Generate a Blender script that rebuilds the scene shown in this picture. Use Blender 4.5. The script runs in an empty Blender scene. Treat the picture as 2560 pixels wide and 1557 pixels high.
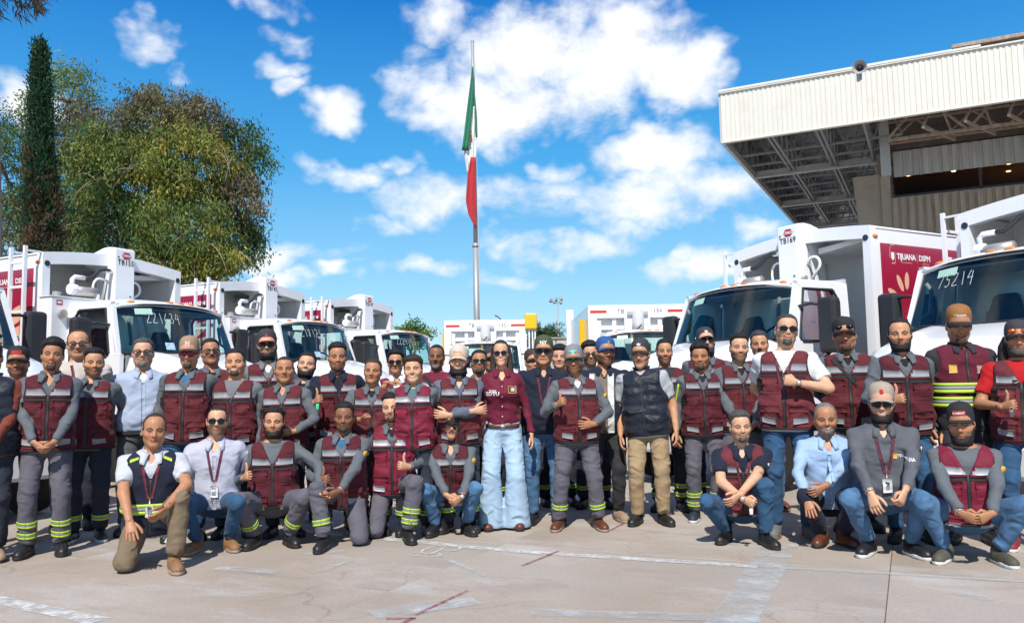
import bpy, math, random, bmesh
import numpy as np
from mathutils import Vector, Matrix, Euler
from mathutils.bvhtree import BVHTree
random.seed(7); rng = np.random.default_rng(11)
SC = bpy.context.scene; COL = SC.collection
R_ = math.radians
# ------------------------------------------------------------ camera
F0 = 2060.0; HC = 1.28; P0 = R_(5.15); R0 = R_(-1.0)      # focal length in pixels of a 2560 px wide frame
_R = np.array([1., 0, 0]); _F = np.array([0, math.cos(P0), math.sin(P0)]); _U = np.array([0, -math.sin(P0), math.cos(P0)])
CR = math.cos(R0) * _R + math.sin(R0) * _U; CU = -math.sin(R0) * _R + math.cos(R0) * _U; CF = _F; CO = np.array([0, 0, HC])
cam_d = bpy.data.cameras.new('camera'); cam = bpy.data.objects.new('camera', cam_d); COL.objects.link(cam)
cam_d.sensor_width = 36; cam_d.lens = F0 / 2560 * 36; cam_d.clip_end = 3000; cam_d.clip_start = .05
m3 = Matrix((tuple(CR), tuple(CU), tuple(-CF))).transposed()
cam.matrix_world = Matrix.Translation(CO) @ m3.to_4x4()
SC.camera = cam
def ray(px, py): return CF + CR * (px - 1280) / F0 - CU * (py - 778.5) / F0
def G(px, py, z=0.0):
    r = ray(px, py); t = (z - HC) / r[2]; return CO + r * t
def atY(px, py, Y):
    r = ray(px, py); return CO + r * (Y / r[1])
# ------------------------------------------------------------ world: sky with clouds
SUN_EL = R_(48); SUN_H = np.array([-.10, -.995]); SUN_H = SUN_H / np.linalg.norm(SUN_H)
W = bpy.data.worlds.new('World'); SC.world = W; W.use_nodes = True; W.cycles.sampling_method = 'MANUAL'; W.cycles.sample_map_resolution = 512
def world_nodes():
    nt = W.node_tree; N = nt.nodes; L = nt.links; N.clear()
    def nd(t, **k):
        n = N.new(t)
        for a, b in k.items(): setattr(n, a, b)
        return n
    def ma(op, a, b=None, clamp=False):
        n = nd('ShaderNodeMath', operation=op, use_clamp=clamp)
        for i, v in enumerate((a, b)):
            if v is None: continue
            if hasattr(v, 'links'): L.new(v, n.inputs[i])
            else: n.inputs[i].default_value = v
        return n.outputs[0]
    out = nd('ShaderNodeOutputWorld'); bg = nd('ShaderNodeBackground'); L.new(bg.outputs[0], out.inputs[0])
    sky = nd('ShaderNodeTexSky', sky_type='NISHITA', sun_disc=False)
    sky.sun_elevation = SUN_EL; sky.sun_rotation = math.atan2(SUN_H[0], SUN_H[1]); sky.air_density = 1.0; sky.dust_density = 0.0; sky.ozone_density = 2.0; sky.altitude = 50
    hs = nd('ShaderNodeHueSaturation'); hs.inputs['Hue'].default_value = .492; hs.inputs['Saturation'].default_value = 1.3; hs.inputs['Value'].default_value = 1.45
    L.new(sky.outputs[0], hs.inputs['Color'])
    gr = nd('ShaderNodeValToRGB'); E_ = gr.color_ramp.elements; E_[0].position = 0; E_[0].color = (.50, .76, .92, 1); E_[1].position = 1; E_[1].color = (0.0, .06, .34, 1)
    for p_, c_ in ((.09, (.24, .56, .85, 1)), (.17, (.06, .37, .77, 1)), (.29, (.004, .17, .58, 1)), (.5, (.0, .11, .46, 1))): q_ = E_.new(p_); q_.color = c_
    gm = nd('ShaderNodeMix', data_type='RGBA', blend_type='MULTIPLY'); gm.inputs['Factor'].default_value = 1.0; gm.inputs['B'].default_value = (8.7, 8.7, 8.7, 1); L.new(gr.outputs[0], gm.inputs['A'])
    sm_ = nd('ShaderNodeMix', data_type='RGBA'); sm_.inputs['Factor'].default_value = .88; L.new(hs.outputs[0], sm_.inputs['A']); L.new(gm.outputs['Result'], sm_.inputs['B'])
    tc = nd('ShaderNodeTexCoord'); sx = nd('ShaderNodeSeparateXYZ'); L.new(tc.outputs['Generated'], sx.inputs[0])
    az = ma('ARCTAN2', sx.outputs[0], sx.outputs[1]); el = ma('ARCSINE', sx.outputs[2])
    L.new(ma('MULTIPLY', ma('MAXIMUM', el, 0.0), .6366), gr.inputs[0])
    cb = nd('ShaderNodeCombineXYZ'); L.new(az, cb.inputs[0]); L.new(el, cb.inputs[1])
    def noise(scale, detail, rough, dist=0, vec=None, sy=1.5):
        mp = nd('ShaderNodeMapping'); mp.inputs['Scale'].default_value = (1, sy, 1); L.new(vec or cb.outputs[0], mp.inputs[0])
        n = nd('ShaderNodeTexNoise'); n.inputs['Scale'].default_value = scale; n.inputs['Detail'].default_value = detail
        n.inputs['Roughness'].default_value = rough; n.inputs['Distortion'].default_value = dist; L.new(mp.outputs[0], n.inputs[0]); return n.outputs[0]
    wn = nd('ShaderNodeTexNoise'); wn.inputs['Scale'].default_value = 11; wn.inputs['Detail'].default_value = 3; wn.inputs['Roughness'].default_value = .6; L.new(cb.outputs[0], wn.inputs[0])
    ws_ = nd('ShaderNodeVectorMath', operation='SUBTRACT'); L.new(wn.outputs['Color'], ws_.inputs[0]); ws_.inputs[1].default_value = (.5, .5, .5)
    cw = nd('ShaderNodeVectorMath', operation='MULTIPLY_ADD'); L.new(ws_.outputs[0], cw.inputs[0]); cw.inputs[1].default_value = (.16, .09, 0); L.new(cb.outputs[0], cw.inputs[2])
    blobs = [(1340,140,330,190,1.0),(1560,110,270,160,1.05),(1690,150,190,120,1.0),(1240,270,280,120,1.0),(1060,190,150,100,.85),(1440,240,260,130,.9),
             (1660,370,250,90,.8),(1560,480,320,100,.78),(1150,490,280,90,.72),(1440,615,230,75,.78),(890,425,160,50,.72),(840,268,120,58,.85),
             (680,158,100,48,.8),(725,208,75,36,.7),(370,95,95,65,.72),(870,680,85,40,.9),(1050,675,140,42,.8),(1720,665,190,60,.78),(760,632,230,50,.66),
             (1820,490,230,95,.78),(1100,40,150,85,.72),(30,235,100,80,.8),(660,8,140,50,.66),(1300,600,170,45,.62),(1410,420,100,50,.68),(700,85,100,35,.55),(700,700,150,34,.66),(1010,400,100,40,.62),(960,560,120,30,.5),(1250,700,200,30,.5),(1560,560,120,40,.6),(1900,585,120,45,.66),(470,160,60,24,.45)]
    tot = None
    for (x, y, rx, ry, w) in blobs:
        d = ray(x, y); d = d / np.linalg.norm(d); aa, e = math.atan2(d[0], d[1]), math.asin(d[2]); k = (F0 / rx, F0 / ry, 0)
        mp = nd('ShaderNodeVectorMath', operation='MULTIPLY_ADD'); L.new(cw.outputs[0], mp.inputs[0]); mp.inputs[1].default_value = k; mp.inputs[2].default_value = (-aa * k[0], -e * k[1], 0)
        dt = nd('ShaderNodeVectorMath', operation='DOT_PRODUCT'); L.new(mp.outputs[0], dt.inputs[0]); L.new(mp.outputs[0], dt.inputs[1])
        v = nd('ShaderNodeMath', operation='MULTIPLY_ADD'); L.new(dt.outputs['Value'], v.inputs[0]); v.inputs[1].default_value = -w; v.inputs[2].default_value = w; v = v.outputs[0]
        tot = v if tot is None else ma('MAXIMUM', tot, v)
    tot = ma('MAXIMUM', tot, 0.0)
    # cloud field everywhere else, the same kind of broken cumulus, unseen and thickened for fill light
    wide = noise(3.2, 1, .5); gen = ma('MULTIPLY', ma('SUBTRACT', wide, .42, True), 3.0)
    outside = ma('GREATER_THAN', ma('ABSOLUTE', az), .75)
    high = ma('GREATER_THAN', el, .62); outside = ma('MAXIMUM', outside, high)
    tot = ma('MAXIMUM', tot, ma('MULTIPLY', gen, outside))
    fb = noise(8, 8, .60, .2); fb2 = noise(40, 3, .6, 0)
    f = ma('ADD', ma('MULTIPLY', fb, 1.35), ma('MULTIPLY', fb2, .26))
    dens = ma('ADD', ma('MULTIPLY', tot, .95), ma('MULTIPLY', ma('SUBTRACT', f, .80), 1.45))
    mr = nd('ShaderNodeMapRange', interpolation_type='SMOOTHSTEP'); mr.inputs[1].default_value = .18; mr.inputs[2].default_value = .95; L.new(dens, mr.inputs[0])
    on = ma('GREATER_THAN', tot, .005); alpha = ma('MULTIPLY', ma('MULTIPLY', mr.outputs[0], on), .96)
    cr = nd('ShaderNodeValToRGB'); cr.color_ramp.elements[0].color = (5.6, 6.3, 7.2, 1); cr.color_ramp.elements[1].color = (8.9, 8.9, 9.0, 1)
    cr.color_ramp.elements[0].position = .25; cr.color_ramp.elements[1].position = .75; L.new(ma('ADD', ma('MULTIPLY', fb, .7), ma('MULTIPLY', tot, .35)), cr.inputs[0])
    mx = nd('ShaderNodeMix', data_type='RGBA'); L.new(alpha, mx.inputs['Factor']); L.new(sm_.outputs['Result'], mx.inputs['A']); L.new(cr.outputs[0], mx.inputs['B'])
    L.new(mx.outputs['Result'], bg.inputs[0]); bg.inputs[1].default_value = .1
world_nodes()
sun_d = bpy.data.lights.new('sun', 'SUN'); sun_d.energy = 4.2; sun_d.angle = R_(.55); sun_d.color = (1, .955, .88)
sun = bpy.data.objects.new('sun', sun_d); COL.objects.link(sun)
sd = Vector((SUN_H[0] * math.cos(SUN_EL), SUN_H[1] * math.cos(SUN_EL), math.sin(SUN_EL))); sun.rotation_euler = sd.to_track_quat('Z', 'Y').to_euler(); sun.location = (-5, -20, 30)
vs = SC.view_settings; vs.view_transform = 'Standard'; vs.look = 'None'; vs.exposure = .38; vs.gamma = 1; vs.use_curve_mapping = False
SC.render.engine = 'CYCLES'; SC.cycles.max_bounces = 8; SC.cycles.transparent_max_bounces = 16; SC.cycles.use_denoising = True
SC.cycles.sample_clamp_indirect = 6

# ------------------------------------------------------------ helpers: materials
MATS = {}
def nodes_of(m):
    m.use_nodes = True; nt = m.node_tree; return nt, nt.nodes, nt.links, nt.nodes['Principled BSDF']
def mat(name, col=(.5, .5, .5), rough=.6, metal=0., var=0., vs_=6., bump=0., bs=60., coat=0., spec=.5, emit=None, sheen=0., stretch=None, dirt=None):
    if name in MATS: return MATS[name]
    m = bpy.data.materials.new(name); MATS[name] = m; nt, N, L, b = nodes_of(m)
    b.inputs['Base Color'].default_value = (*col, 1); b.inputs['Roughness'].default_value = rough; b.inputs['Metallic'].default_value = metal
    b.inputs['Specular IOR Level'].default_value = spec
    if coat: b.inputs['Coat Weight'].default_value = coat; b.inputs['Coat Roughness'].default_value = .08
    if sheen: b.inputs['Sheen Weight'].default_value = sheen
    if emit: b.inputs['Emission Color'].default_value = (*emit[:3], 1); b.inputs['Emission Strength'].default_value = emit[3]
    if var or bump or dirt:
        tc = N.new('ShaderNodeTexCoord'); src = tc.outputs['Object']
        if stretch:
            mp = N.new('ShaderNodeMapping'); mp.inputs['Scale'].default_value = stretch; L.new(src, mp.inputs[0]); src = mp.outputs[0]
        colsock = None
        if var:
            n = N.new('ShaderNodeTexNoise'); n.inputs['Scale'].default_value = vs_; n.inputs['Detail'].default_value = 6; n.inputs['Roughness'].default_value = .6; L.new(src, n.inputs[0])
            r = N.new('ShaderNodeValToRGB'); r.color_ramp.elements[0].position = .3; r.color_ramp.elements[1].position = .7
            r.color_ramp.elements[0].color = (*[c * (1 - var) for c in col], 1); r.color_ramp.elements[1].color = (*[min(1, c * (1 + var)) for c in col], 1)
            L.new(n.outputs[0], r.inputs[0]); colsock = r.outputs[0]
        if dirt:   # dirt = (colour, amount, scale)
            n2 = N.new('ShaderNodeTexNoise'); n2.inputs['Scale'].default_value = dirt[2]; n2.inputs['Detail'].default_value = 8; n2.inputs['Roughness'].default_value = .7; L.new(tc.outputs['Object'], n2.inputs[0])
            mr = N.new('ShaderNodeMapRange'); mr.inputs[1].default_value = .52; mr.inputs[2].default_value = .8; mr.inputs[4].default_value = dirt[1]; L.new(n2.outputs[0], mr.inputs[0])
            mx = N.new('ShaderNodeMix'); mx.data_type = 'RGBA'; L.new(mr.outputs[0], mx.inputs['Factor']); mx.inputs['A'].default_value = (*col, 1); mx.inputs['B'].default_value = (*dirt[0], 1)
            if colsock: L.new(colsock, mx.inputs['A'])
            colsock = mx.outputs['Result']
        if colsock: L.new(colsock, b.inputs['Base Color'])
        if bump:
            n = N.new('ShaderNodeTexNoise'); n.inputs['Scale'].default_value = bs; n.inputs['Detail'].default_value = 4; L.new(src, n.inputs[0])
            bp = N.new('ShaderNodeBump'); bp.inputs['Strength'].default_value = bump; bp.inputs['Distance'].default_value = .01; L.new(n.outputs[0], bp.inputs['Height']); L.new(bp.outputs[0], b.inputs['Normal'])
    return m
def glass(name, tint, rough=.02, ior=1.5):
    if name in MATS: return MATS[name]
    m = bpy.data.materials.new(name); MATS[name] = m; nt, N, L, b = nodes_of(m); N.remove(b)
    tr = N.new('ShaderNodeBsdfTransparent'); tr.inputs[0].default_value = (*tint, 1); gl = N.new('ShaderNodeBsdfGlossy'); gl.inputs['Roughness'].default_value = rough
    fr = N.new('ShaderNodeFresnel'); fr.inputs[0].default_value = ior; mx = N.new('ShaderNodeMixShader'); L.new(fr.outputs[0], mx.inputs[0]); L.new(tr.outputs[0], mx.inputs[1]); L.new(gl.outputs[0], mx.inputs[2])
    L.new(mx.outputs[0], N['Material Output'].inputs[0]); return m
def attr_mat(name, rough=.5, spec=.4, trans=0., bump=0., bs=80, sss=0.):
    m = bpy.data.materials.new(name); MATS[name] = m; nt, N, L, b = nodes_of(m)
    a = N.new('ShaderNodeAttribute'); a.attribute_name = 'Col'; L.new(a.outputs['Color'], b.inputs['Base Color']); b.inputs['Roughness'].default_value = rough; b.inputs['Specular IOR Level'].default_value = spec
    if sss:
        b.inputs['Subsurface Weight'].default_value = sss; b.inputs['Subsurface Radius'].default_value = (.012, .005, .003); b.inputs['Subsurface Scale'].default_value = .4
    if bump:
        tc = N.new('ShaderNodeTexCoord'); n = N.new('ShaderNodeTexNoise'); n.inputs['Scale'].default_value = bs; n.inputs['Detail'].default_value = 3; L.new(tc.outputs['Object'], n.inputs[0])
        bp = N.new('ShaderNodeBump'); bp.inputs['Strength'].default_value = bump; bp.inputs['Distance'].default_value = .005; L.new(n.outputs[0], bp.inputs['Height']); L.new(bp.outputs[0], b.inputs['Normal'])
    if trans:
        tl = N.new('ShaderNodeBsdfTranslucent'); L.new(a.outputs['Color'], tl.inputs[0]); mx = N.new('ShaderNodeMixShader'); mx.inputs[0].default_value = trans
        L.new(b.outputs[0], mx.inputs[1]); L.new(tl.outputs[0], mx.inputs[2]); L.new(mx.outputs[0], N['Material Output'].inputs[0])
    return m
# ------------------------------------------------------------ helpers: meshes
def raw_mesh(name, V, F, smooth=False, col=None):
    V = np.asarray(V, np.float32).reshape(-1, 3); me = bpy.data.meshes.new(name)
    if isinstance(F, np.ndarray):
        n, k = F.shape; me.vertices.add(len(V)); me.vertices.foreach_set('co', V.ravel()); me.loops.add(n * k); me.loops.foreach_set('vertex_index', F.astype(np.int32).ravel())
        me.polygons.add(n); me.polygons.foreach_set('loop_start', np.arange(0, n * k, k, dtype=np.int32))
        try: me.polygons.foreach_set('loop_total', np.full(n, k, np.int32))
        except Exception: pass
        me.update(calc_edges=True)
    else:
        me.from_pydata(V.tolist(), [], F); me.update()
    if smooth: me.polygons.foreach_set('use_smooth', np.ones(len(me.polygons), bool))
    if col is not None:
        at = me.color_attributes.new('Col', 'FLOAT_COLOR', 'POINT'); c = np.ones((len(V), 4), np.float32); c[:, :3] = col; at.data.foreach_set('color', c.ravel())
    return me
class MB:
    def __init__(s): s.V = []; s.F = []
    def add(s, V, F):
        o = len(s.V); s.V += [tuple(map(float, v)) for v in V]; s.F += [[i + o for i in f] for f in F]; return s
    def box(s, x0, x1, y0, y1, z0, z1):
        return s.add([(x0,y0,z0),(x1,y0,z0),(x1,y1,z0),(x0,y1,z0),(x0,y0,z1),(x1,y0,z1),(x1,y1,z1),(x0,y1,z1)],
                     [[0,3,2,1],[4,5,6,7],[0,1,5,4],[1,2,6,5],[2,3,7,6],[3,0,4,7]])
    def hexa(s, P):  # 8 points, bottom ring then top ring
        return s.add(P, [[0,3,2,1],[4,5,6,7],[0,1,5,4],[1,2,6,5],[2,3,7,6],[3,0,4,7]])
    def prism(s, poly, f0, f1):   # poly 2D ccw, f0/f1 map 2D -> 3D
        n = len(poly); V = [f0(*p) for p in poly] + [f1(*p) for p in poly]
        return s.add(V, [list(range(n))[::-1], list(range(n, 2 * n))] + [[i, (i + 1) % n, n + (i + 1) % n, n + i] for i in range(n)])
    def bar(s, a, b, w, h=None):
        a = Vector(a); b = Vector(b); d = b - a
        if d.length < 1e-6: return s
        h = h or w; d.normalize(); up = Vector((0, 0, 1)) if abs(d.z) < .95 else Vector((1, 0, 0)); sx = d.cross(up).normalized() * w / 2; sy = sx.cross(d).normalized() * h / 2
        return s.hexa([a - sx - sy, a + sx - sy, a + sx + sy, a - sx + sy, b - sx - sy, b + sx - sy, b + sx + sy, b - sx + sy])
    def tube(s, pts, r, n=8, cap=True):
        pts = [Vector(p) for p in pts]; m = len(pts); r = [r] * m if not hasattr(r, '__len__') else list(r); V = []; ref = None
        for i, p in enumerate(pts):
            d = (pts[min(i + 1, m - 1)] - pts[max(i - 1, 0)]).normalized()
            if ref is None: ref = Vector((0, 0, 1)) if abs(d.z) < .9 else Vector((1, 0, 0))
            ax = (ref - d * ref.dot(d)).normalized(); ay = d.cross(ax); ref = ax
            V += [p + (ax * math.cos(2 * math.pi * k / n) + ay * math.sin(2 * math.pi * k / n)) * r[i] for k in range(n)]
        F = [[i * n + k, i * n + (k + 1) % n, (i + 1) * n + (k + 1) % n, (i + 1) * n + k] for i in range(m - 1) for k in range(n)]
        if cap: F += [list(range(n))[::-1], list(range((m - 1) * n, m * n))]
        return s.add(V, F)
    def cyl(s, c, ax, r, h, n=16, r2=None):
        c = Vector(c); ax = Vector(ax).normalized(); return s.tube([c - ax * h / 2, c + ax * h / 2], [r, r if r2 is None else r2], n)
    def lathe(s, prof, c, ax=(0, 0, 1), n=20, cap=True):  # prof [(r,h)]
        c = Vector(c); ax = Vector(ax).normalized(); ref = Vector((0, 0, 1)) if abs(ax.z) < .9 else Vector((1, 0, 0)); u = (ref - ax * ref.dot(ax)).normalized(); v = ax.cross(u); V = []
        for r, h in prof: V += [c + ax * h + (u * math.cos(2 * math.pi * k / n) + v * math.sin(2 * math.pi * k / n)) * max(r, 1e-4) for k in range(n)]
        F = [[i * n + k, i * n + (k + 1) % n, (i + 1) * n + (k + 1) % n, (i + 1) * n + k] for i in range(len(prof) - 1) for k in range(n)]
        return s.add(V, F + ([list(range(n))[::-1], list(range((len(prof) - 1) * n, len(prof) * n))] if cap else []))
    def grid(s, fn, us, vs, thick=None):   # fn(u,v)->3D ; thick -> second sheet along normal
        nu, nv = len(us), len(vs); A = [[Vector(fn(u, v)) for v in vs] for u in us]
        V = [p for r in A for p in r]; F = [[i * nv + j, (i + 1) * nv + j, (i + 1) * nv + j + 1, i * nv + j + 1] for i in range(nu - 1) for j in range(nv - 1)]
        if thick:
            B = []
            for i in range(nu):
                for j in range(nv):
                    du = A[min(i + 1, nu - 1)][j] - A[max(i - 1, 0)][j]; dv = A[i][min(j + 1, nv - 1)] - A[i][max(j - 1, 0)]; n_ = du.cross(dv)
                    B.append(A[i][j] - (n_.normalized() if n_.length > 1e-9 else Vector((0, 0, 1))) * thick)
            o = nu * nv; V += B; F += [[f[3] + o, f[2] + o, f[1] + o, f[0] + o] for f in F]
            bd = [i * nv for i in range(nu)] + [(nu - 1) * nv + j for j in range(1, nv)] + [i * nv + nv - 1 for i in range(nu - 2, -1, -1)] + [j for j in range(nv - 2, 0, -1)]
            for k in range(len(bd)): a, b = bd[k], bd[(k + 1) % len(bd)]; F.append([b, a, a + o, b + o])
        return s.add(V, F)
    def sphere(s, c, r, nu=12, nv=8):
        rx, ry, rz = r if hasattr(r, '__len__') else (r, r, r); V = []
        for i in range(nv + 1):
            th = math.pi * i / nv; V += [(c[0] + rx * math.sin(th) * math.cos(2 * math.pi * k / nu), c[1] + ry * math.sin(th) * math.sin(2 * math.pi * k / nu), c[2] + rz * math.cos(th)) for k in range(nu)]
        return s.add(V, [[i * nu + k, (i + 1) * nu + k, (i + 1) * nu + (k + 1) % nu, i * nu + (k + 1) % nu] for i in range(nv) for k in range(nu)])
def obj(name, data, material=None, parent=None, smooth=False, bevel=0, **props):
    if isinstance(data, MB):
        me = bpy.data.meshes.new(name); me.from_pydata(data.V, [], data.F); me.update()
        if smooth: me.polygons.foreach_set('use_smooth', np.ones(len(me.polygons), bool))
    else: me = data
    if material is not None and not me.materials: me.materials.append(material)
    o = bpy.data.objects.new(name, me); COL.objects.link(o)
    if parent is not None: o.parent = parent
    if bevel:
        md = o.modifiers.new('bevel', 'BEVEL'); md.width = bevel; md.segments = 2; md.limit_method = 'ANGLE'; md.angle_limit = R_(40)
    for k, v in props.items(): o[k] = v
    return o
def thing(name, label, cat, loc=(0, 0, 0), rz=0., group=None):
    o = bpy.data.objects.new(name, None); COL.objects.link(o); o.location = loc; o.rotation_euler = (0, 0, rz); o.empty_display_size = .2
    o['label'] = label; o['category'] = cat
    if group: o['group'] = group
    return o
def tag(o, label, cat, group=None):
    o['label'] = label; o['category'] = cat
    if group: o['group'] = group
    return o
def copy_tree(o, parent=None):
    c = o.copy(); COL.objects.link(c); c.parent = parent
    for ch in list(o.children): copy_tree(ch, c)
    return c
_txt = {}
def text_geo(s, size=1., bold=0., spacing=1., shear=0.):
    k = (s, bold, spacing, shear)
    if k not in _txt:
        cu = bpy.data.curves.new('t', 'FONT'); cu.body = s; cu.size = 1; cu.offset = bold; cu.space_character = spacing; cu.shear = shear; cu.resolution_u = 2; cu.align_x = 'CENTER'; cu.align_y = 'CENTER'; cu.fill_mode = 'FRONT'
        o = bpy.data.objects.new('t', cu); COL.objects.link(o); dg = bpy.context.evaluated_depsgraph_get(); me = o.evaluated_get(dg).to_mesh()
        V = [tuple(v.co) for v in me.vertices]; F = [list(p.vertices) for p in me.polygons]; o.evaluated_get(dg).to_mesh_clear(); bpy.data.objects.remove(o); bpy.data.curves.remove(cu)
        _txt[k] = (V, F)
    V, F = _txt[k]; return [(v[0] * size, v[1] * size) for v in V], F
def text_mb(s, size, fn, bold=0., spacing=1., shear=0., mb=None):
    V, F = text_geo(s, size, bold, spacing, shear); mb = mb or MB(); mb.add([fn(*v) for v in V], F); return mb
DIG = {'1': [[(.4, 1.5), (.5, 0)]], '2': [[(.05, 1.2), (.25, 1.5), (.6, 1.4), (.55, 1.0), (.1, .2), (.1, .05), (.75, .1)]], '3': [[(.1, 1.4), (.45, 1.5), (.6, 1.2), (.3, .85), (.65, .5), (.4, .05), (.05, .2)]],
       '4': [[(.35, 1.5), (.05, .7), (.7, .75)], [(.6, 1.4), (.55, -.1)]], '5': [[(.6, 1.5), (.2, 1.5), (.15, .9), (.55, .85), (.6, .3), (.3, 0), (.05, .2)]], '6': [[(.5, 1.5), (.15, .8), (.1, .25), (.35, 0), (.6, .3), (.4, .65), (.12, .4)]],
       '7': [[(.05, 1.4), (.65, 1.5), (.25, 0)]], '8': [[(.55, 1.3), (.3, 1.5), (.12, 1.2), (.55, .5), (.35, 0), (.1, .3), (.5, .95), (.55, 1.3)]], ' ': []}
def strokes(s, size, fn, w=.012, mb=None):
    mb = mb or MB(); x = 0
    for ch in s:
        for st in DIG[ch]:
            for (a, b) in zip(st[:-1], st[1:]):
                d = Vector((b[0] - a[0], b[1] - a[1])); n = Vector((-d.y, d.x)).normalized() * w / 2 / size
                mb.add([fn((x + p[0]) * size, p[1] * size) for p in ((a[0] - n.x, a[1] - n.y), (a[0] + n.x, a[1] + n.y), (b[0] + n.x, b[1] + n.y), (b[0] - n.x, b[1] - n.y))], [[0, 1, 2, 3]])
        x += .95
    return mb
# ------------------------------------------------------------ ground
def ground_material(name, base_a, base_b):
    m = bpy.data.materials.new(name); MATS[name] = m; nt, N, L, b = nodes_of(m)
    tc = N.new('ShaderNodeTexCoord'); P = tc.outputs['Object']
    def nz(s, d, r, off=(0, 0, 0), sc=(1, 1, 1)):
        mp = N.new('ShaderNodeMapping'); mp.inputs['Location'].default_value = off; mp.inputs['Scale'].default_value = sc; mp.inputs['Rotation'].default_value = (0, 0, R_(26)); L.new(P, mp.inputs[0])
        n = N.new('ShaderNodeTexNoise'); n.inputs['Scale'].default_value = s; n.inputs['Detail'].default_value = d; n.inputs['Roughness'].default_value = r; L.new(mp.outputs[0], n.inputs[0]); return n.outputs[0]
    def ramp(f, p0, p1, c0=(0, 0, 0, 1), c1=(1, 1, 1, 1)):
        r = N.new('ShaderNodeValToRGB'); r.color_ramp.elements[0].position = p0; r.color_ramp.elements[1].position = p1; r.color_ramp.elements[0].color = c0; r.color_ramp.elements[1].color = c1; L.new(f, r.inputs[0]); return r.outputs[0]
    def mix(f, a, c):
        x = N.new('ShaderNodeMix'); x.data_type = 'RGBA'
        for s, v in (('Factor', f), ('A', a), ('B', c)):
            if hasattr(v, 'links'): L.new(v, x.inputs[s])
            else: x.inputs[s].default_value = v if s == 'Factor' else (*v, 1)
        return x.outputs['Result']
    c = mix(ramp(nz(.55, 5, .6), .38, .62), base_a, base_b); c = mix(ramp(nz(.33, 6, .62, (21, 5, 0), (.6, 1, 1)), .46, .68, c1=(.75, .75, .75, 1)), c, (.34, .325, .30)); c = mix(ramp(nz(.8, 7, .7, (2, 31, 0), (.8, 1.4, 1)), .54, .74, c1=(.6, .6, .6, 1)), c, (.25, .19, .145))
    c = mix(ramp(nz(1.1, 7, .68, (3, 1, 0), (.5, 1.2, 1)), .52, .70, c1=(.8, .8, .8, 1)), c, (.52, .52, .50))      # worn chalky paint smears
    c = mix(ramp(nz(2.4, 6, .65, (7, 2, 0), (.35, 1.3, 1)), .6, .78, c1=(.5, .5, .5, 1)), c, (.15, .14, .135))         # tyre grime
    c = mix(ramp(nz(38, 5, .75), .35, .75, c1=(.34, .34, .34, 1)), c, (.16, .14, .12))                                 # aggregate speckle
    c = mix(ramp(nz(5.5, 4, .8, (1, 9, 0)), .72, .76, c1=(.75, .75, .75, 1)), c, (.07, .065, .06))                     # gum, oil spots
    # fine cracks
    v = N.new('ShaderNodeTexVoronoi'); v.feature = 'DISTANCE_TO_EDGE'; v.inputs['Scale'].default_value = .75
    wob = N.new('ShaderNodeTexNoise'); wob.inputs['Scale'].default_value = 3; wob.inputs['Detail'].default_value = 5; L.new(P, wob.inputs[0])
    va = N.new('ShaderNodeVectorMath'); va.operation = 'MULTIPLY_ADD'; L.new(wob.outputs['Color'], va.inputs[0]); va.inputs[1].default_value = (.55, .55, 0); L.new(P, va.inputs[2]); L.new(va.outputs[0], v.inputs['Vector'])
    ck = ramp(v.outputs['Distance'], .0, .008, (1, 1, 1, 1), (0, 0, 0, 1)); cm = ramp(nz(.35, 2, .5, (11, 4, 0)), .5, .56)
    mu = N.new('ShaderNodeMath'); mu.operation = 'MULTIPLY'; L.new(ck, mu.inputs[0]); L.new(cm, mu.inputs[1]); m2 = N.new('ShaderNodeMath'); m2.operation = 'MULTIPLY'; L.new(mu.outputs[0], m2.inputs[0]); m2.inputs[1].default_value = .32
    c = mix(m2.outputs[0], c, (.10, .085, .07)); L.new(c, b.inputs['Base Color']); b.inputs['Roughness'].default_value = .85; b.inputs['Specular IOR Level'].default_value = .25
    bp = N.new('ShaderNodeBump'); bp.inputs['Strength'].default_value = .35; bp.inputs['Distance'].default_value = .01; L.new(nz(45, 6, .7), bp.inputs['Height']); L.new(bp.outputs[0], b.inputs['Normal'])
    return m
M_conc = ground_material('concrete_ground', (.37, .30, .235), (.45, .385, .32))
gr = obj('ground', MB().add([(-900, -60, -.03), (900, -60, -.03), (900, 1500, -.03), (-900, 1500, -.03)], [[0, 1, 2, 3]]), M_conc, kind='structure')
GA = R_(-25.6); gu = Vector((math.cos(GA), math.sin(GA), 0)); gv = Vector((-math.sin(GA), math.cos(GA), 0))
def slab_mesh():
    L1, L2, h, b = 2.86 / 2 - .0018, 4.1 / 2 - .0018, .028, .004
    V = [(-L1, -L2, -h), (L1, -L2, -h), (L1, L2, -h), (-L1, L2, -h), (-L1, -L2, -b), (L1, -L2, -b), (L1, L2, -b), (-L1, L2, -b), (-L1 + b, -L2 + b, 0), (L1 - b, -L2 + b, 0), (L1 - b, L2 - b, 0), (-L1 + b, L2 - b, 0)]
    return raw_mesh('concrete_slab', V, [[8, 9, 10, 11], [0, 1, 5, 4], [1, 2, 6, 5], [2, 3, 7, 6], [3, 0, 4, 7], [4, 5, 9, 8], [5, 6, 10, 9], [6, 7, 11, 10], [7, 4, 8, 11]])
sm = slab_mesh(); sm.materials.append(M_conc)
for i in range(-9, 7):
    for j in range(-3, 7):
        u = -.19 + 2.86 * (i + .5); v = 6.15 + 4.1 * (j + .5); p = gu * u + gv * v
        if p.y < .5 or p.y > 27 or abs(p.x) > 3 + p.y * .75: continue
        o = obj('concrete_slab', sm, None, gr); o.location = (p.x, p.y, 0); o.rotation_euler = (0, 0, GA)
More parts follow.
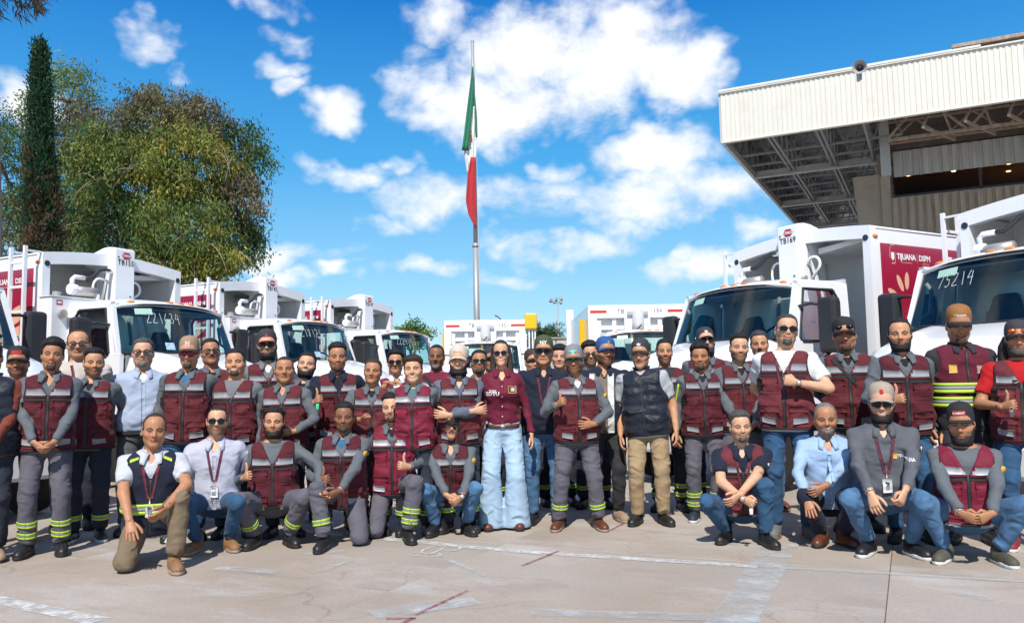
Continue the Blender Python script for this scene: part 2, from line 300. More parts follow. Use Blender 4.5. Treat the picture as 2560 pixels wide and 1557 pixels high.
# painted markings, worn
def paint_mat(name, col, lo, hi, scale=9.):
    m = bpy.data.materials.new(name); MATS[name] = m; nt, N, L, b = nodes_of(m); b.inputs['Base Color'].default_value = (*col, 1); b.inputs['Roughness'].default_value = .8
    tc = N.new('ShaderNodeTexCoord'); n = N.new('ShaderNodeTexNoise'); n.inputs['Scale'].default_value = scale; n.inputs['Detail'].default_value = 9; n.inputs['Roughness'].default_value = .72; L.new(tc.outputs['Object'], n.inputs[0])
    mr = N.new('ShaderNodeMapRange'); mr.inputs[1].default_value = lo; mr.inputs[2].default_value = hi; L.new(n.outputs[0], mr.inputs[0]); tr = N.new('ShaderNodeBsdfTransparent'); mx = N.new('ShaderNodeMixShader')
    L.new(mr.outputs[0], mx.inputs[0]); L.new(tr.outputs[0], mx.inputs[1]); L.new(b.outputs[0], mx.inputs[2]); L.new(mx.outputs[0], N['Material Output'].inputs[0]); return m
M_line = paint_mat('worn_white_paint', (.62, .62, .59), .35, .60); M_band = paint_mat('worn_grey_white_paint', (.51, .52, .50), .36, .68, 4.); M_red = paint_mat('red_spray', (.28, .04, .07), .30, .72, 14.)
def strip(name, a, b, w, material, z=.004):
    a = Vector((*a, 0)); b = Vector((*b, 0)); d = (b - a).normalized(); n = Vector((-d.y, d.x, 0)) * w / 2; k = max(2, int((b - a).length / .15)); mb = MB(); V = []
    for i in range(k + 1):
        p = a.lerp(b, i / k); jt = [random.uniform(.85, 1.1) for _ in (0, 1)]; V += [p + n * jt[0] + Vector((0, 0, z)), p - n * jt[1] + Vector((0, 0, z))]
    mb.add(V, [[2 * i + 1, 2 * i + 3, 2 * i + 2, 2 * i] for i in range(k)]); return obj(name, mb, material, gr)
g2 = lambda x, y: tuple(G(x, y)[:2])
strip('painted_line', g2(700, 1322), g2(1300, 1379), .11, M_line); strip('painted_line', g2(1300, 1379), g2(1893, 1416), .11, M_line); strip('painted_line', g2(1893, 1416), g2(2700, 1462), .05, M_band)
strip('painted_line', (-6.2, 7.02), g2(248, 1553), .14, M_line); strip('painted_line', g2(430, 1290), g2(860, 1195), .13, M_line)
mb = MB(); pl = [(1900, 1361), (1998, 1361), (1978, 1400), (1961, 1432), (1925, 1500), (1880, 1575), (1745, 1575), (1812, 1500), (1858, 1432), (1880, 1400)]
V = [tuple(G(*p)[:2]) + (.0045,) for p in pl]; mb.add(V, [list(range(len(V)))[::-1]]); obj('painted_band', mb, M_band, gr)
for q in [((930, 1537), (1190, 1500), .20), ((1330, 1530), (1900, 1548), .14), ((1690, 1330), (1770, 1336), .16), ((1080, 1380), (1210, 1440), .05), ((880, 1400), (790, 1432), .06), ((1780, 1357), (1850, 1360), .07), ((2380, 1480), (2480, 1500), .09), ((540, 1420), (700, 1430), .12), ((760, 1385), (860, 1378), .1)]:
    strip('paint_patch', g2(*q[0]), g2(*q[1]), q[2], M_band, .0035)
for a, b in (((1169, 1477), (1040, 1538)), ((1397, 1378), (1305, 1415)), ((1566, 1305), (1524, 1327)), ((1035, 1545), (1000, 1562)), ((965, 1548), (1040, 1546))): strip('red_spray_mark', g2(*a), g2(*b), .028, M_red, .0065)
# the faint outlined figures painted by the line
def glyph(pts): 
    for a, b in zip(pts[:-1], pts[1:]): strip('painted_figure', g2(*a), g2(*b), .022, M_line, .005)
glyph([(1085, 1366), (1060, 1374), (1052, 1382), (1072, 1386), (1100, 1376), (1112, 1367), (1092, 1364), (1085, 1366)]); glyph([(1120, 1364), (1150, 1366), (1150, 1374), (1128, 1378), (1105, 1378)]); glyph([(1040, 1380), (1022, 1388), (1048, 1390), (1085, 1392), (1104, 1388), (1096, 1383)])
# ------------------------------------------------------------ building with the space-frame canopy
C0 = Vector((9.52, 36.0, 0)); e1 = Vector((.892, -.4525, 0)).normalized(); e2 = Vector((.4525, .892, 0)).normalized(); ZB, ZT = 11.94, 14.3
M_corr = mat('cream_corrugated_metal', (.66, .63, .56), .45, var=.05, vs_=1.5, stretch=(3, 3, .25), dirt=((.45, .36, .26), .35, 1.2)); M_corr2 = mat('shaded_corrugated_metal', (.42, .41, .39), .5, var=.25, vs_=1.2, stretch=(4, 4, .3))  # second corrugated: white valance sheeting greyed, its shade put into the colour
M_steel = mat('grey_steel', (.30, .31, .32), .45, .3, var=.2, vs_=4); M_rust = mat('rusty_steel', (.34, .26, .20), .7, .1, var=.4, vs_=5); M_deck = mat('galvanised_deck', (.34, .35, .36), .4, .5, var=.25, vs_=3)
M_ribc = mat('ribbed_concrete', (.36, .275, .20), .9, var=.22, vs_=2.5, stretch=(2, 2, .3), bump=.6, bs=30); M_conw = mat('smooth_concrete', (.36, .285, .215), .9, var=.15, vs_=1.5, bump=.3, bs=40)
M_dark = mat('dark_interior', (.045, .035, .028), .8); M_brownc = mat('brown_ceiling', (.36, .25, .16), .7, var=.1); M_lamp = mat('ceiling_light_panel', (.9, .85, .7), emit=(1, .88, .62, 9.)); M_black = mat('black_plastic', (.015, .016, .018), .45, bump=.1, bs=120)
bld = thing('terminal_building', 'concrete building with cream corrugated canopy fascia and open steel space frame', 'building', (0, 0, 0))
def BP(s, d, z): return C0 + e1 * s + e2 * d + Vector((0, 0, z))
def bbox(mb, s0, s1, d0, d1, z0, z1): return mb.hexa([BP(s0, d0, z0), BP(s1, d0, z0), BP(s1, d1, z0), BP(s0, d1, z0), BP(s0, d0, z1), BP(s1, d0, z1), BP(s1, d1, z1), BP(s0, d1, z1)])
pitch = .20; SL = 34.0
for k in range(int(SL / pitch)):     # trapezoid-ribbed fascia, sheet by sheet
    if k % 8 == 0: pan = MB()
    s = k * pitch; a = .07; o_ = .028
    pr = [(s, 0), (s + .02, -o_), (s + pitch - a - .02, -o_), (s + pitch - a, 0), (s + pitch, 0)]
    for (p, q) in zip(pr[:-1], pr[1:]): pan.add([BP(p[0], p[1], ZB), BP(q[0], q[1], ZB), BP(q[0], q[1], ZT - .1), BP(p[0], p[1], ZT - .1)], [[0, 1, 2, 3]])
    if k % 8 == 7: obj('fascia_panel', pan, M_corr, bld)
obj('fascia_backing', bbox(MB(), 0, SL, .05, .12, ZB + .05, ZT - .05), M_corr, bld)
obj('roof_cap', bbox(bbox(MB(), -.05, 10.2, -.12, .3, ZT - .1, ZT), -.05, SL, -.1, .3, ZT - .16, ZT - .1), M_corr, bld); obj('loose_roof_edge', bbox(MB(), 9.2, SL, -.15, .35, ZT + .02, ZT + .16), M_rust, bld)
obj('fascia_lip', bbox(MB(), -.03, SL, -.07, .15, ZB - .06, ZB + .002), M_corr, bld)
obj('side_fascia', bbox(MB(), -.08, 0, .0, 34, ZB + .02, ZT - .1), M_corr2, bld)
# roof deck (ribbed underside)
for k in range(34): obj('deck_sheet', bbox(MB(), .02, SL, .15 + k, .15 + k + .93, 13.55 + (k % 2) * .02, 13.62), M_deck, bld)
obj('deck_top', bbox(MB(), 0, SL, .1, 34.2, 13.66, 13.8), M_deck, bld)
def truss(a, b, z0, z1, n, w, name, material, side=0):
    mb = MB(); pa = lambda t, z: Vector(a).lerp(Vector(b), t) + Vector((0, 0, z)); mb.bar(pa(0, z0), pa(1, z0), w * 1.3); mb.bar(pa(0, z1), pa(1, z1), w * 1.3)
    for i in range(n): mb.bar(pa(i / n, z0), pa((i + .5) / n, z1), w); mb.bar(pa((i + .5) / n, z1), pa((i + 1) / n, z0), w)
    return obj(name, mb, material, bld)
for d in (.5, 3.2, 5.2, 9, 11, 13, 17, 19.5, 22, 25, 28): truss(BP(.2, d, 0), BP(7.2, d, 0), 12.05, 13.5, 6, .075, 'cross_truss', M_steel)
for s in (.18, 1.9, 2.1, 3.9, 4.1, 5.8): truss(BP(s, .3, 0), BP(s, 32, 0), 12.02, 13.5, 20, .08, 'long_truss', M_steel)
M_lsteel = mat('light_steel_beam', (.55, .56, .56), .45, .2, var=.15, vs_=3)
for d in (7.1, 15.2, 23.4): obj('soffit_beam', bbox(bbox(MB(), .05, 7, d - .12, d + .12, ZB - .12, ZB - .06), .05, 7, d - .02, d + .02, ZB - .06, ZB + .25), M_lsteel, bld)
obj('edge_chord', MB().bar(BP(.06, .1, ZB - .05), BP(.06, 33, ZB - .05), .14), M_lsteel, bld)
for s0 in range(8, 32, 3): 
    for q in (0, 1): truss(BP(s0 + 1.5 * q, .3, 0), BP(s0 + 1.5 * q + 1.2, 3.0, 0), ZB - .5, ZB + 1.2, 1, .08, 'soffit_web', M_rust)
BP0 = BP
def BP(s, d, z): return BP0(s, d + (2.0 if d > 2 else 0), z)
truss(BP(6.6, 1.5, 0), BP(SL, 1.5, 0), ZB - .55, ZB + 1.1, 9, .1, 'soffit_truss', M_rust); truss(BP(6.6, 2.6, 0), BP(SL, 2.6, 0), ZB + .1, ZB + 1.1, 12, .07, 'soffit_truss', M_rust)
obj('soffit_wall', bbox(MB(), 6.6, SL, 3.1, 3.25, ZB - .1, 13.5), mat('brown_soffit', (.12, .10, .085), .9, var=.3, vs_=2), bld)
for k in range(int((SL - 6.6) / .4)):
    if k % 5 == 0: pan = MB()
    s = 6.7 + k * .4; pan.add([BP(s, 3.02, 10.55), BP(s + .04, 2.97, 10.55), BP(s + .26, 2.97, 10.55), BP(s + .3, 3.02, 10.55), BP(s + .4, 3.02, 10.55)] + [BP(s, 3.02, 11.75), BP(s + .04, 2.97, 11.75), BP(s + .26, 2.97, 11.75), BP(s + .3, 3.02, 11.75), BP(s + .4, 3.02, 11.75)], [[i, i + 1, i + 6, i + 5] for i in range(4)])
    if k % 5 == 4: obj('valance_panel', pan, M_corr2, bld)
obj('column', bbox(MB(), 6.15, 6.55, 2.7, 3.1, 7.0, 10.6), M_conw, bld); obj('steel_column', bbox(MB(), 6.2, 6.62, 2.6, 3.0, 10.6, 13.4), mat('painted_steel', (.48, .50, .50), .5, var=.1), bld); obj('column', bbox(MB(), 6.15, 6.55, 2.7, 3.1, 0, 7.0), M_conw, bld)
mb = MB(); mb.prism([(4.95, 10.75), (5.75, 0), (6.15, 0), (6.15, 10.75)], lambda s, z: BP(s, 2.85, z), lambda s, z: BP(s, 3.3, z)); obj('flared_pier', mb, M_conw, bld)
obj('side_wall', bbox(MB(), 6.0, 6.3, 3.35, 30, 0, 11.8), M_conw, bld)
for k in range(int((SL - 6.6) / .34)):      # ribbed concrete spandrel, rib by rib, in cast panels
    if k % 8 == 0: rib = MB()
    s = 6.6 + k * .34; bbox(rib, s, s + .2, 2.62, 2.7, 6.75, 9.5)
    if k % 8 == 7: obj('concrete_rib_panel', rib, M_ribc, bld)
obj('spandrel', bbox(MB(), 6.56, SL, 2.7, 3.0, 6.7, 9.55), M_ribc, bld); obj('spandrel_edge', bbox(MB(), 6.56, SL, 2.55, 2.75, 6.45, 6.69), M_conw, bld)
obj('upper_room_floor', bbox(MB(), 6.6, SL, 3.3, 12, 9.3, 9.45), mat('pale_floor', (.5, .45, .4), .6), bld); obj('upper_room_ceiling', bbox(MB(), 6.6, SL, 3.3, 12, 10.9, 11.0), M_brownc, bld); obj('upper_room_back', bbox(MB(), 6.6, SL, 12, 12.2, 9.3, 11), mat('brown_wall', (.3, .22, .15), .8), bld)
for s, d in ((13.2, 5.2), (15.2, 4.2), (15.4, 6.2), (17.4, 5.2), (19.5, 4.4), (20.5, 6.5), (23, 5)): obj('ceiling_light', bbox(MB(), s, s + 1.1, d, d + .55, 10.86, 10.895), M_lamp, bld)
for s, d in ((7.3, 3.6), (7.3, 4.4), (9.2, 4.6), (11.4, 4.4), (11.5, 6)): obj('downlight', MB().cyl(BP(s, d, 10.88), (0, 0, 1), .09, .03, 10), M_lamp, bld)
M_bwin = glass('bronze_glass', (.62, .5, .4), .02, 1.12); M_frame = mat('dark_frame', (.03, .028, .026), .5)
for k in range(7):
    s = 6.62 + k * 3.6; pn = obj('window_pane', bbox(MB(), s + .05, s + 3.5, 3.12, 3.14, 9.6, 10.85), M_bwin, bld); obj('window_frame', bbox(bbox(MB(), s + 3.5, s + 3.6, 3.05, 3.2, 9.55, 10.9), s, s + 3.6, 3.05, 3.2, 9.55, 9.72), M_frame, pn)
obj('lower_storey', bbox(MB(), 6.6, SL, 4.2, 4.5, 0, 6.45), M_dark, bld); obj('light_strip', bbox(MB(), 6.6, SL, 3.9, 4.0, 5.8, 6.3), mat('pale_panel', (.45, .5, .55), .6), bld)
BP = BP0
# horn loudspeaker on the roof edge
hp = atY(2150, 172, 31.6); hd = (e2 * -1).normalized() + Vector((0, 0, -.12)); hd.normalize()
hn = thing('horn_loudspeaker', 'grey horn loudspeaker fixed to the canopy roof edge', 'loudspeaker', tuple(hp)); hn.scale = (1.0, 1.0, 1.0); 
obj('horn', MB().lathe([(.27, .32), (.275, .33), (.19, .16), (.10, 0), (.07, -.12), (.06, -.12), (.09, .02), (.17, .17), (.25, .32), (.27, .335)], (0, 0, 0), hd, 28, False), mat('grey_horn', (.34, .34, .33), .6, var=.15), hn, smooth=True)
obj('throat', MB().lathe([(.02, .0), (.085, .05), (.075, .16), (.05, .2), (.01, .2)], (0, 0, 0), hd, 16), M_black, hn, smooth=True); obj('driver', MB().cyl(hd * -.18, hd, .11, .16, 16), M_steel, hn); obj('bracket', MB().box(-.05, .05, -.03, .25, -.45, -.08), M_steel, hn)
# ------------------------------------------------------------ flagpole and flag
fpY = 46.; pb = atY(1194, 900, fpY); pt = atY(1181, 108, fpY)
fp = thing('flagpole', 'tall grey steel flagpole rising behind the trucks', 'flagpole', (pb[0], pb[1], 0)); d = Vector(pt - pb); base = Vector((0, 0, 0)); zt = pt[2]; lean = Vector((pt[0] - pb[0], 0, 0))
def pole(t): return Vector((lean.x * t, 0, zt * t))
tj = (G(1190, 614, 0) is not None) and (atY(1190, 614, fpY)[2] / zt); M_pole = mat('galvanised_pole', (.36, .38, .39), .5, .35, var=.2, vs_=1.2, stretch=(2, 2, .2))
obj('lower_shaft', MB().tube([pole(0), pole(tj)], [.19, .165], 20), M_pole, fp, True); obj('upper_shaft', MB().tube([pole(tj), pole(.83), pole(1)], [.125, .105, .085], 20), M_pole, fp, True)
obj('collar', MB().tube([pole(tj - .004), pole(tj), pole(tj + .006)], [.2, .21, .17], 20), M_pole, fp, True); obj('finial', MB().lathe([(.085, 0), (.1, .03), (.1, .12), (.03, .16)], pole(1), (0, 0, 1), 14), M_pole, fp); obj('halyard', MB().tube([pole(.05) + Vector((.2, -.12, 0)), pole(.6) + Vector((.16, -.12, 0)), pole(.99) + Vector((.1, -.1, 0))], .012, 5), mat('rope', (.6, .6, .58), .8), fp)
# flag hanging limp: a hoist edge up the pole, cloth gathered in folds
fl = thing('mexican_flag', 'green white and red flag with a central emblem hanging limp on the pole', 'flag', (pb[0], pb[1], 0))
sy = lambda y: (atY(1185, y, fpY)[2]); kx = fpY / F0
def flag_part(name, rows, colr, dep0=-.26):   # rows: (y_px, x_left_px, x_right_px); a real folded cloth, with depth
    mb = MB(); n = 40; A = []
    for (y, xl, xr) in rows:
        z = sy(y); r = []
        for k in range(n + 1):
            t = k / n; x = xl + (xr - xl) * t; wd = (xr - xl) * kx; dep = dep0 + .07 * math.sin(t * math.pi * 4 + y * .006) * min(1, wd / .5) + .025 * math.sin(t * 23 + y * .017)
            r.append(((atY(x, y, fpY)[0] - pb[0]), dep, z))
        A.append(r)
    mb.grid(lambda u, v: A[u][v], range(len(A)), range(n + 1), .012); return obj(name, mb, mat('flag_' + name, colr, .75, var=.1, vs_=1.2, sheen=.2), fl, True)
def rows(pts, n=16):
    pts = sorted(pts); ys = np.linspace(pts[0][0], pts[-1][0], n); return [(y, np.interp(y, [p[0] for p in pts], [p[1] for p in pts]), np.interp(y, [p[0] for p in pts], [p[2] for p in pts])) for y in ys]
flag_part('green_band', rows([(175, 1181, 1184), (210, 1177, 1186), (280, 1168, 1182), (340, 1161, 1177), (382, 1155, 1172)]), (.0, .17, .085), -.46)
flag_part('green_fold', rows([(240, 1183, 1188), (300, 1186, 1193), (347, 1190, 1194)]), (.0, .17, .085))
wb = flag_part('white_band', rows([(270, 1178, 1188), (320, 1174, 1190), (385, 1160, 1190), (400, 1163, 1189), (440, 1168, 1189)]), (.72, .72, .72), -.26)
flag_part('red_band', rows([(398, 1177, 1190), (440, 1169, 1190), (505, 1165, 1191), (540, 1172, 1191), (574, 1189, 1192)]), (.42, .008, .018), -.40)
em = MB()
for (x, y, rx, ry) in ((1177, 345, 2.4, 9), (1175.5, 356, 2.2, 7), (1178, 334, 1.6, 5)): em.sphere((atY(x, y, fpY)[0] - pb[0], -.40, sy(y)), (rx * kx, .05, ry * kx), 10, 8)
obj('eagle_emblem', em, mat('emblem_brown', (.13, .075, .03), .8, var=.5, vs_=6), fl, True); em = MB()
for (x, y, rx, ry) in ((1176, 366, 2.4, 3), (1180, 351, 1., 6)): em.sphere((atY(x, y, fpY)[0] - pb[0], -.40, sy(y)), (rx * kx, .05, ry * kx), 10, 8)
obj('emblem_wreath', em, mat('emblem_green', (.05, .14, .06), .8), fl, True)
# ------------------------------------------------------------ far things
lp = atY(1401, 960, 88.); lt = atY(1396, 752, 88.); lamp = thing('floodlight_mast', 'slim lamp mast with four floodlights far behind the trucks', 'street lamp', (lp[0], lp[1], 0)); H_ = lt[2]
obj('pole', MB().tube([(0, 0, 0), (-.12, 0, H_ - .3)], [.14, .09], 10), M_pole, lamp, True)
for (dx, dz, an) in ((-.72, .15, 25), (-.35, .0, -15), (-.1, .25, 10), (.42, .3, -20), (.35, -.05, -10)):
    q = obj('floodlight', MB().box(-.17, .17, -.2, .14, -.16, .22), mat('floodlight_grey', (.16, .16, .17), .5), lamp, bevel=.03); q.location = (-.12 + dx, -.1, H_ - .15 + dz); q.rotation_euler = (R_(-20), R_(an), 0); q.scale = (.8, 1, .9)
obj('cross_arm', MB().bar((-.9, 0, H_ - .1), (.4, 0, H_ - .25), .07), M_pole, lamp)
lp2 = atY(1256, 800, 110.); l2 = thing('street_lamp', 'dark curved street lamp head far behind the white truck', 'street lamp', (lp2[0], lp2[1], 0)); obj('pole', MB().tube([(0, 0, 0), (0, 0, lp2[2] - .4), (-.3, 0, lp2[2] + .2), (-.6, 0, lp2[2] + .45)], .07, 8), M_frame, l2, True); obj('lamp_head', MB().hexa([(-1.0, -.15, lp2[2] + .55), (-.4, -.15, lp2[2] + .25), (-.4, .15, lp2[2] + .25), (-1., .15, lp2[2] + .55), (-.95, -.1, lp2[2] + .75), (-.4, -.1, lp2[2] + .42), (-.4, .1, lp2[2] + .42), (-.95, .1, lp2[2] + .75)]), M_frame, l2)
# grey concrete panel wall behind the white trucks
wl = thing('panel_wall', 'pale grey concrete panel wall behind the white trucks', 'wall', (0, 0, 0)); M_pw = mat('weathered_panel', (.42, .41, .38), .85, var=.18, vs_=1.5, stretch=(1.5, 1.5, .3))
for k, (x0, x1) in enumerate(((1333, 1362), (1363, 1390), (1391, 1419), (1420, 1438), (1439, 1462))):
    a = atY(x0, 848, 46); b = atY(x1, 848, 46); obj('wall_panel', MB().box(a[0], b[0] - .03, a[1], a[1] + .3, 0, atY(x0, 846 - (x0 - 1333) * .02, 46)[2]), M_pw, wl, bevel=.02)
obj('coping', MB().box(atY(1330, 846, 46)[0], atY(1464, 846, 46)[0], 45.9, 46.4, atY(1400, 846, 46)[2], atY(1400, 843, 46)[2]), M_conw, wl)
for k in range(14):
    x = -42 + k * 6.0
    if -6 < x < 8: continue
    obj('wall_panel', MB().box(x, x + 5.9, 58, 58.3, 0, 2.6), M_pw, wl)
# hospital building seen through the truck's cab
hb = thing('hospital_building', 'teal hospital building with white HOSPITAL sign behind the trucks', 'building', (0, 0, 0)); M_teal = mat('teal_wall', (.03, .34, .42), .6, var=.1, vs_=.4)
zc = atY(1790, 772, 29.8)[2]; zt_ = zc + .32; obj('wall', MB().box(6.62, 9.6, 30, 33, 0, zt_), M_teal, hb); sg = obj('sign_board', MB().box(6.66, 8.5, 29.82, 29.95, zc - .22, zc + .22), mat('white_sign', (.8, .8, .8), .4), hb)
obj('lettering', text_mb('HOSPITAL', .33, lambda u, v: (7.55 + u, 29.8, zc - .02 + v), .02), M_teal, sg); obj('sign_logo', MB().tube([(6.75, 29.8, zc - .1), (6.69, 29.8, zc + .01), (6.75, 29.8, zc + .12), (6.81, 29.8, zc + .01), (6.75, 29.8, zc - .1)], .02, 5), M_teal, sg); obj('door_panel', MB().box(7.6, 8.6, 29.93, 29.98, 0, 2.3), mat('grey_blue', (.2, .35, .4), .4), hb)
for k in range(6): obj('cladding_rib', MB().box(6.8 + k * .45, 6.84 + k * .45, 29.92, 29.99, 0, zt_ - .7), M_teal, hb)
# ------------------------------------------------------------ trees
M_leaf = attr_mat('leaf', .6, .3, .35); M_bark = mat('bark', (.16, .115, .085), .95, var=.35, vs_=3, bump=.8, bs=12, stretch=(3, 3, .6)); M_twig = mat('bare_twig', (.30, .24, .19), .9)
def leaves(P, D, ln, wd, cols, name, parent, jitter=.25):
    n = len(P); D = D / (np.linalg.norm(D, axis=1, keepdims=True) + 1e-9); r = rng.normal(size=(n, 3)); S = np.cross(D, r); S /= (np.linalg.norm(S, axis=1, keepdims=True) + 1e-9)
    l = ln * rng.uniform(.6, 1.3, (n, 1)); w = wd * rng.uniform(.7, 1.2, (n, 1)); V = np.stack([P - S * w * .3, P + D * l * .5 + S * w * -.5, P + D * l, P + D * l * .5 + S * w * .5], 1).reshape(-1, 3)
    return obj(name, raw_mesh(name, V, np.arange(n * 4).reshape(n, 4), col=np.repeat(cols, 4, 0)), M_leaf, parent)
def limb(mb, a, b, r0, r1, k=6, wob=.25):
    a = Vector(a); b = Vector(b); L = (b - a).length; pts = []
    for i in range(k + 1):
        t = i / k; p = a.lerp(b, t); pts.append(p + Vector([random.uniform(-1, 1) * wob * L * .12 * math.sin(math.pi * t) for _ in range(3)]))
    mb.tube(pts, [r0 + (r1 - r0) * i / k for i in range(k + 1)], 7); return pts
def broad_tree(name, label, base, lobes, ncl, nper, ln, wd, pal, droop, twigs=0, trunk_r=.35, clr=.55):
    t = thing(name, label, 'tree', base); B = Vector(base); mb = MB(); top = np.mean([l[0] for l in lobes], 0); fork = Vector((float(top[0] - base[0]) * .3, float(top[1] - base[1]) * .3, 3.2)); limb(mb, (0, 0, 0), fork, trunk_r, trunk_r * .7); cl = []; ci = []
    wts = np.array([l[1][0] * l[1][1] * l[1][2] for l in lobes]) ** .67; wts /= wts.sum()
    for li, (c, r, pi) in enumerate(lobes):
        cc = Vector(c) - B; limb(mb, fork, cc - Vector((0, 0, r[2] * .2)), trunk_r * .45, .06)
        m = int(ncl * wts[li]); u = rng.normal(size=(m, 3)); u /= np.linalg.norm(u, axis=1, keepdims=True); rad = rng.uniform(.25, 1.12, (m, 1)) ** .5
        rad *= 1 + .16 * np.sin(u[:, :1] * 5 + li) * np.cos(u[:, 2:] * 6 + li * 2)
        pc = np.array(cc) + u * rad * np.array(r); cl.append(pc); ci += [pi] * m
        for k in range(5):
            q = pc[rng.integers(m)]; limb(mb, cc - Vector((0, 0, r[2] * .2)), q, .07, .02, 4)
    cl = np.concatenate(cl); ci = np.array(ci); obj('trunk', mb, M_bark, t, True); P, D, Cc = [], [], []
    for c, pi in zip(cl, ci):
        m = int(nper * rng.uniform(.5, 1.4)); s = clr * rng.uniform(.6, 1.35); q = rng.normal(size=(m, 3)) * np.array([s, s, s * .62]) * .5; q[:, 2] -= np.abs(rng.normal(size=m)) * s * droop * .5
        dd = rng.normal(size=(m, 3)) * .55 + np.array([0, 0, -droop]); pcol = np.array(pal[pi][rng.integers(len(pal[pi]))]) * rng.uniform(1.0, 2.4); cc = pcol * rng.uniform(.72, 1.3, (m, 1)) * np.ones((1, 3)); P.append(c + q); D.append(dd); Cc.append(cc)
    leaves(np.concatenate(P), np.concatenate(D), ln, wd, np.concatenate(Cc), 'crown', t)
    if twigs:
        tm = MB()
        for _ in range(twigs):
            c = cl[rng.integers(len(cl))]
            if c[2] > np.percentile(cl[:, 2], 62): continue
            if c[1] > np.mean(cl[:, 1]): c = c.copy(); c[1] = 2 * np.mean(cl[:, 1]) - c[1]
            o = Vector(c); pts = [o]; v = Vector((random.uniform(-1, 1), random.uniform(-.8, .1), random.uniform(-.1, .5))).normalized()
            for i in range(6): v = (v + Vector((0, 0, -.28))).normalized(); pts.append(pts[-1] + v * .34)
            tm.tube(pts, [.022, .02, .017, .014, .011, .008, .005], 4)
        obj('bare_twigs', tm, M_twig, t)
    return t
def L_(x, y, Y, rx, ry, rz, pi): return (tuple(atY(x, y, Y)), (rx, ry, rz), pi)
g1 = [(.045, .085, .022), (.07, .105, .026), (.10, .13, .03), (.13, .14, .03)]; g2_ = [(.05, .085, .02), (.035, .07, .02), (.08, .10, .025)]; brn = [(.10, .085, .045), (.13, .10, .06), (.075, .08, .03)]; ylw = [(.20, .175, .035), (.13, .145, .03), (.09, .115, .025)]
TY = 37.
broad_tree('pepper_tree', 'broad drooping pepper tree with yellow-green foliage behind the parked trucks', (atY(420, 960, TY)[0], TY, 0),
    [L_(330, 420, TY, 2.7, 2.6, 2.1, 0), L_(470, 410, TY - .6, 2.2, 2.3, 1.9, 3), L_(390, 290, TY + .5, 1.9, 2, 1.4, 2), L_(500, 310, TY + .6, 1.5, 1.8, 1.3, 2), L_(610, 380, TY + 1, 1.1, 1.4, 1.5, 1), L_(590, 500, TY + .3, 1.35, 1.6, 1.7, 2), L_(455, 560, TY - 1.5, 2.3, 1.8, 1.5, 0), L_(280, 560, TY - .4, 2.2, 2, 1.7, 1), L_(520, 640, TY - 1.2, 1.6, 1.5, .9, 3), L_(345, 240, TY + 1.2, .9, 1, .7, 2), L_(250, 400, TY + .6, 1.6, 1.6, 1.8, 1), L_(430, 660, TY - 1., 2.2, 1.5, 1.0, 0), L_(610, 600, TY + .6, .9, 1.1, 1.3, 1)],
    1400, 56, .235, .072, [g1, g2_, brn, ylw], .95, 80, .5, .5)
T2 = 43.
broad_tree('eucalyptus_tree', 'thin-leaved tree with sky gaps standing behind the dark cypress', (atY(120, 960, T2)[0], T2, 0),
    [L_(170, 240, T2, 1.7, 1.8, 2.0, 0), L_(215, 330, T2, 1.5, 1.7, 2.0, 2), L_(60, 330, T2, 1.6, 1.8, 2.2, 1), L_(20, 430, T2, 1.6, 1.8, 2.2, 1), L_(200, 480, T2 - .5, 1.8, 1.8, 2.2, 1), L_(130, 560, T2 - .5, 2.4, 1.8, 2.0, 1), L_(15, 570, T2, 1.6, 1.6, 2, 2), L_(240, 590, T2 - 1, 1.6, 1.6, 1.6, 1)],
    640, 46, .24, .07, [g1, g2_, brn], .5, 20, .4, .72)
def cypress():
    Y = 31.; bx = atY(105, 980, Y)[0]; top = atY(100, 114, Y)[2]; t = thing('cypress_tree', 'tall narrow dark cypress with brown dead patches beside the palm', 'tree', (bx, Y, 0)); mb = MB(); limb(mb, (0, 0, 0), (atY(100, 114, Y)[0] - bx, 0, top - .3), .25, .02, 10, .05); obj('trunk', mb, M_bark, t, True); P, D, Cc = [], [], []
    hw = [(114, 0), (135, 3), (170, 8), (230, 16), (300, 20), (400, 28), (500, 38), (600, 42), (700, 42), (960, 30)]
    for _ in range(1050):
        y = rng.uniform(116, 760); w = np.interp(y, [h[0] for h in hw], [h[1] for h in hw]) * Y / F0; xc = atY(100 + (y - 114) * .012, y, Y); a = rng.uniform(0, 2 * math.pi); rr = w * rng.uniform(.45, 1.05) * (1 + .35 * math.sin(y * .09 + 3 * a) * math.sin(y * .031 + a)); c = np.array([xc[0] - bx + rr * math.cos(a), rr * math.sin(a), xc[2]])
        br = rng.random() < np.clip((y - 360) / 420, 0, .55); col = np.array((.105, .062, .036) if br else (.022, .062, .026)) * rng.uniform(.6, 1.7); m = 30; P.append(c + rng.normal(size=(m, 3)) * np.array([.11, .11, .17])); D.append(np.array([math.cos(a) * .5, math.sin(a) * .5, 1.]) + rng.normal(size=(m, 3)) * .45); Cc.append(col * rng.uniform(.7, 1.3, (m, 1)))
    leaves(np.concatenate(P), np.concatenate(D), .17, .06, np.concatenate(Cc), 'crown', t)
cypress()
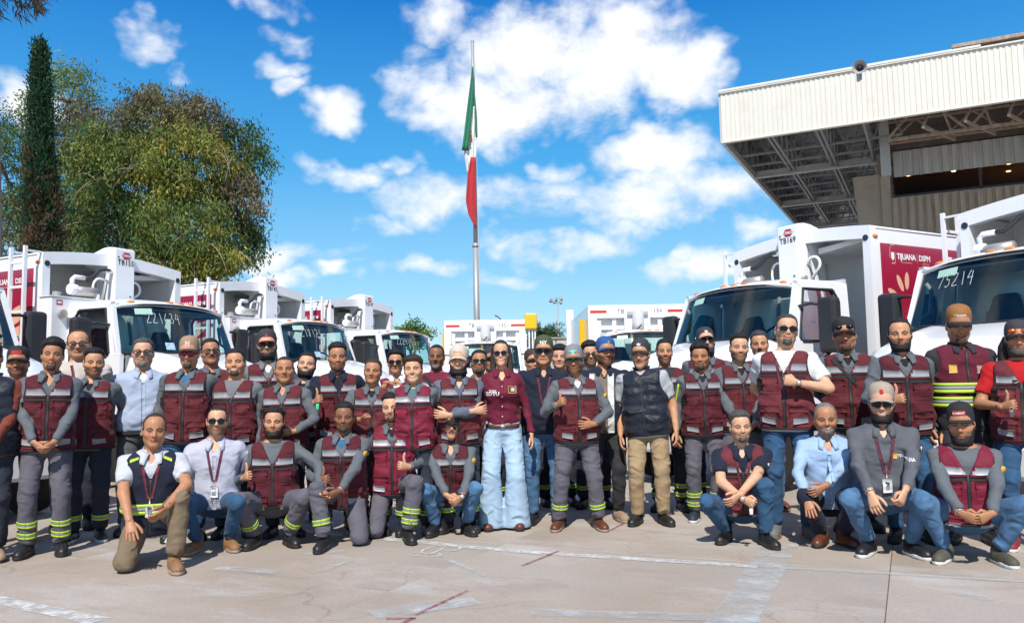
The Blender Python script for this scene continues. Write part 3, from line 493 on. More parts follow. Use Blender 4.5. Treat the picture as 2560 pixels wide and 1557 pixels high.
def palm(name, label, x, Y, ytop, trunk_px, fr_n, fr_l, cut=0):
    b = atY(x, 960, Y); top = atY(x, ytop, Y)[2]; t = thing(name, label, 'palm tree', (b[0], Y, 0)); r = trunk_px * Y / F0 / 2; mb = MB(); n = 40; mb.tube([(cut * top * i / n, 0, top * i / n) for i in range(n + 1)], [r * (1.15 - .3 * i / n) * (1.04 if i % 2 else .98) for i in range(n + 1)], 12); obj('trunk', mb, mat('palm_bark', (.23, .19, .16), .95, var=.25, vs_=4, bump=.8, bs=20, stretch=(1, 1, 4)), t, True); P, D, Cc = [], [], []
    for k in range(fr_n):
        a = 2 * math.pi * k / fr_n + rng.uniform(-.2, .2); e = rng.uniform(-.5, 1.0); o = np.array([cut * top, 0, top]); v = np.array([math.cos(a) * math.cos(e), math.sin(a) * math.cos(e), math.sin(e)]); dead = e < -.1
        for i in range(14):
            v = v + np.array([0, 0, -.09]); v /= np.linalg.norm(v); o = o + v * fr_l / 14
            m = 7; P.append(o + rng.normal(size=(m, 3)) * .03); D.append(v * .8 + rng.normal(size=(m, 3)) * .55); Cc.append(np.array((.14, .10, .05) if dead else (.05, .095, .03)) * rng.uniform(.6, 1.4, (m, 1)))
    leaves(np.concatenate(P), np.concatenate(D), fr_l * .22, .045, np.concatenate(Cc), 'fronds', t)
palm('fan_palm', 'tall palm trunk at the left edge with hanging frond tips above', 0, 22., -120, 30, 40, 1.8, -.052)
palm('fan_palm', 'small green palm crown above the concrete panel wall', 1358, 75., 838, 9, 46, 2.2)
T3 = 62.
broad_tree('far_tree', 'small round green tree far behind the cab of truck TB147', (atY(1030, 960, T3)[0], T3, 0), [L_(1030, 825, T3, 1.0, 1, .75, 0), L_(1015, 838, T3, 1.2, 1, .8, 1), L_(1045, 842, T3, 1.1, 1, .8, 1)], 90, 40, .25, .12, [[(.09, .15, .03), (.06, .11, .025)], [(.05, .09, .025), (.1, .13, .03)]], .3, 0, .2, .5)
# ------------------------------------------------------------ trucks (local frame: x forward, y left, z up; body front at x = 0)
M_white = mat('white_truck_paint', (.80, .80, .80), .28, coat=.5, var=.015, vs_=3, dirt=((.50, .48, .45), .16, 2.2)); M_inner = mat('inner_white_steel', (.78, .78, .77), .5, var=.05, vs_=2, dirt=((.35, .33, .30), .25, 1.6))  # M_inner: near-white steel of inner surfaces, matt with more dirt
M_redp = mat('maroon_side_panel', (.33, .012, .045), .22, coat=.6, var=.06, vs_=1.5); M_cream = mat('cream_print', (.72, .42, .27), .5); M_wprint = mat('white_print', (.8, .8, .8), .4); M_amber = mat('amber_lens', (.75, .23, .02), .25, coat=.5)
M_rub = mat('black_rubber', (.022, .023, .026), .55); M_grom = mat('dark_grommet', (.02, .025, .04), .4); M_tyre = mat('tyre', (.02, .02, .02), .85, bump=.3, bs=40); M_rim = mat('steel_rim', (.6, .6, .6), .35, .6); M_ltext = mat('black_lettering', (.012, .012, .02), .5); M_logo = mat('logo_red', (.42, .01, .03), .4)
M_glass = glass('teal_windscreen', (.72, .93, .93), .02, 1.6); M_sglass = glass('side_window_glass', (.74, .88, .87)); M_seat = mat('dark_seat_fabric', (.06, .075, .085), .9, var=.2); M_dash = mat('grey_dashboard', (.16, .18, .185), .7); M_cabin = mat('grey_cab_lining', (.5, .53, .54), .8)
M_yel = mat('safety_yellow', (.78, .46, .01), .4); M_tape = mat('red_reflective_tape', (.55, .04, .03), .35); M_chrome = mat('brushed_metal', (.55, .50, .45), .35, .6, var=.1); M_pen = mat('white_marker_pen', (.50, .54, .54), .7); M_stick = mat('pale_green_sticker', (.42, .62, .52), .5); M_hose = mat('black_hose', (.03, .035, .04), .45)
def cab(t, wheels=True):
    """conventional truck cab: roof, doors with windows, windscreen, hood, mirrors, seats"""
    def ws(u, v):   # windscreen surface: u -1..1 across, v 0 bottom..1 top
        yb, yt = 1.0 * u, .93 * u; xb = 1.60 - .22 * u * u; xt = 1.29 - .15 * u * u; zb = 1.80 - .02 * (1 - u * u); zt = 2.50 - .05 * u * u
        return (xb + (xt - xb) * v, yb + (yt - yb) * v, zb + (zt - zb) * v)
    def ins(u, v, o): p = ws(u, v); return (p[0] + o * .85, p[1], p[2] + o * .5)
    def roof(x, y):
        e = abs(y) / 1.0; fx = (x - .24) / (1.30 - .15 * e * e - .24); z = 2.615 - .10 * e ** 3 - .09 * max(0, fx - .55) ** 2 / .2 - .05 * max(0, .15 - fx) / .15
        return z
    n = 16; mb = MB(); us = [i / 10 for i in range(11)]; ys = [-1 + 2 * i / n for i in range(n + 1)]
    def rf(u, y):
        x1 = 1.31 - .15 * y * y; x = .24 + (x1 - .24) * u; z = 2.60 - .085 * abs(y) ** 3.2 - .075 * max(0, u - .5) ** 2 / .25 - .03 * max(0, .12 - u) / .12; return (x, y * 1.0, z)
    mb.grid(rf, us, ys, .05)
    obj('cab_roof', mb, M_white, t, True)
    for s in (-1, 1):
        mb = MB()   # door skin with window opening, four strips, thick
        P = lambda x, z: (x, s * (1.0 + .07 * max(0, min(1, (2.45 - z) / .7))), z)
        def quad(a, b, c, d):
            Q = [P(*p) for p in (a, b, c, d)]; I = [(q[0], q[1] - s * .06, q[2]) for q in Q]; mb.hexa((Q + I) if s < 0 else (I + Q))
        quad((.24, 1.0), (.24, 2.5), (.47, 2.5), (.47, 1.0)); quad((.47, 2.41), (.47, 2.53), (1.16, 2.5), (1.07, 2.41)); quad((.47, 1.0), (.47, 1.76), (1.21, 1.76), (1.21, 1.0)); quad((1.07, 2.41), (1.16, 2.47), (1.38, 1.78), (1.21, 1.76)); quad((1.21, 1.0), (1.21, 1.76), (1.42, 1.78), (1.42, 1.0))
        d = obj('cab_side', mb, M_white, t); fr = MB(); loop = [(.47, 1.76), (.47, 2.33), (.53, 2.41), (1.05, 2.41), (1.21, 1.80), (1.17, 1.76), (.47, 1.76)]
        fr.tube([(p[0], s * (1.003 + .07 * max(0, min(1, (2.45 - p[1]) / .7))), p[1]) for p in loop], .018, 6); obj('window_seal', fr, M_rub, d)
        g = MB(); pts = [(.47, 1.76), (1.21, 1.76), (1.07, 2.41), (.5, 2.41)]; g.add([(p[0], s * (.985 + .07 * max(0, min(1, (2.45 - p[1]) / .7))), p[1]) for p in pts], [[0, 1, 2, 3]]); obj('side_window', g, M_sglass, d)
        obj('door_handle', MB().box(.36, .46, s * 1.072 - .02, s * 1.072 + .02, 1.55, 1.6), M_rub, d); obj('door_lock', MB().cyl((.36, s * 1.055, 1.98), (0, 1, 0), .012, .02, 8), M_rub, d)
        mr = thing_part = obj('mirror', MB().box(1.03, 1.17, s * 1.415 - .125, s * 1.415 + .125, 1.60, 2.26), M_rub, t, bevel=.045); obj('mirror_arm', MB().tube([(1.1, s * 1.40, 1.62), (1.18, s * 1.3, 1.52), (1.24, s * 1.08, 1.5)], .032, 8), M_rub, mr, True); obj('mirror_arm', MB().tube([(1.1, s * 1.33, 2.18), (1.15, s * 1.2, 2.2), (1.16, s * 1.0, 2.18)], .018, 8), M_rub, mr, True)
        obj('mirror_glass', MB().box(1.02, 1.03, s * 1.415 - .10, s * 1.415 + .10, 1.66, 2.2), mat('mirror_silver', (.7, .75, .8), .05, 1.), mr)
        p = MB(); p.grid(lambda v, k: tuple(Vector(ws(s * (1 + .05 * k), v)) + Vector((.004 - .03 * k, s * .02 * k, 0))), [i / 6 for i in range(7)], [0, 1]); obj('pillar_trim', p, M_rub, t)
        obj('grab_handle', MB().tube([(1.28, s * .84, 2.3), (1.25, s * .8, 2.22), (1.3, s * .8, 1.98), (1.36, s * .86, 1.92)], .022, 8), M_dash, t, True)
    obj('windscreen', MB().grid(lambda u, v: ws(u, v), [-1 + i / 8 for i in range(17)], [i / 4 for i in range(5)]), M_glass, t, True)
    sl = MB()
    for v0 in (0., 1.): sl.tube([tuple(Vector(ws(-1 + i / 10, v0)) + Vector((.006, 0, .004))) for i in range(21)], .02, 6)
    obj('windscreen_seal', sl, M_rub, t, kind='stuff')
    for y in (-.72, -.13, 0.06, .25, .80):
        e = y; x = 1.262 - .15 * e * e; z = 2.57 - .085 * abs(y) ** 3.2 - .045; q = obj('marker_lamp', MB().sphere((x, y, z + .012), (.035, .062, .026), 14, 8), M_amber, t, True)
    # rear wall with window
    rw = MB().box(.24, .29, -.99, .99, 1.0, 1.92).box(.24, .29, -.99, .99, 2.42, 2.56).box(.24, .29, -.99, -.8, 1.92, 2.42).box(.24, .29, .8, .99, 1.92, 2.42); obj('cab_rear_wall', rw, M_cabin, t); obj('rear_window', MB().add([(.26, -.8, 1.92), (.26, .8, 1.92), (.26, .8, 2.42), (.26, -.8, 2.42)], [[0, 1, 2, 3]]), M_sglass, t)
    obj('cab_floor', MB().box(.29, 1.5, -1, 1, .95, 1.0), M_dash, t); obj('headliner', MB().box(.3, 1.12, -.92, .92, 2.43, 2.455), M_cabin, t)
    for y in (-.52, .52):
        q = obj('seat', MB().box(.36, .9, y - .25, y + .25, 1.3, 1.46).hexa([(.36, y - .25, 1.4), (.5, y - .25, 1.4), (.5, y + .25, 1.4), (.36, y + .25, 1.4), (.3, y - .22, 2.02), (.4, y - .22, 2.04), (.4, y + .22, 2.04), (.3, y + .22, 2.02)]), M_seat, t, bevel=.06); obj('headrest', MB().hexa([(.3, y - .19, 1.98), (.42, y - .19, 1.98), (.42, y + .19, 1.98), (.3, y + .19, 1.98), (.29, y - .13, 2.2), (.37, y - .13, 2.2), (.37, y + .13, 2.2), (.29, y + .13, 2.2)]), M_seat, q, bevel=.05)
    obj('dashboard', MB().hexa([(1.15, -.98, 1.4), (1.5, -.98, 1.4), (1.5, .98, 1.4), (1.15, .98, 1.4), (1.2, -.97, 1.75), (1.42, -.97, 1.80), (1.42, .97, 1.80), (1.2, .97, 1.75)]), M_dash, t, bevel=.04)
    ring = [(1.02 - .06 * math.sin(a), .5 + .21 * math.cos(a), 1.82 + .16 * math.sin(a)) for a in [2 * math.pi * k / 20 for k in range(21)]]; sw = obj('steering_wheel', MB().tube(ring, .016, 6), M_rub, t, True); obj('spoke', MB().bar(ring[0], ring[10], .03), M_rub, sw)
    wp = obj('wiper', MB().tube([ins(-.15, .02, .02), ins(.35, .035, .025), ins(.8, .06, .02)], .01, 5), M_rub, t); obj('wiper', MB().tube([ins(-.85, .04, .02), ins(-.5, .03, .025), ins(-.2, .06, .02)], .01, 5), M_rub, t)
    # hood
    def hd(u, a):   # u 0 cowl ..1 nose, a -1..1 around
        x = 1.45 + .90 * u; w = 1.05 - .10 * u; zt = 1.79 - .26 * u ** 1.4 - .14 * max(0, u - .8) / .2; s = abs(a)
        if s < .7: y = w * .86 * s / .7; z = zt - .05 * (s / .7) ** 3
        else: k = (s - .7) / .3; y = w * (.86 + .16 * math.sin(k * math.pi / 2)); z = zt - .05 - (zt - .78) * (k ** 1.25)
        crease = .03 * math.exp(-((s - .48) / .07) ** 2); return (x + .12 * (1 - s) * u, math.copysign(y, a) if a else 0, z + crease)
    obj('hood', MB().grid(hd, [i / 14 for i in range(15)], [-1 + i / 14 for i in range(29)], -.03), M_white, t, True)
    nose = MB().box(2.31, 2.40, -.62, .62, .75, 1.32); gl = obj('grille', nose, M_rub, t)
    for k in range(6): obj('grille_bar', MB().box(2.40, 2.425, -.58, .58, .8 + k * .085, .84 + k * .085), M_chrome, gl)
    for s in (-1, 1): h_ = obj('headlamp', MB().sphere((2.31, s * .8, 1.1), (.09, .16, .13), 12, 8), mat('lamp_glass', (.7, .75, .78), .1, coat=1.), t, True); obj('nose_panel', MB().box(2.25, 2.33, s * .8 - .2, s * .8 + .2, .76, 1.36), M_white, t, bevel=.03)
    obj('bumper', MB().box(2.33, 2.5, -1.15, 1.15, .42, .72), M_white, t, bevel=.04)
    obj('chassis_rail', MB().box(-5.6, 2.25, -.42, -.32, .62, .88), M_rub, t); obj('chassis_rail', MB().box(-5.6, 2.25, .32, .42, .62, .88), M_rub, t)
    def wheel(x, y):
        w = obj('wheel', MB().lathe([(.3, -.13), (.46, -.13), (.50, -.08), (.50, .08), (.46, .13), (.3, .13)], (x, y, .5), (0, 1, 0), 28), M_tyre, t, True); obj('rim', MB().lathe([(.31, -.11), (.27, -.04), (.12, -.07), (.1, -.1), (.1, .1), (.12, .07), (.27, .04), (.31, .11)], (x, y, .5), (0, 1, 0), 20), M_rim, w, True)
    for y in (-.98, .98): wheel(1.72, y); wheel(-2.6, y); wheel(-3.9, y)
    return ws, ins
def arch(y, z0=3.24, z1=3.345): return z1 - (z1 - z0) * (abs(y) / 1.2) ** 1.6
def front_loop(t, x0, x1, zlo=None):
    pass
def compactor(t):
    """refuse compactor body: open front frame, recessed bulkhead, cylinder tower, tank, ladder, maroon side panels"""
    ys = [-1.2 + 2.4 * i / 16 for i in range(17)]
    obj('body_roof', MB().grid(lambda x, y: (x, y, arch(y)), [-5.6, -3.5, -1.5, -.12], ys, .03), M_white, t, True)
    fr = MB()
    for a, b in zip(ys[:-1], ys[1:]): fr.hexa([(-.12, a, arch(a) - .17 + .065 * (1 - (a / 1.2) ** 2) * 0), (0, a, arch(a) - .17), (0, b, arch(b) - .17), (-.12, b, arch(b) - .17), (-.12, a, arch(a) + .004), (0, a, arch(a) + .004), (0, b, arch(b) + .004), (-.12, b, arch(b) + .004)])
    obj('front_beam', fr, M_white, t)
    for s in (-1, 1):
        ps = obj('front_post', MB().hexa([(-.14, s * 1.2 - .001, .95), (.002, s * 1.2, .95), (.002, s * 1.07, .95), (-.14, s * 1.07, .95), (-.14, s * 1.2, 3.20), (.002, s * 1.2, 3.20), (.002, s * 1.09, 3.20), (-.14, s * 1.09, 3.20)]), M_white, t); obj('grommet', MB().cyl((.004, s * 1.135, 3.09), (1, 0, 0), .04, .012, 18), M_grom, ps)
        obj('body_side', MB().box(-5.6, -.141, s * 1.17 - .02, s * 1.17 + .02, 1.0, 3.22), M_white, t); obj('inner_side', MB().box(-1.0, -.142, s * 1.13 - .01, s * 1.13 + .01, 1.0, 3.2), M_inner, t)
        rp = obj('side_panel', MB().box(-5.45, -.20, s * 1.193 - .004, s * 1.193 + .004, 1.15, 3.03), M_redp, t)
        q = obj('side_marker', MB().sphere((-.10, s * 1.2, 3.11), (.055, .022, .028), 12, 8), M_amber, t, True)
        f = lambda u, v: (-.55 + u, -1.2005, 2.62 + v)
        if s > 0: f = lambda u, v: (-1.0 - u, 1.2005, 2.62 + v)
        k_ = .5; g = f; h = lambda u, v: g(-.32 + u * k_, .25 + v * k_)
        obj('lettering', text_mb('TIJUANA', .21, lambda u, v: h(u + .06, v), .035, .92), M_wprint, rp); obj('lettering', text_mb('DSPM', .21, lambda u, v: h(u + .82, v), .03, .9), M_wprint, rp); obj('print_rule', MB().add([h(.5, -.14), h(.51, -.14), h(.51, .13), h(.5, .13)], [[0, 1, 2, 3] if s < 0 else [3, 2, 1, 0]]), M_cream, rp)
        em = MB()
        for (a, b, c, d) in ((-.62, .2, -.58, .3), (-.62, .28, -.42, .3), (-.62, -.05, -.6, .3), (-.42, -.2, -.4, .1), (-.55, -.2, -.4, -.17)): em.add([h(a, b), h(c, b), h(c, d), h(a, d)], [[0, 1, 2, 3] if s < 0 else [3, 2, 1, 0]])
        obj('print_bracket', em, M_cream, rp, kind='stuff'); sh = [(-.56, .1), (-.56, -.06), (-.5, -.12), (-.44, -.06), (-.44, .1)]; obj('print_shield', MB().add([h(*p) for p in sh], [[0, 1, 2, 3, 4]]), M_wprint, rp)
        for (a, b, tx) in ((.06, -.15, 'AYUNTAMIENTO'), (.86, -.14, 'SERVICIOS'), (.86, -.20, 'PUBLICOS')): obj('lettering', text_mb(tx, .06, lambda u, v: h(u + a, v + b)), M_cream, rp)
        f = (lambda u, v, g=g: g(u - .03, v * .9 + .46)) if s > 0 else (lambda u, v, g=g: g(u - 1.75, v * .9 + .3))
        # folk-art motif: leaves, bars, triangles, arches
        em = MB(); tri = lambda *p: em.add([f(*q) for q in p], [list(range(len(p)))])
        def blob(cx, cy, rx, ry, n=16, rot=0): tri(*[(cx + rx * math.cos(a) * math.cos(rot) - ry * math.sin(a) * math.sin(rot), cy + rx * math.cos(a) * math.sin(rot) + ry * math.sin(a) * math.cos(rot)) for a in [2 * math.pi * k / n for k in range(n)]])
        for k, (cx, cy, ro) in enumerate(((-.42, -.62, 2.0), (-.56, -.78, 2.6), (-.28, -.58, 1.5), (-.6, -.95, 3.1), (.0, -.6, 1.5))): blob(cx, cy, .13, .045, 14, ro)
        for k in range(4): blob(-.1 + .0, -.72 - .13 * k, .06, .06); tri((.0, -.70 - .13 * k), (.26, -.70 - .13 * k), (.26, -.66 - .13 * k), (.0, -.66 - .13 * k)); 
        for k in range(5): tri((.32 + .0, -.62 - .12 * k), (.5, -.62 - .12 * k), (.5, -.70 - .12 * k), (.32, -.70 - .12 * k))
        tri((.5, -.66), (1.5, -.66), (1.5, -1.1), (.5, -1.1)); blob(1.0, -.5, .1, .13); blob(1.75, -.6, .28, .12, 16, .5); blob(1.95, -.85, .28, .11, 16, .1); blob(1.8, -1.1, .26, .1, 16, -.4)
        for k in range(6): tri((-.4 + .1 * k, -1.32), (-.3 + .1 * k, -1.32), (-.35 + .1 * k, -1.2))
        tri((-.5, -1.38), (.3, -1.38), (.26, -1.46), (-.46, -1.46)); obj('folk_motif', em, M_cream, rp, kind='stuff')
        em2 = MB()
        for k in range(3): em2.add([f(.72 + .26 * k + .08 * math.cos(a), -.88 + .13 * math.sin(a)) for a in [2 * math.pi * j / 16 for j in range(16)]], [list(range(16))])
        obj('white_motif', em2, M_wprint, rp, kind='stuff')
    obj('bulkhead', MB().box(-1.05, -1.0, -1.12, 1.12, .95, 3.22), M_inner, t)
    for (a, b, c, d) in ((-1.0, -.3, 2.2, 2.95), (.35, 1.0, 1.4, 2.95)): obj('bulkhead_rib', MB().box(-1.0, -.94, a, a + .1, 1.0, 3.0).box(-1.0, -.94, b - .1, b, 1.0, 3.0).box(-1.0, -.94, a + .1, b - .1, d, d + .08), M_inner, t, kind='stuff')
    obj('ram_shade', MB().hexa([(-.95, .22, 3.02), (-.2, .22, 3.02), (-.2, 1.08, 3.1), (-.95, 1.08, 3.1), (-.95, .22, 3.1), (-.2, .22, 3.1), (-.2, 1.08, 3.16), (-.95, 1.08, 3.16)]), M_inner, t)
    obj('gusset', MB().hexa([(-.9, 1.0, 1.2), (-.3, 1.0, 1.2), (-.3, 1.1, 1.2), (-.9, 1.1, 1.2), (-.9, 1.0, 2.8), (-.85, 1.0, 2.8), (-.85, 1.1, 2.8), (-.9, 1.1, 2.8)]), M_inner, t)
    tw = MB(); tw.prism([(-.45, 1.0), (.16, 1.0), (.16, 3.42), (.12, 3.445), (.0, 3.46), (-.12, 3.45), (-.5, 3.34), (-.5, 3.2), (-.25, 3.1), (-.25, 1.0)], lambda x, z: (x, .172, z), lambda x, z: (x, -.172, z)); tower = obj('cylinder_tower', tw, M_white, t, bevel=.012)
    hx = [(-.085, 0), (-.045, -.05), (.045, -.05), (.085, 0), (.045, .05), (-.045, .05)]; lg = obj('maker_badge', MB().prism(hx, lambda u, v: (.161, u + .02, 3.33 + v), lambda u, v: (.165, u + .02, 3.33 + v)), M_logo, tower); obj('lettering', text_mb('CEMSA', .052, lambda u, v: (.1665, u + .02, 3.33 + v), .02, .95), M_wprint, lg)
    for (y, z) in ((-.12, 3.3), (.1, 2.72)): obj('bolt', MB().cyl((.165, y, z), (1, 0, 0), .012, .012, 8), M_rub, tower)
    tk = obj('hydraulic_tank', MB().box(.04, .30, -1.26, -.22, 1.5, 2.60), M_white, t, bevel=.012); obj('tank_lid', MB().box(.03, .31, -1.275, -.2, 2.60, 2.615), M_inner, tk)
    lb = obj('tank_label', MB().box(.301, .303, -1.19, -1.10, 2.49, 2.56), M_logo, tk); obj('label_mark', MB().box(.303, .304, -1.175, -1.115, 2.51, 2.54), M_wprint, lb); obj('tank_cap', MB().cyl((.33, -1.12, 2.37), (1, 0, 0), .058, .07, 18), M_chrome, tk); obj('filler', MB().cyl((.17, -1.1, 2.65), (0, 0, 1), .055, .07, 16), M_chrome, tk); obj('tank_lug', MB().tube([(.1, -1.26, 2.33), (.1, -1.33, 2.33), (.1, -1.33, 2.29)], .018, 6), M_white, tk)
    ft = obj('oil_filter', MB().cyl((.17, -.66, 2.72), (0, 1, .0), .075, .34, 18), M_chrome, t, True); obj('filter_head', MB().lathe([(.04, -.06), (.075, -.05), (.08, 0), (.075, .05), (.05, .07)], (.17, -.86, 2.74), (0, 1, 0), 12), M_wprint, ft); obj('elbow', MB().tube([(.17, -.87, 2.78), (.17, -.87, 2.88), (.17, -.83, 2.92), (.17, -.68, 2.92)], .033, 10), M_wprint, ft, True); obj('filter_foot', MB().box(.1, .24, -.52, -.48, 2.615, 2.7), M_inner, ft)
    obj('hydraulic_hose', MB().tube([(.17, -.68, 2.92), (.17, -.6, 2.92), (.16, -.52, 2.97), (.14, -.42, 3.06), (.12, -.32, 3.09), (.1, -.18, 3.08)], .03, 8), M_hose, t, True); obj('hose_coupling', MB().cyl((.1, -.24, 3.08), (0, 1, 0), .035, .14, 10), M_wprint, t)
    obj('white_hose', MB().tube([(.0, -.18, 2.95)] + [(.02, -.33 - .10 * math.sin(a), 2.80 + .16 * math.cos(a)) for a in [k * math.pi / 8 for k in range(9)]] + [(.0, -.18, 2.60)], .018, 8), M_wprint, t, True)
    obj('white_hose', MB().tube([(-.02, .18, 2.88)] + [(.0, .30 + .105 * math.sin(q_), 2.86 + .105 * math.cos(q_)) for q_ in np.linspace(-.6, 2.5, 11)] + [(-.02, .27, 2.70), (-.05, .2, 2.6)], .02, 8), M_wprint, t, True); obj('tower_valve', MB().cyl((.1, .2, 2.68), (0, 1, 0), .03, .1, 10), M_chrome, t)
    ld = obj('ladder', MB().box(-.06, -.02, -1.45, -1.405, .95, 3.30), M_white, t); obj('rail', MB().box(-.36, -.32, -1.45, -1.405, .95, 3.30), M_white, ld)
    for z in (1.35, 1.72, 2.06, 2.40, 2.74, 3.08): obj('rung', MB().box(-.321, -.059, -1.44, -1.415, z - .018, z + .018), M_white, ld)
    for x in (-.34, -.04):
        for z in (3.24, 2.0): obj('bracket', MB().box(x - .015, x + .015, -1.406, -1.205, z - .012, z + .012), M_white, ld)
def front_body(t, yellow):
    """box body of the far trucks: framed white bulkhead with recessed panels"""
    W = 1.25; Z = 3.28
    fr = obj('front_frame', MB().box(-.15, 0, -W, W, Z - .33, Z), M_white, t, bevel=.01); obj('front_post', MB().box(-.15, -.001, -W, -W + .22, 1, Z - .331), M_white, t); obj('front_post', MB().box(-.15, -.001, W - .22, W, 1, Z - .331), M_white, t); obj('front_post', MB().box(-.15, -.001, -.33, .33, 1, Z - .331), M_white, t)
    obj('bulkhead', MB().box(-.22, -.17, -W, W, 1, Z - .33), M_inner, t)
    for s in (-1, 1):
        for y in (.58, .97): obj('stiffener', MB().box(-.17, -.06, s * y - .05, s * y + .05, 1, Z - .332), M_white, t)
        obj('stiffener', MB().box(-.17, -.1, min(s * .34, s * 1.02), max(s * .34, s * 1.02), Z - .62, Z - .56), M_white, t)
        obj('body_side', MB().box(-5, -.151, s * (W - .03) - .03, s * (W - .03) + .03, 1, Z - .05), M_white, t); a = obj('red_tape', MB().box(.001, .004, min(s * .78, s * 1.2), max(s * .78, s * 1.2), Z - .2, Z - .13), M_tape, t); obj('pale_tape', MB().box(.001, .004, min(s * .55, s * .77), max(s * .55, s * .77), Z - .2, Z - .14), mat('pale_tape', (.7, .7, .7), .4), t)
    obj('rear_post', MB().box(-5.2, -5, -W - .12, -W + .1, 1, Z + .35), M_white, t); obj('lift_arm', MB().bar((-1.2, -W - .06, 1.4), (-1.0, -W - .06, 3.0), .14, .1), M_yel, t); obj('roof', MB().box(-5, -.15, -W, W, Z - .06, Z - .01), M_white, t)
    cm = obj('bagged_camera', MB().lathe([(.05, .16), (.14, .12), (.15, -.1), (.16, -.22), (.13, -.36), (.05, -.42)], (.12, 0, Z - .27), (0, 0, 1), 14), mat('clear_plastic_bag', (.55, .55, .54), .15, coat=.6, bump=.6, bs=25), t, True); obj('camera_strap', MB().tube([(.26, .06, Z - .52), (.29, -.02, Z - .6), (.24, -.08, Z - .66)], .014, 5), M_rub, cm); obj('camera_bracket', MB().box(0, .08, -.27, -.14, Z - .26, Z - .17).box(0, .08, .14, .27, Z - .26, Z - .17), M_rim, cm, kind='stuff')
    st = obj('warning_sticker', MB().box(.001, .005, -.17, .13, Z - 1.0, Z - .82), M_yel, t); obj('sticker_mark', MB().box(.005, .007, -.1, .04, Z - .96, Z - .93).box(.005, .007, -.12, -.05, Z - .88, Z - .85), M_rub, st, kind='stuff')
    if yellow:
        obj('yellow_housing', MB().box(-.15, .14, W - .05, W + .32, Z - .3, Z + .18), M_yel, t, bevel=.04)
        for y in (.08, .18, .26): obj('guide_tube', MB().tube([(.03, W + y, .9), (.03, W + y, Z - .3)], .025, 8), M_white, t)
    return Z
def finish(t, ws_ins, number, writing, ftype='A', woff=(-.8, .66)):
    ws, ins = ws_ins
    if ftype == 'A': obj('fleet_number', text_mb(number, .112, lambda u, v: (.1645, u * .92 + .01, 3.222 + v), .012, 1.06), M_ltext, t)
    else:
        Z = 3.28; obj('fleet_number', text_mb(number[:2], .16, lambda u, v: (.004, -.42 + u, Z - .165 + v)), M_ltext, t); obj('fleet_number', text_mb(number[2:], .16, lambda u, v: (.004, .52 + u, Z - .165 + v)), M_ltext, t)
    if writing:
        sz = .098; obj('windscreen_writing', strokes(writing, sz, lambda u, v: ins(woff[0] + u, woff[1] + v / .72, .012), .008), M_pen, t, kind='stuff')
    obj('windscreen_sticker', MB().grid(lambda u, v: ins(u, v, .009), [-.76, -.68, -.6, -.5], [.80, .92]), M_stick, t); obj('windscreen_sticker', MB().grid(lambda u, v: ins(u, v, .009), [-.42, -.34, -.28], [.10, .24]), mat('blue_white_sticker', (.35, .5, .62), .5, var=.6, vs_=40), t)
def place(root, x, y, a_deg): root.location = (x, y, 0); root.rotation_euler = (0, 0, R_(a_deg - 90))
tA = thing('refuse_truck', '', 'truck', group='refuse trucks parked in the yard'); wsA = cab(tA); compactor(tA)
tB = thing('refuse_truck', '', 'truck', group='refuse trucks parked in the yard'); wsB = cab(tB); front_body(tB, False)
tB2 = copy_tree(tB); Wb = 1.25; Zb = 3.28
obj('yellow_housing', MB().box(-.15, .14, Wb - .05, Wb + .32, Zb - .3, Zb + .18), M_yel, tB2, bevel=.04)
for y in (.08, .18, .26): obj('guide_tube', MB().tube([(.03, Wb + y, .9), (.03, Wb + y, Zb - .3)], .025, 8), M_white, tB2)
TR = [(-5.965, 12.374, 64.3, 'TB155', '221634', 'white refuse truck TB155 with maroon side and ladder, 221634 on its windscreen'),
      (-4.772, 15.853, 65.7, 'TB142', '218121', 'white refuse truck TB142, second of the left row, 218121 on its windscreen'),
      (-3.47, 19.165, 63.6, 'TB147', '222414', 'white refuse truck TB147, farthest of the left row, 222414 on its windscreen'),
      (-7.29, 8.98, 64.3, '', '', 'white truck at the left edge, only its windscreen corner and black mirror showing'),
      (3.989, 11.429, -60.56, 'TB169', '', 'white refuse truck TB169 with open front frame under the canopy'),
      (6.0, 8.75, -60.0, '', '75214', 'white refuse truck at the right edge with 75214 written on its windscreen')]
trees_ = [tA] + [copy_tree(tA) for _ in TR[1:]]
for t, (x, y, a, num, wr, lab) in zip(trees_, TR): place(t, x, y, a); t['label'] = lab; finish(t, wsA, num or 'TB160', wr, 'A', (-.62, .62) if wr != '75214' else (-.72, .62))
pA = atY(1592, 757, 20.9); place(tB, pA[0], pA[1], 1.2); tB['label'] = 'white box-bodied truck numbered TB 134 facing the camera'; finish(tB, wsB, 'TB134', '', 'B')
pB = atY(1213, 803, 25.0); place(tB2, pB[0], pB[1], .8); tB2['label'] = 'white box-bodied truck numbered TB 135 with a yellow housing on its corner'; finish(tB2, wsB, 'TB135', '', 'B')
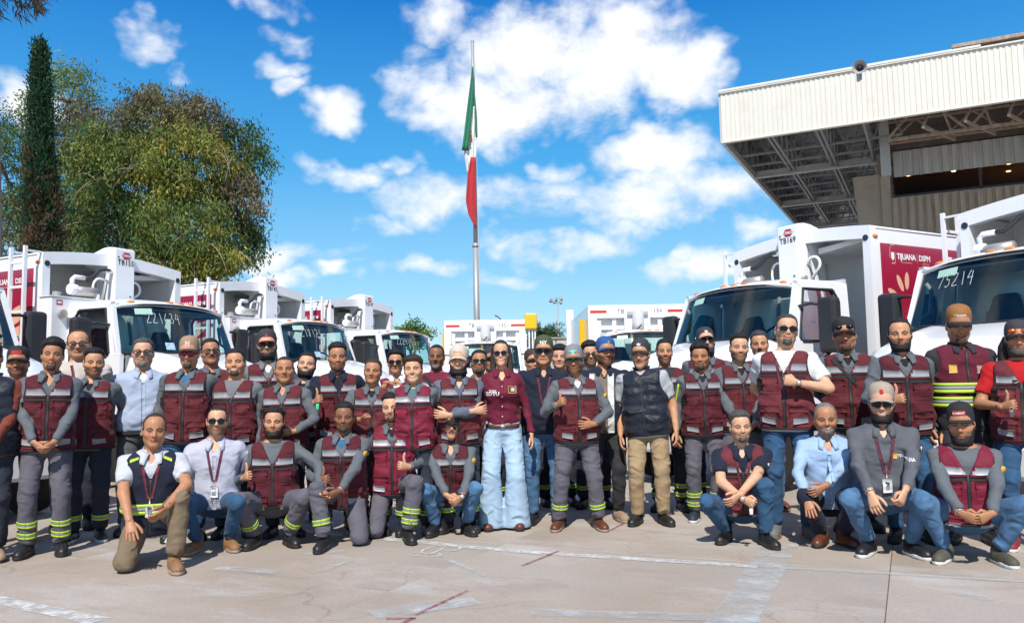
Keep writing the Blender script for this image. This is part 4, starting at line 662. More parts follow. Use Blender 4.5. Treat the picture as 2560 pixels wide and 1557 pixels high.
# ------------------------------------------------------------ people: implicit surfaces meshed with surface nets
f32 = np.float32
def rcone(P, a, b, r1, r2):          # tapered capsule
    a = np.asarray(a, f32); b = np.asarray(b, f32); d = b - a; L2 = float(d @ d) + 1e-9; t = np.clip(((P - a) @ d) / L2, 0, 1); q = P - a - t[:, None] * d
    return np.sqrt(np.einsum('ij,ij->i', q, q)) - (r1 + (r2 - r1) * t)
def ellip(P, c, r):
    q = (P - np.asarray(c, f32)) / np.asarray(r, f32); k0 = np.sqrt(np.einsum('ij,ij->i', q, q)); q2 = q / np.asarray(r, f32); k1 = np.sqrt(np.einsum('ij,ij->i', q2, q2)) + 1e-6; return k0 * (k0 - 1) / k1
def smin(a, b, k):
    h = np.clip(.5 + .5 * (b - a) / k, 0, 1); return b + (a - b) * h - k * h * (1 - h)
def smax(a, b, k): return -smin(-a, -b, k)
def snets(f, lo, hi, h):
    lo = np.asarray(lo, f32); n = np.ceil((np.asarray(hi, f32) - lo) / h).astype(int) + 1
    ax = [lo[i] + h * np.arange(n[i], dtype=f32) for i in range(3)]; X, Y, Z = np.meshgrid(*ax, indexing='ij'); P = np.stack([X.ravel(), Y.ravel(), Z.ravel()], 1); D = f(P).reshape(n).astype(f32)
    D[0] = np.maximum(D[0], h); D[-1] = np.maximum(D[-1], h); D[:, 0] = np.maximum(D[:, 0], h); D[:, -1] = np.maximum(D[:, -1], h); D[:, :, 0] = np.maximum(D[:, :, 0], h); D[:, :, -1] = np.maximum(D[:, :, -1], h)
    s = D < 0; m = n - 1
    c = lambda A, i, j, k: A[i:i + m[0], j:j + m[1], k:k + m[2]]
    cnt = sum(c(s, i, j, k).astype(np.int8) for i in (0, 1) for j in (0, 1) for k in (0, 1)); act = (cnt > 0) & (cnt < 8); ii = np.argwhere(act); na = len(ii)
    if na == 0: return np.zeros((0, 3), f32), np.zeros((0, 4), np.int32)
    idx = np.full(m, -1, np.int32); idx[act] = np.arange(na); acc = np.zeros((na, 3), f32); nn = np.zeros(na, f32); I, J, K = ii.T
    corners = [(i, j, k) for i in (0, 1) for j in (0, 1) for k in (0, 1)]
    for a in range(8):
        for b in range(a + 1, 8):
            ca, cb = np.array(corners[a]), np.array(corners[b])
            if np.abs(ca - cb).sum() != 1: continue
            da = D[I + ca[0], J + ca[1], K + ca[2]]; db = D[I + cb[0], J + cb[1], K + cb[2]]; cr = (da < 0) != (db < 0); t = np.where(cr, da / (da - db + 1e-12), 0)[:, None]; acc += np.where(cr[:, None], ca + t * (cb - ca), 0); nn += cr
    V = lo + h * (ii + acc / nn[:, None]); Q = []
    for ax_ in range(3):
        sl0 = [slice(None)] * 3; sl1 = [slice(None)] * 3; sl0[ax_] = slice(0, -1); sl1[ax_] = slice(1, None); d0 = s[tuple(sl0)]; d1 = s[tuple(sl1)]; cr = d0 != d1; o1, o2 = [(1, 2), (2, 0), (0, 1)][ax_]
        e = np.argwhere(cr); ok = (e[:, o1] > 0) & (e[:, o2] > 0) & (e[:, o1] < m[o1]) & (e[:, o2] < m[o2]); e = e[ok]
        if not len(e): continue
        flip = d0[tuple(e.T)]; q = []
        for (a, b) in ((-1, -1), (0, -1), (0, 0), (-1, 0)):
            g = e.copy(); g[:, o1] += a; g[:, o2] += b; q.append(idx[tuple(g.T)])
        q = np.stack(q, 1); q = np.where(flip[:, None], q, q[:, ::-1]); Q.append(q)
    return V.astype(f32), np.concatenate(Q).astype(np.int32)
def wrinkle(P, seed, A=.004, f=1.):
    x, y, z = P.T * f32(f); a = seed * 1.7; r = lambda t: 1 - 2 * np.abs(np.sin(t * .5)) ** .8      # sharp-crested folds
    return -A * (r(34 * z + 13 * x + 2.6 * np.sin(9 * x + 4 * y + a) + a) * .55 + r(29 * x - 24 * z + 2.2 * np.sin(11 * y + 5 * z + a) + 2 * a) * .42 + r(52 * z - 20 * y + 27 * x + 1.5 * np.sin(17 * z + a) + a * 3) * .28)
# ---- head template: z up, face to -y, chin -.12, crown +.12
EYX, EYZ = .0315, -.002
def head_sdf(P, smile=False):
    x = np.abs(P[:, 0]); Q = P.copy(); Q[:, 0] = x
    d = ellip(P, (0, .018, .035), (.0765, .098, .086)); d = smin(d, ellip(P, (0, -.022, -.03), (.064, .072, .082)), .03); d = smin(d, rcone(Q, (.047, .008, -.062), (.012, -.068, -.1), .024, .021), .025); d = smin(d, rcone(P, (0, -.066, -.098), (0, -.07, -.1), .022, .02), .02)
    d = smin(d, ellip(P, (0, -.03, .045), (.06, .062, .06)), .03); d = smin(d, rcone(Q, (.043, -.058, -.026), (.055, -.02, -.02), .021, .02), .02)
    d = smax(d, -rcone(Q, (EYX, -.106, -.004), (EYX + .012, -.1, -.006), .017, .014), .014)
    d = smin(d, rcone(Q, (.014, -.088, .016), (.046, -.075, .014), .0085, .0075), .012)
    d = smin(d, rcone(P, (0, -.086, .008), (0, -.108, -.03), .0085, .0115), .012); d = smin(d, rcone(Q, (.011, -.098, -.036), (.012, -.094, -.034), .0085, .008), .008)
    e = ellip(Q, (EYX, -.0775, EYZ), (.0145, .0135, .0125)); d = smin(d, e, .004)
    ck = .004 if smile else 0
    d = smin(d, rcone(Q, (0, -.0935, -.0615), (.022, -.083, -.063 + ck), .0062, .0045), .006); d = smin(d, rcone(Q, (0, -.0915, -.0735), (.018, -.084, -.071 + ck), .0072, .0045), .006)
    d = smax(d, -rcone(Q, (0, -.102, -.0675), (.022, -.09, -.067 + ck), .0042 if not smile else .0058, .002), .004)
    if smile: d = smin(d, ellip(Q, (.042, -.062, -.04), (.02, .022, .018)), .015)
    d = smin(d, ellip(Q, (.078, .012, -.008), (.011, .02, .033)), .008); d = smax(d, -ellip(Q, (.092, .004, -.006), (.01, .01, .018)), .006)
    d = smin(d, rcone(P, (0, .018, -.05), (0, .035, -.19), .057, .06), .03)
    return d
HS_ = .0062; HEADS = {}
for sm_ in (False, True):
    V, Q = snets(lambda P: head_sdf(P, sm_), (-.11, -.135, -.185), (.11, .135, .135), HS_); HEADS[sm_] = (V, Q)
def head_colors(V, tone, smile, stubble, brow, age, lip=(1.0, .62, .6), browcol=(.02, .014, .01), eyes=True, redness=.5):
    x = np.abs(V[:, 0]); y = V[:, 1]; z = V[:, 2]; tone = np.array(tone); C = np.tile(tone, (len(V), 1)); sm = lambda a, b, t: np.clip((t - a) / (b - a), 0, 1)
    red = np.exp(-(((x - .04) / .022) ** 2 + ((z + .03) / .022) ** 2)) + np.exp(-((x / .014) ** 2 + ((z + .025) / .02) ** 2)); red = red * (y < -.03) * redness
    C *= 1 + red[:, None] * np.array([.06, -.10, -.12]); nz = (np.sin(V @ np.array([150, 90, 120])) * np.sin(V @ np.array([-70, 160, 60]))); C *= 1 + .06 * nz[:, None]
    if stubble > 0:
        mk = sm(-.028, -.055, z) * (y < .03) * (1 - np.exp(-((x / .03) ** 2 + ((z + .02) / .03) ** 2)) * .3) * sm(-.125, -.105, z); C *= (1 - stubble * mk)[:, None] * np.array([1, 1, 1.02])
    front = y < -.06
    mo = np.exp(-((x / .024) ** 4 + ((z + .067) / (.0125)) ** 4)) * (y < -.078); C = C * (1 - mo[:, None]) + mo[:, None] * tone * np.array(lip)
    line = (x < .024) & (np.abs(z + .0675 - (.004 * (x / .022) if smile else 0)) < (.0035 if not smile else .0052)) & (y < -.075); C[line] = (.52, .47, .42) if smile else tone * .28
    bz = .022 - .010 * ((x - .032) / .02) ** 2; bm = (x > .010) & (x < .056) & (np.abs(z - bz) < brow) & (y < -.055); C[bm] = np.array(browcol) * 1.0 + tone * .08
    if eyes:
        ex = (x - EYX) / .0165; ez = (z - EYZ) / .0055; em = (ex ** 2 + ez ** 2 < 1) & (y < -.07); C[em] = tone * .55; ir = ((x - EYX) ** 2 + (z - EYZ) ** 2 < .0066 ** 2) & em; C[ir] = (.02, .012, .008)  # squinted eye openings: shadow put into the colour, no bright white
        ld = (np.abs(ex) < 1.15) & (np.abs(z - EYZ - .0085) < .0035) & (y < -.065); C[ld] = tone * .25
    if age: C *= (1 - age * .18 * (np.exp(-((x - .03) / .008) ** 2 - ((z + .05) / .02) ** 2) + .5 * (np.sin(z * 520) > .6) * (z > .04) * (x < .04)) * front)[:, None]
    return C
# ---- hair, beards: shells around the head
def shell(name, region, off, noise, lo=(-.12, -.14, -.15), hi=(.12, .15, .16), h=.0088, inner=.004, taper=.03):
    def f(P):
        d = head_sdf(P); x, y, z = P.T; n = noise * (np.sin(x * 190 + 3 * np.sin(z * 90)) * np.sin(y * 170 + z * 60) + .6 * np.sin(x * 330 + y * 290 + z * 210)); o = off(P) if callable(off) else off; rg = region(P); tp = np.clip(rg / taper, .1, 1) if taper else 1.
        return smax(d - (o + n) * tp - .001, -rg, .006)
    return snets(f, lo, hi, h)
def hairline(front, side, back, wid=.02):   # region >0 where hair grows
    def r(P):
        x, y, z = P.T; ax = np.abs(x); lz = np.interp(y, [-.1, -.055, -.036, -.028, -.006, .0, .03, .045, .12], [front, front - .004, front - .012, -.004, -.012, .028, .028, back, back]); t = z - lz + np.where(y < -.036, 1.1 * np.clip(ax - .05, 0, 1), 0); return t
    return r
HAIR = {}
def thick(lo_, hi_, z0=.045, z1=.1): return lambda P: lo_ + (hi_ - lo_) * np.clip((P[:, 2] - z0) / (z1 - z0), 0, 1) ** .8
HAIR['short'] = shell('h', hairline(.082, .03, -.06), thick(.0045, .016), .0022); HAIR['buzz'] = shell('h', hairline(.086, .03, -.05), .0035, .0004)
HAIR['fade'] = shell('h', hairline(.083, .03, -.04), thick(.0025, .022, .055, .095), .0028); HAIR['curly'] = shell('h', hairline(.076, .028, -.06), thick(.007, .026), .006)
HAIR['receding'] = shell('h', hairline(.108, .034, -.06), thick(.005, .006), .0008); HAIR['cropside'] = shell('h', hairline(.082, .026, -.07), thick(.004, .011), .0010); HAIR['sleek'] = shell('h', hairline(.088, .03, -.08), thick(.005, .009), .0006)
HAIR['messy'] = shell('h', hairline(.068, .02, -.06), thick(.007, .026), .005)
BEARD = {}
def bregion(top, inner, wide=True):
    def r(P):
        x, y, z = P.T; ax = np.abs(x); a = np.interp(ax, [0, .022, .035, .055, .072, .085], [top, top - .002, top - .022, top - .018, top + .02, top + .05]) - z; mouth = np.sqrt((ax / .026) ** 2 + ((z + .068) / .0115) ** 2) - 1; a = np.minimum(a, mouth * .02); a = np.minimum(a, .02 - y); return np.minimum(a, z + .15)
    return r
BEARD['full'] = shell('b', bregion(-.045, 1), lambda P: .0035 + .012 * np.clip((-P[:, 2] - .075) / .045, 0, 1), .0018, hi=(.12, .05, 0)); BEARD['short'] = shell('b', bregion(-.047, 1), lambda P: .0022 + .004 * np.clip((-P[:, 2] - .07) / .05, 0, 1), .0008, hi=(.12, .05, 0))
BEARD['long'] = shell('b', bregion(-.045, 1), lambda P: .0045 + .028 * np.clip((-P[:, 2] - .075) / .05, 0, 1), .0025, lo=(-.12, -.15, -.175), hi=(.12, .05, 0))
def greg(P):
    x, y, z = P.T; ax = np.abs(x); mouth = np.sqrt((ax / .025) ** 2 + ((z + .068) / .0115) ** 2) - 1; a = np.minimum(.036 - ax, mouth * .02); a = np.minimum(a, -.047 - z); return np.minimum(a, -.04 - y)
BEARD['goatee'] = shell('b', greg, .0045, .001, hi=(.12, .05, 0))
def mreg(P):
    x, y, z = P.T; ax = np.abs(x); a = np.minimum(z + .0625 + .25 * np.clip(ax - .02, 0, 1), -.046 - z - .2 * ax); return np.minimum(np.minimum(a * 1.5, .034 - ax), -.06 - y)
BEARD['moustache'] = shell('b', mreg, .006, .001, hi=(.12, .05, 0), h=.006)
# ---- caps
def cap_geo(flat=False):
    crown = MB(); n = 24; rings = []; prof = [(1.0, -.012), (1.0, .012), (.985, .036), (.93, .062), (.80, .084), (.58, .099), (.30, .107), (.03, .11)]
    hi = 1.12 if flat else 1.0
    crown.add([(.0855 * k * math.cos(a), .02 + .107 * k * math.sin(a), .045 + z * hi) for k, z in prof for a in [2 * math.pi * j / n for j in range(n)]], [[i * n + j, i * n + (j + 1) % n, (i + 1) * n + (j + 1) % n, (i + 1) * n + j] for i in range(len(prof) - 1) for j in range(n)] + [list(range((len(prof) - 1) * n, len(prof) * n))])
    vis = MB(); us = [-1 + i / 8 for i in range(17)]; drop = .012 if flat else .026
    vis.grid(lambda u, v: ((.080 + .002 * v) * math.sin(u * 1.25) * (1 - .08 * v), .02 - .107 * math.cos(u * 1.05) * .97 - v * .066 * math.cos(u * 1.35), .040 - drop * u * u - v * .016 - (0 if flat else .010 * v * u * u)), us, [0, .25, .5, .75, 1], .004); bt = MB(); bt.sphere((0, .02, .045 + .11 * hi), (.007, .007, .004), 8, 5)
    return crown, vis, bt
CAPS = {False: cap_geo(False), True: cap_geo(True)}
# ---- hands (left hand: fingers +x, thumb +z, palm -y)
def hand_geo(pose):
    mb = MB(); V = lambda *a: Vector(a); curl = {'relax': (18, 30, 22), 'fist': (78, 95, 60), 'thumb': (80, 98, 60), 'flat': (6, 8, 6), 'grip': (50, 62, 40)}[pose]; n = 10
    rings = [(-.045, .026, .021), (-.01, .027, .019), (.02, .033, .0165), (.05, .040, .0145), (.078, .041, .0125), (.092, .036, .009)]
    VV = [(x, b * math.cos(a), (h * math.sin(a)) + .001) for x, h, b in rings for a in [2 * math.pi * k / n for k in range(n)]]
    mb.add(VV, [[i * n + k, i * n + (k + 1) % n, (i + 1) * n + (k + 1) % n, (i + 1) * n + k] for i in range(len(rings) - 1) for k in range(n)] + [list(range(n))[::-1], list(range((len(rings) - 1) * n, len(rings) * n))])
    for z0, L, sp, r in ((.031, .072, 6, .0092), (.0105, .080, 1, .0096), (-.0105, .074, -4, .0092), (-.030, .058, -9, .0082)):
        p = V(.078, 0, z0); a = 0; pts = [p.copy()]; sp_ = R_(sp if pose in ('flat', 'relax') else 0); segs = (.46, .30, .24)
        for c, s in zip(curl, segs):
            a += R_(c * random.uniform(.9, 1.1)); dv = V(math.cos(a) * math.cos(sp_), -math.sin(a), math.cos(a) * math.sin(sp_)); p = p + dv * L * s * (1.0 if pose not in ('fist', 'thumb') else .95); pts.append(p.copy())
        pts2 = [pts[0], pts[0].lerp(pts[1], .7), pts[1], pts[1].lerp(pts[2], .6), pts[2], pts[2].lerp(pts[3], .75), pts[3]]; mb.tube(pts2, [r, r * .98, r * 1.02, r * .9, r * .94, r * .84, r * .45], 7)
    if pose == 'thumb': tp = [V(.022, -.008, .024), V(.04, -.016, .055), V(.047, -.019, .085), V(.044, -.017, .112), V(.043, -.016, .122)]
    elif pose in ('fist', 'grip'): tp = [V(.02, -.008, .024), V(.045, -.022, .046), V(.074, -.034, .032), V(.088, -.038, .008), V(.091, -.038, -.001)]
    else: tp = [V(.018, -.006, .024), V(.045, -.018, .05), V(.074, -.024, .064), V(.096, -.028, .068), V(.104, -.029, .068)]
    mb.tube(tp, [.0145, .0125, .011, .0095, .005], 8); return np.array(mb.V, f32), mb.F
HANDS = {p: hand_geo(p) for p in ('relax', 'fist', 'thumb', 'flat', 'grip')}
# ---- shoes (toe to -y, origin under the ankle)
def shoe_tpl(kind):
    def f(P):
        x, y, z = P.T; w = np.interp(y, [-.21, -.17, -.1, 0, .07], [.026, .043, .047, .036, .034]); q = np.maximum(np.abs(x) - w, 0); top = np.interp(y, [-.21, -.16, -.1, -.05, 0, .08], [.035, .055, .07, .09, .12, .12]) + (.03 if kind == 'boot' and True else 0) * (y > -.05); body = ellip(P, (0, -.07, .035), (.049, .148, .058)); leg = rcone(P, (0, .02, .05), (0, .025, .12 if kind == 'boot' else .085), .045, .044); d = smin(body, leg, .03); d = smin(d, ellip(P, (0, -.165, .034), (.045, .05, .036)), .02); return smax(d, .018 - z, .006)
    def g(P):
        x, y, z = P.T; w = np.interp(y, [-.222, -.2, -.16, -.1, 0, .06, .082], [.012, .035, .05, .053, .042, .042, .02]); d = np.abs(x) - w; d = smax(d, np.abs(y + .07) - .152, .01); return smax(d, np.abs(z - .015) - (.015 if kind == 'boot' else .016), .006)
    return snets(f, (-.08, -.25, 0), (.08, .12, .19), .011), snets(g, (-.08, -.25, -.02), (.08, .12, .05), .0095)
SHOES = {k: shoe_tpl(k) for k in ('boot', 'shoe')}
_sh = {}
def shoe_mesh(kind, which, material):
    k = (kind, which, material.name)
    if k not in _sh:
        V, Q = SHOES[kind][which]; me = raw_mesh('shoe', V, Q, True); me.materials.append(material); _sh[k] = me
    return _sh[k]
# ---- skin and cloth materials
M_skin = attr_mat('skin', .48, .35, 0, .12, 220, .12)
def cloth(name, col, rough=.85, var=.10, bump=.5, bs=26, sheen=.05):
    m = mat('cloth_' + name, col, rough, 0, var, 9, bump, bs, 0, .25, None, sheen); nt, N, L = m.node_tree, m.node_tree.nodes, m.node_tree.links
    bp = [n for n in N if n.type == 'BUMP'][0]; tc = [n for n in N if n.type == 'TEX_COORD'][0]
    r = N.new('ShaderNodeTexNoise'); r.noise_type = 'RIDGED_MULTIFRACTAL'; r.inputs['Scale'].default_value = 5.5 if bs > 20 else 7.; r.inputs['Detail'].default_value = 2.5; r.inputs['Roughness'].default_value = .45; r.inputs['Distortion'].default_value = .8
    mp = N.new('ShaderNodeMapping'); mp.inputs['Rotation'].default_value = (.4, .5, .2); mp.inputs['Scale'].default_value = (1, 1, 1.5); L.new(tc.outputs['Object'], mp.inputs[0]); L.new(mp.outputs[0], r.inputs[0])
    b2 = N.new('ShaderNodeBump'); b2.inputs['Strength'].default_value = .9; b2.inputs['Distance'].default_value = .034; L.new(r.outputs[0], b2.inputs['Height']); L.new(b2.outputs[0], bp.inputs['Normal']); return m
CL = dict(grey=cloth('work_grey', (.105, .118, .13)), lgrey=cloth('light_grey', (.15, .155, .165)), blugrey=cloth('blue_grey', (.10, .115, .155)), vest=cloth('maroon_vest', (.100, .015, .020), .8, .12, .6), vesta=cloth('maroon_vest_faded', (.125, .022, .028), .8, .14, .6), vestb=cloth('maroon_vest_dark', (.082, .011, .018), .8, .12, .6), vest2=cloth('bright_maroon_vest', (.165, .011, .03), .7, .1, .6), vest3=cloth('plum_vest', (.10, .012, .025)),
    trouser=cloth('slate_trousers', (.105, .100, .122), .85, .12, .7, 14), navyt=cloth('navy_trousers', (.024, .028, .042), .85, .12, .6, 14), jean=cloth('blue_jeans', (.07, .155, .28), .85, .3, .6, 14), jeand=cloth('dark_jeans', (.03, .085, .17), .85, .25, .6, 14), jeanl=cloth('light_jeans', (.34, .47, .60), .85, .12, .35, 10), black=cloth('black', (.014, .014, .016)), charc=cloth('charcoal', (.03, .03, .033)), navy=cloth('navy', (.012, .016, .032)), white=cloth('white_tee', (.62, .62, .61), .85, .04), palew=cloth('pale_polo', (.46, .47, .50), .85, .05), beige=cloth('beige_tee', (.48, .43, .38)), khaki=cloth('khaki', (.33, .235, .135), .85, .12, .7, 14), khakid=cloth('brown_khaki', (.17, .125, .08), .85, .12, .7, 14),
    ltblue=cloth('pale_blue_shirt', (.34, .40, .52), .8, .06), skyblue=cloth('light_blue_shirt', (.30, .43, .62), .8, .07), lav=cloth('pale_lavender_shirt', (.42, .43, .52), .8, .05), maroon=cloth('maroon_shirt', (.135, .010, .030), .75, .1), rust=cloth('rust_shirt', (.17, .04, .025)), red=cloth('red_tee', (.40, .01, .012)), polo=cloth('grey_polo', (.095, .10, .115), .8, .12), tan=cloth('tan_knit', (.20, .155, .125)), offw=cloth('off_white_knit', (.6, .6, .57)), bluet=cloth('blue_tee', (.03, .13, .26)), puff=cloth('navy_puffer', (.014, .018, .028), .5, .1, .8, 18), ltgrey=cloth('heather_grey', (.36, .38, .40)), teal=cloth('teal_tee', (.06, .16, .17)), pink=cloth('dusty_tee', (.25, .13, .13)), slacks=cloth('grey_slacks', (.085, .09, .10)), navysl=cloth('navy_slacks', (.014, .018, .036)))
M_refl = mat('silver_reflective_tape', (.235, .245, .265), .7, 0., var=.08, vs_=20); M_refl2 = mat('bright_reflective_tape', (.36, .37, .40), .5, .1, var=.15, vs_=20); M_trim = mat('black_trim', (.012, .012, .013), .8); M_hiv = mat('hi_vis_yellow', (.40, .58, .04), .6, var=.08, vs_=20, emit=None); M_zip = mat('zip_black', (.02, .02, .021), .6)
M_lens = mat('dark_lens', (.008, .008, .010), .22, spec=.25); M_lensr = mat('red_mirror_lens', (.16, .012, .03), .12, .6); M_leno = mat('orange_mirror_lens', (.7, .12, .02), .15, .5); M_clear = glass('spectacle_glass', (.9, .92, .92)); M_frm = mat('spectacle_frame', (.02, .018, .017), .35); M_leather = mat('brown_leather', (.10, .035, .018), .4, var=.2, vs_=30); M_lanm = mat('maroon_lanyard', (.11, .015, .03), .7, var=.5, vs_=50); M_badge = mat('white_badge', (.75, .76, .78), .4); M_gold = mat('gold_thread', (.55, .33, .06), .6); M_whitet = mat('white_thread', (.72, .72, .72), .7)
SHM = dict(black=mat('shoe_black', (.016, .016, .017), .42, bump=.3, bs=50), brown=mat('shoe_brown', (.115, .038, .02), .38, var=.25, vs_=25), tanb=mat('shoe_tan', (.24, .125, .055), .6, var=.2, vs_=25), grey=mat('shoe_grey', (.13, .14, .13), .7, var=.15), olive=mat('shoe_olive', (.075, .07, .05), .7, var=.2), sand=mat('shoe_sand', (.30, .21, .14), .8, var=.15), navy=mat('shoe_navy', (.02, .026, .04), .6), red=mat('shoe_red', (.22, .02, .025), .6), white=mat('shoe_white', (.6, .6, .57), .6)); SOLE = dict(black=mat('sole_black', (.014, .014, .014), .7), white=mat('sole_white', (.62, .62, .60), .6), gum=mat('sole_gum', (.22, .12, .06), .6), tan=mat('sole_tan', (.33, .24, .17), .7))
def hairmat(k):
    c = dict(black=(.014, .011, .010), dark=(.03, .02, .015), stub=(.06, .038, .028), brown=(.04, .024, .015), grey=(.16, .155, .15), salt=(.07, .066, .063), pepper=(.045, .042, .04))[k]; return mat('hair_' + k, c, .55, var=.35, vs_=60, bump=.8, bs=160, spec=.35)
# ---- torso profile, in the torso frame (origin pelvis, z up the spine)
TZ = np.array([-.16, -.10, 0, .1, .2, .30, .38, .43, .465, .49, .515, .55]); TW = np.array([.168, .180, .180, .168, .170, .184, .200, .205, .178, .122, .07, .058]); TD = np.array([.11, .122, .122, .114, .112, .118, .118, .108, .09, .076, .062, .055]); TY_ = np.array([.01, .008, .004, -.002, -.004, -.002, .004, .012, .02, .026, .03, .032])
def torso_sdf(P, off=0., fat=0., belly=0., wide=1., chest=0., nexp=2.5):
    x, y, z = P.T; b = np.exp(-((TZ - .08) / .16) ** 2); w = (TW + .034 * fat * (b + .45)) * wide; dd = TD + .05 * fat * b + .014 * fat + .03 * belly * b; yc = TY_ - .026 * fat * b - .03 * belly * b
    if chest: ch = np.exp(-((TZ - .30) / .07) ** 2); dd = dd + .02 * chest * ch; yc = yc - .02 * chest * ch
    W_ = np.interp(z, TZ, w) + off; D_ = np.interp(z, TZ, dd) + off; Y_ = np.interp(z, TZ, yc); q = ((np.abs(x) / W_) ** nexp + (np.abs(y - Y_) / D_) ** nexp) ** (1 / nexp); return (q - 1) * np.minimum(W_, D_) * .9
def rotm(lean=0, yaw=0, roll=0):
    return np.array(Euler((R_(lean), R_(roll), R_(yaw)), 'XYZ').to_matrix(), f32)
def ik(a, b, l1, l2, pole):
    a = np.asarray(a, float); b = np.asarray(b, float); d = b - a; L = np.linalg.norm(d); L_m = (l1 + l2) * .995
    if L > L_m: b = a + d / L * L_m; d = b - a; L = L_m
    u = d / L; x = (l1 ** 2 - l2 ** 2 + L ** 2) / (2 * L); h = math.sqrt(max(0, l1 ** 2 - x ** 2)); p = np.asarray(pole, float); p = p - u * (p @ u); p /= np.linalg.norm(p) + 1e-9; return a + u * x + p * h, b
def patch(bvh, quad, nu, nv, eps=.003, bulge=0., y0=-.6, dirn=(0, 1, 0), thick=.004, orth=None):
    """cloth patch laid on the garment: quad corners (x,z) in the torso frame, cast along +y"""
    a, b, c, d = [np.array(q, float) for q in quad]; mb = MB(); idx = {}; V = []; bottoms = []
    for i in range(nu + 1):
        for j in range(nv + 1):
            u, v = i / nu, j / nv; p = (a * (1 - u) + b * u) * (1 - v) + (d * (1 - u) + c * u) * v
            hit = bvh.ray_cast(Vector((p[0], y0, p[1])), Vector(dirn))
            if hit[0] is None: continue
            e = eps + (bulge * (16 * u * (1 - u) * v * (1 - v)) ** .5 if bulge else 0); n = hit[1]
            if n.dot(Vector(dirn)) > 0: n = -n
            idx[(i, j)] = len(V); V.append(hit[0] + n * e); bottoms.append(hit[0] - n * .004)
    F = []; m = len(V); full = lambda i, j: all((i + a_, j + b_) in idx for a_ in (0, 1) for b_ in (0, 1))
    for i in range(nu):
        for j in range(nv):
            if not full(i, j): continue
            q = [idx[(i, j)], idx[(i + 1, j)], idx[(i + 1, j + 1)], idx[(i, j + 1)]]; F.append(q)
            for (s_, e_, di, dj) in ((0, 1, 0, -1), (1, 2, 1, 0), (2, 3, 0, 1), (3, 0, -1, 0)):
                if not (0 <= i + di < nu and 0 <= j + dj < nv and full(i + di, j + dj)): F.append([q[s_], q[s_] + m, q[e_] + m, q[e_]][::-1])
    mb.add(V + bottoms, F); return mb if F else None
def tx(V, R, o): return np.asarray(V, f32) @ np.asarray(R, f32).T + np.asarray(o, f32)
SK = dict(l=(.60, .335, .205), m=(.52, .265, .148), b=(.42, .198, .105), d=(.26, .115, .062))
PEOPLE = []
def arm_preset(k, s):
    D = dict(down=((s * .262, -.03, -.085), (s * .35, 1, 0), 'relax', None, (-.2 * s, -1, 0)), behind=((s * .09, .20, .02), (s, .5, 0), 'relax', (-s, 0, -.3), (0, 0, 1)), clasp=((s * .07, -.225, -.03), (s * 1, .3, -.1), 'grip', (-s * .8, -.25, -.55), (0, -.5, 1)),
        thumb=((s * .15, -.29, .17), (s * .7, .3, -1), 'thumb', (-s * .75, -.45, .25), (0, 0, 1)), thumbhi=((s * .22, -.27, .26), (s * .6, .2, -1), 'thumb', (-s * .35, -.7, .35), (0, 0, 1)), belly=((s * .13, -.215, .07), (s, .35, -.3), 'relax', (-s, -.12, .08), (0, -.1, 1)), chestfist=((s * .11, -.24, .25), (s, .2, -.6), 'fist', (-s * .9, -.25, .2), (0, -.1, 1)),
        out=((s * .47, .06, .40), (0, .3, -1), 'relax', (s, -.35, -.25), (0, -1, .1)), outf=((s * .40, -.16, .30), (s * .2, .3, -1), 'relax', (s * .6, -.7, -.3), (0, -1, .3)), crossL=((-s * .12, -.205, .20), (s, .1, -.8), 'relax', (-s, .35, .1), (0, 0, 1)), crossR=((-s * .10, -.245, .17), (s, .1, -.8), 'relax', (-s, .3, .15), (0, 0, 1)), pinch=((s * .10, -.26, .21), (s * .9, .2, -.8), 'fist', (-s * .6, -.35, .7), (-s, 0, .6)), pocket=((s * .225, -.04, -.06), (s * .9, .9, 0), 'relax', (0, -.3, -1), (0, -1, 0)))
    return D[k]
def ring_pts(z, off, kw, n=48, a0=0., a1=2 * math.pi):
    b = np.exp(-((TZ - .08) / .16) ** 2); fat, bel, wide = kw['fat'], kw['belly'], kw['wide']; w = np.interp(z, TZ, (TW + .034 * fat * (b + .45)) * wide) + off; d = np.interp(z, TZ, TD + .05 * fat * b + .014 * fat + .03 * bel * b) + off; yc = np.interp(z, TZ, TY_ - .026 * fat * b - .03 * bel * b); e = 2 / 2.7
    return [(w * math.copysign(abs(math.cos(a)) ** e, math.cos(a)), yc + d * math.copysign(abs(math.sin(a)) ** e, math.sin(a)), z) for a in np.linspace(a0, a1, n + 1)]
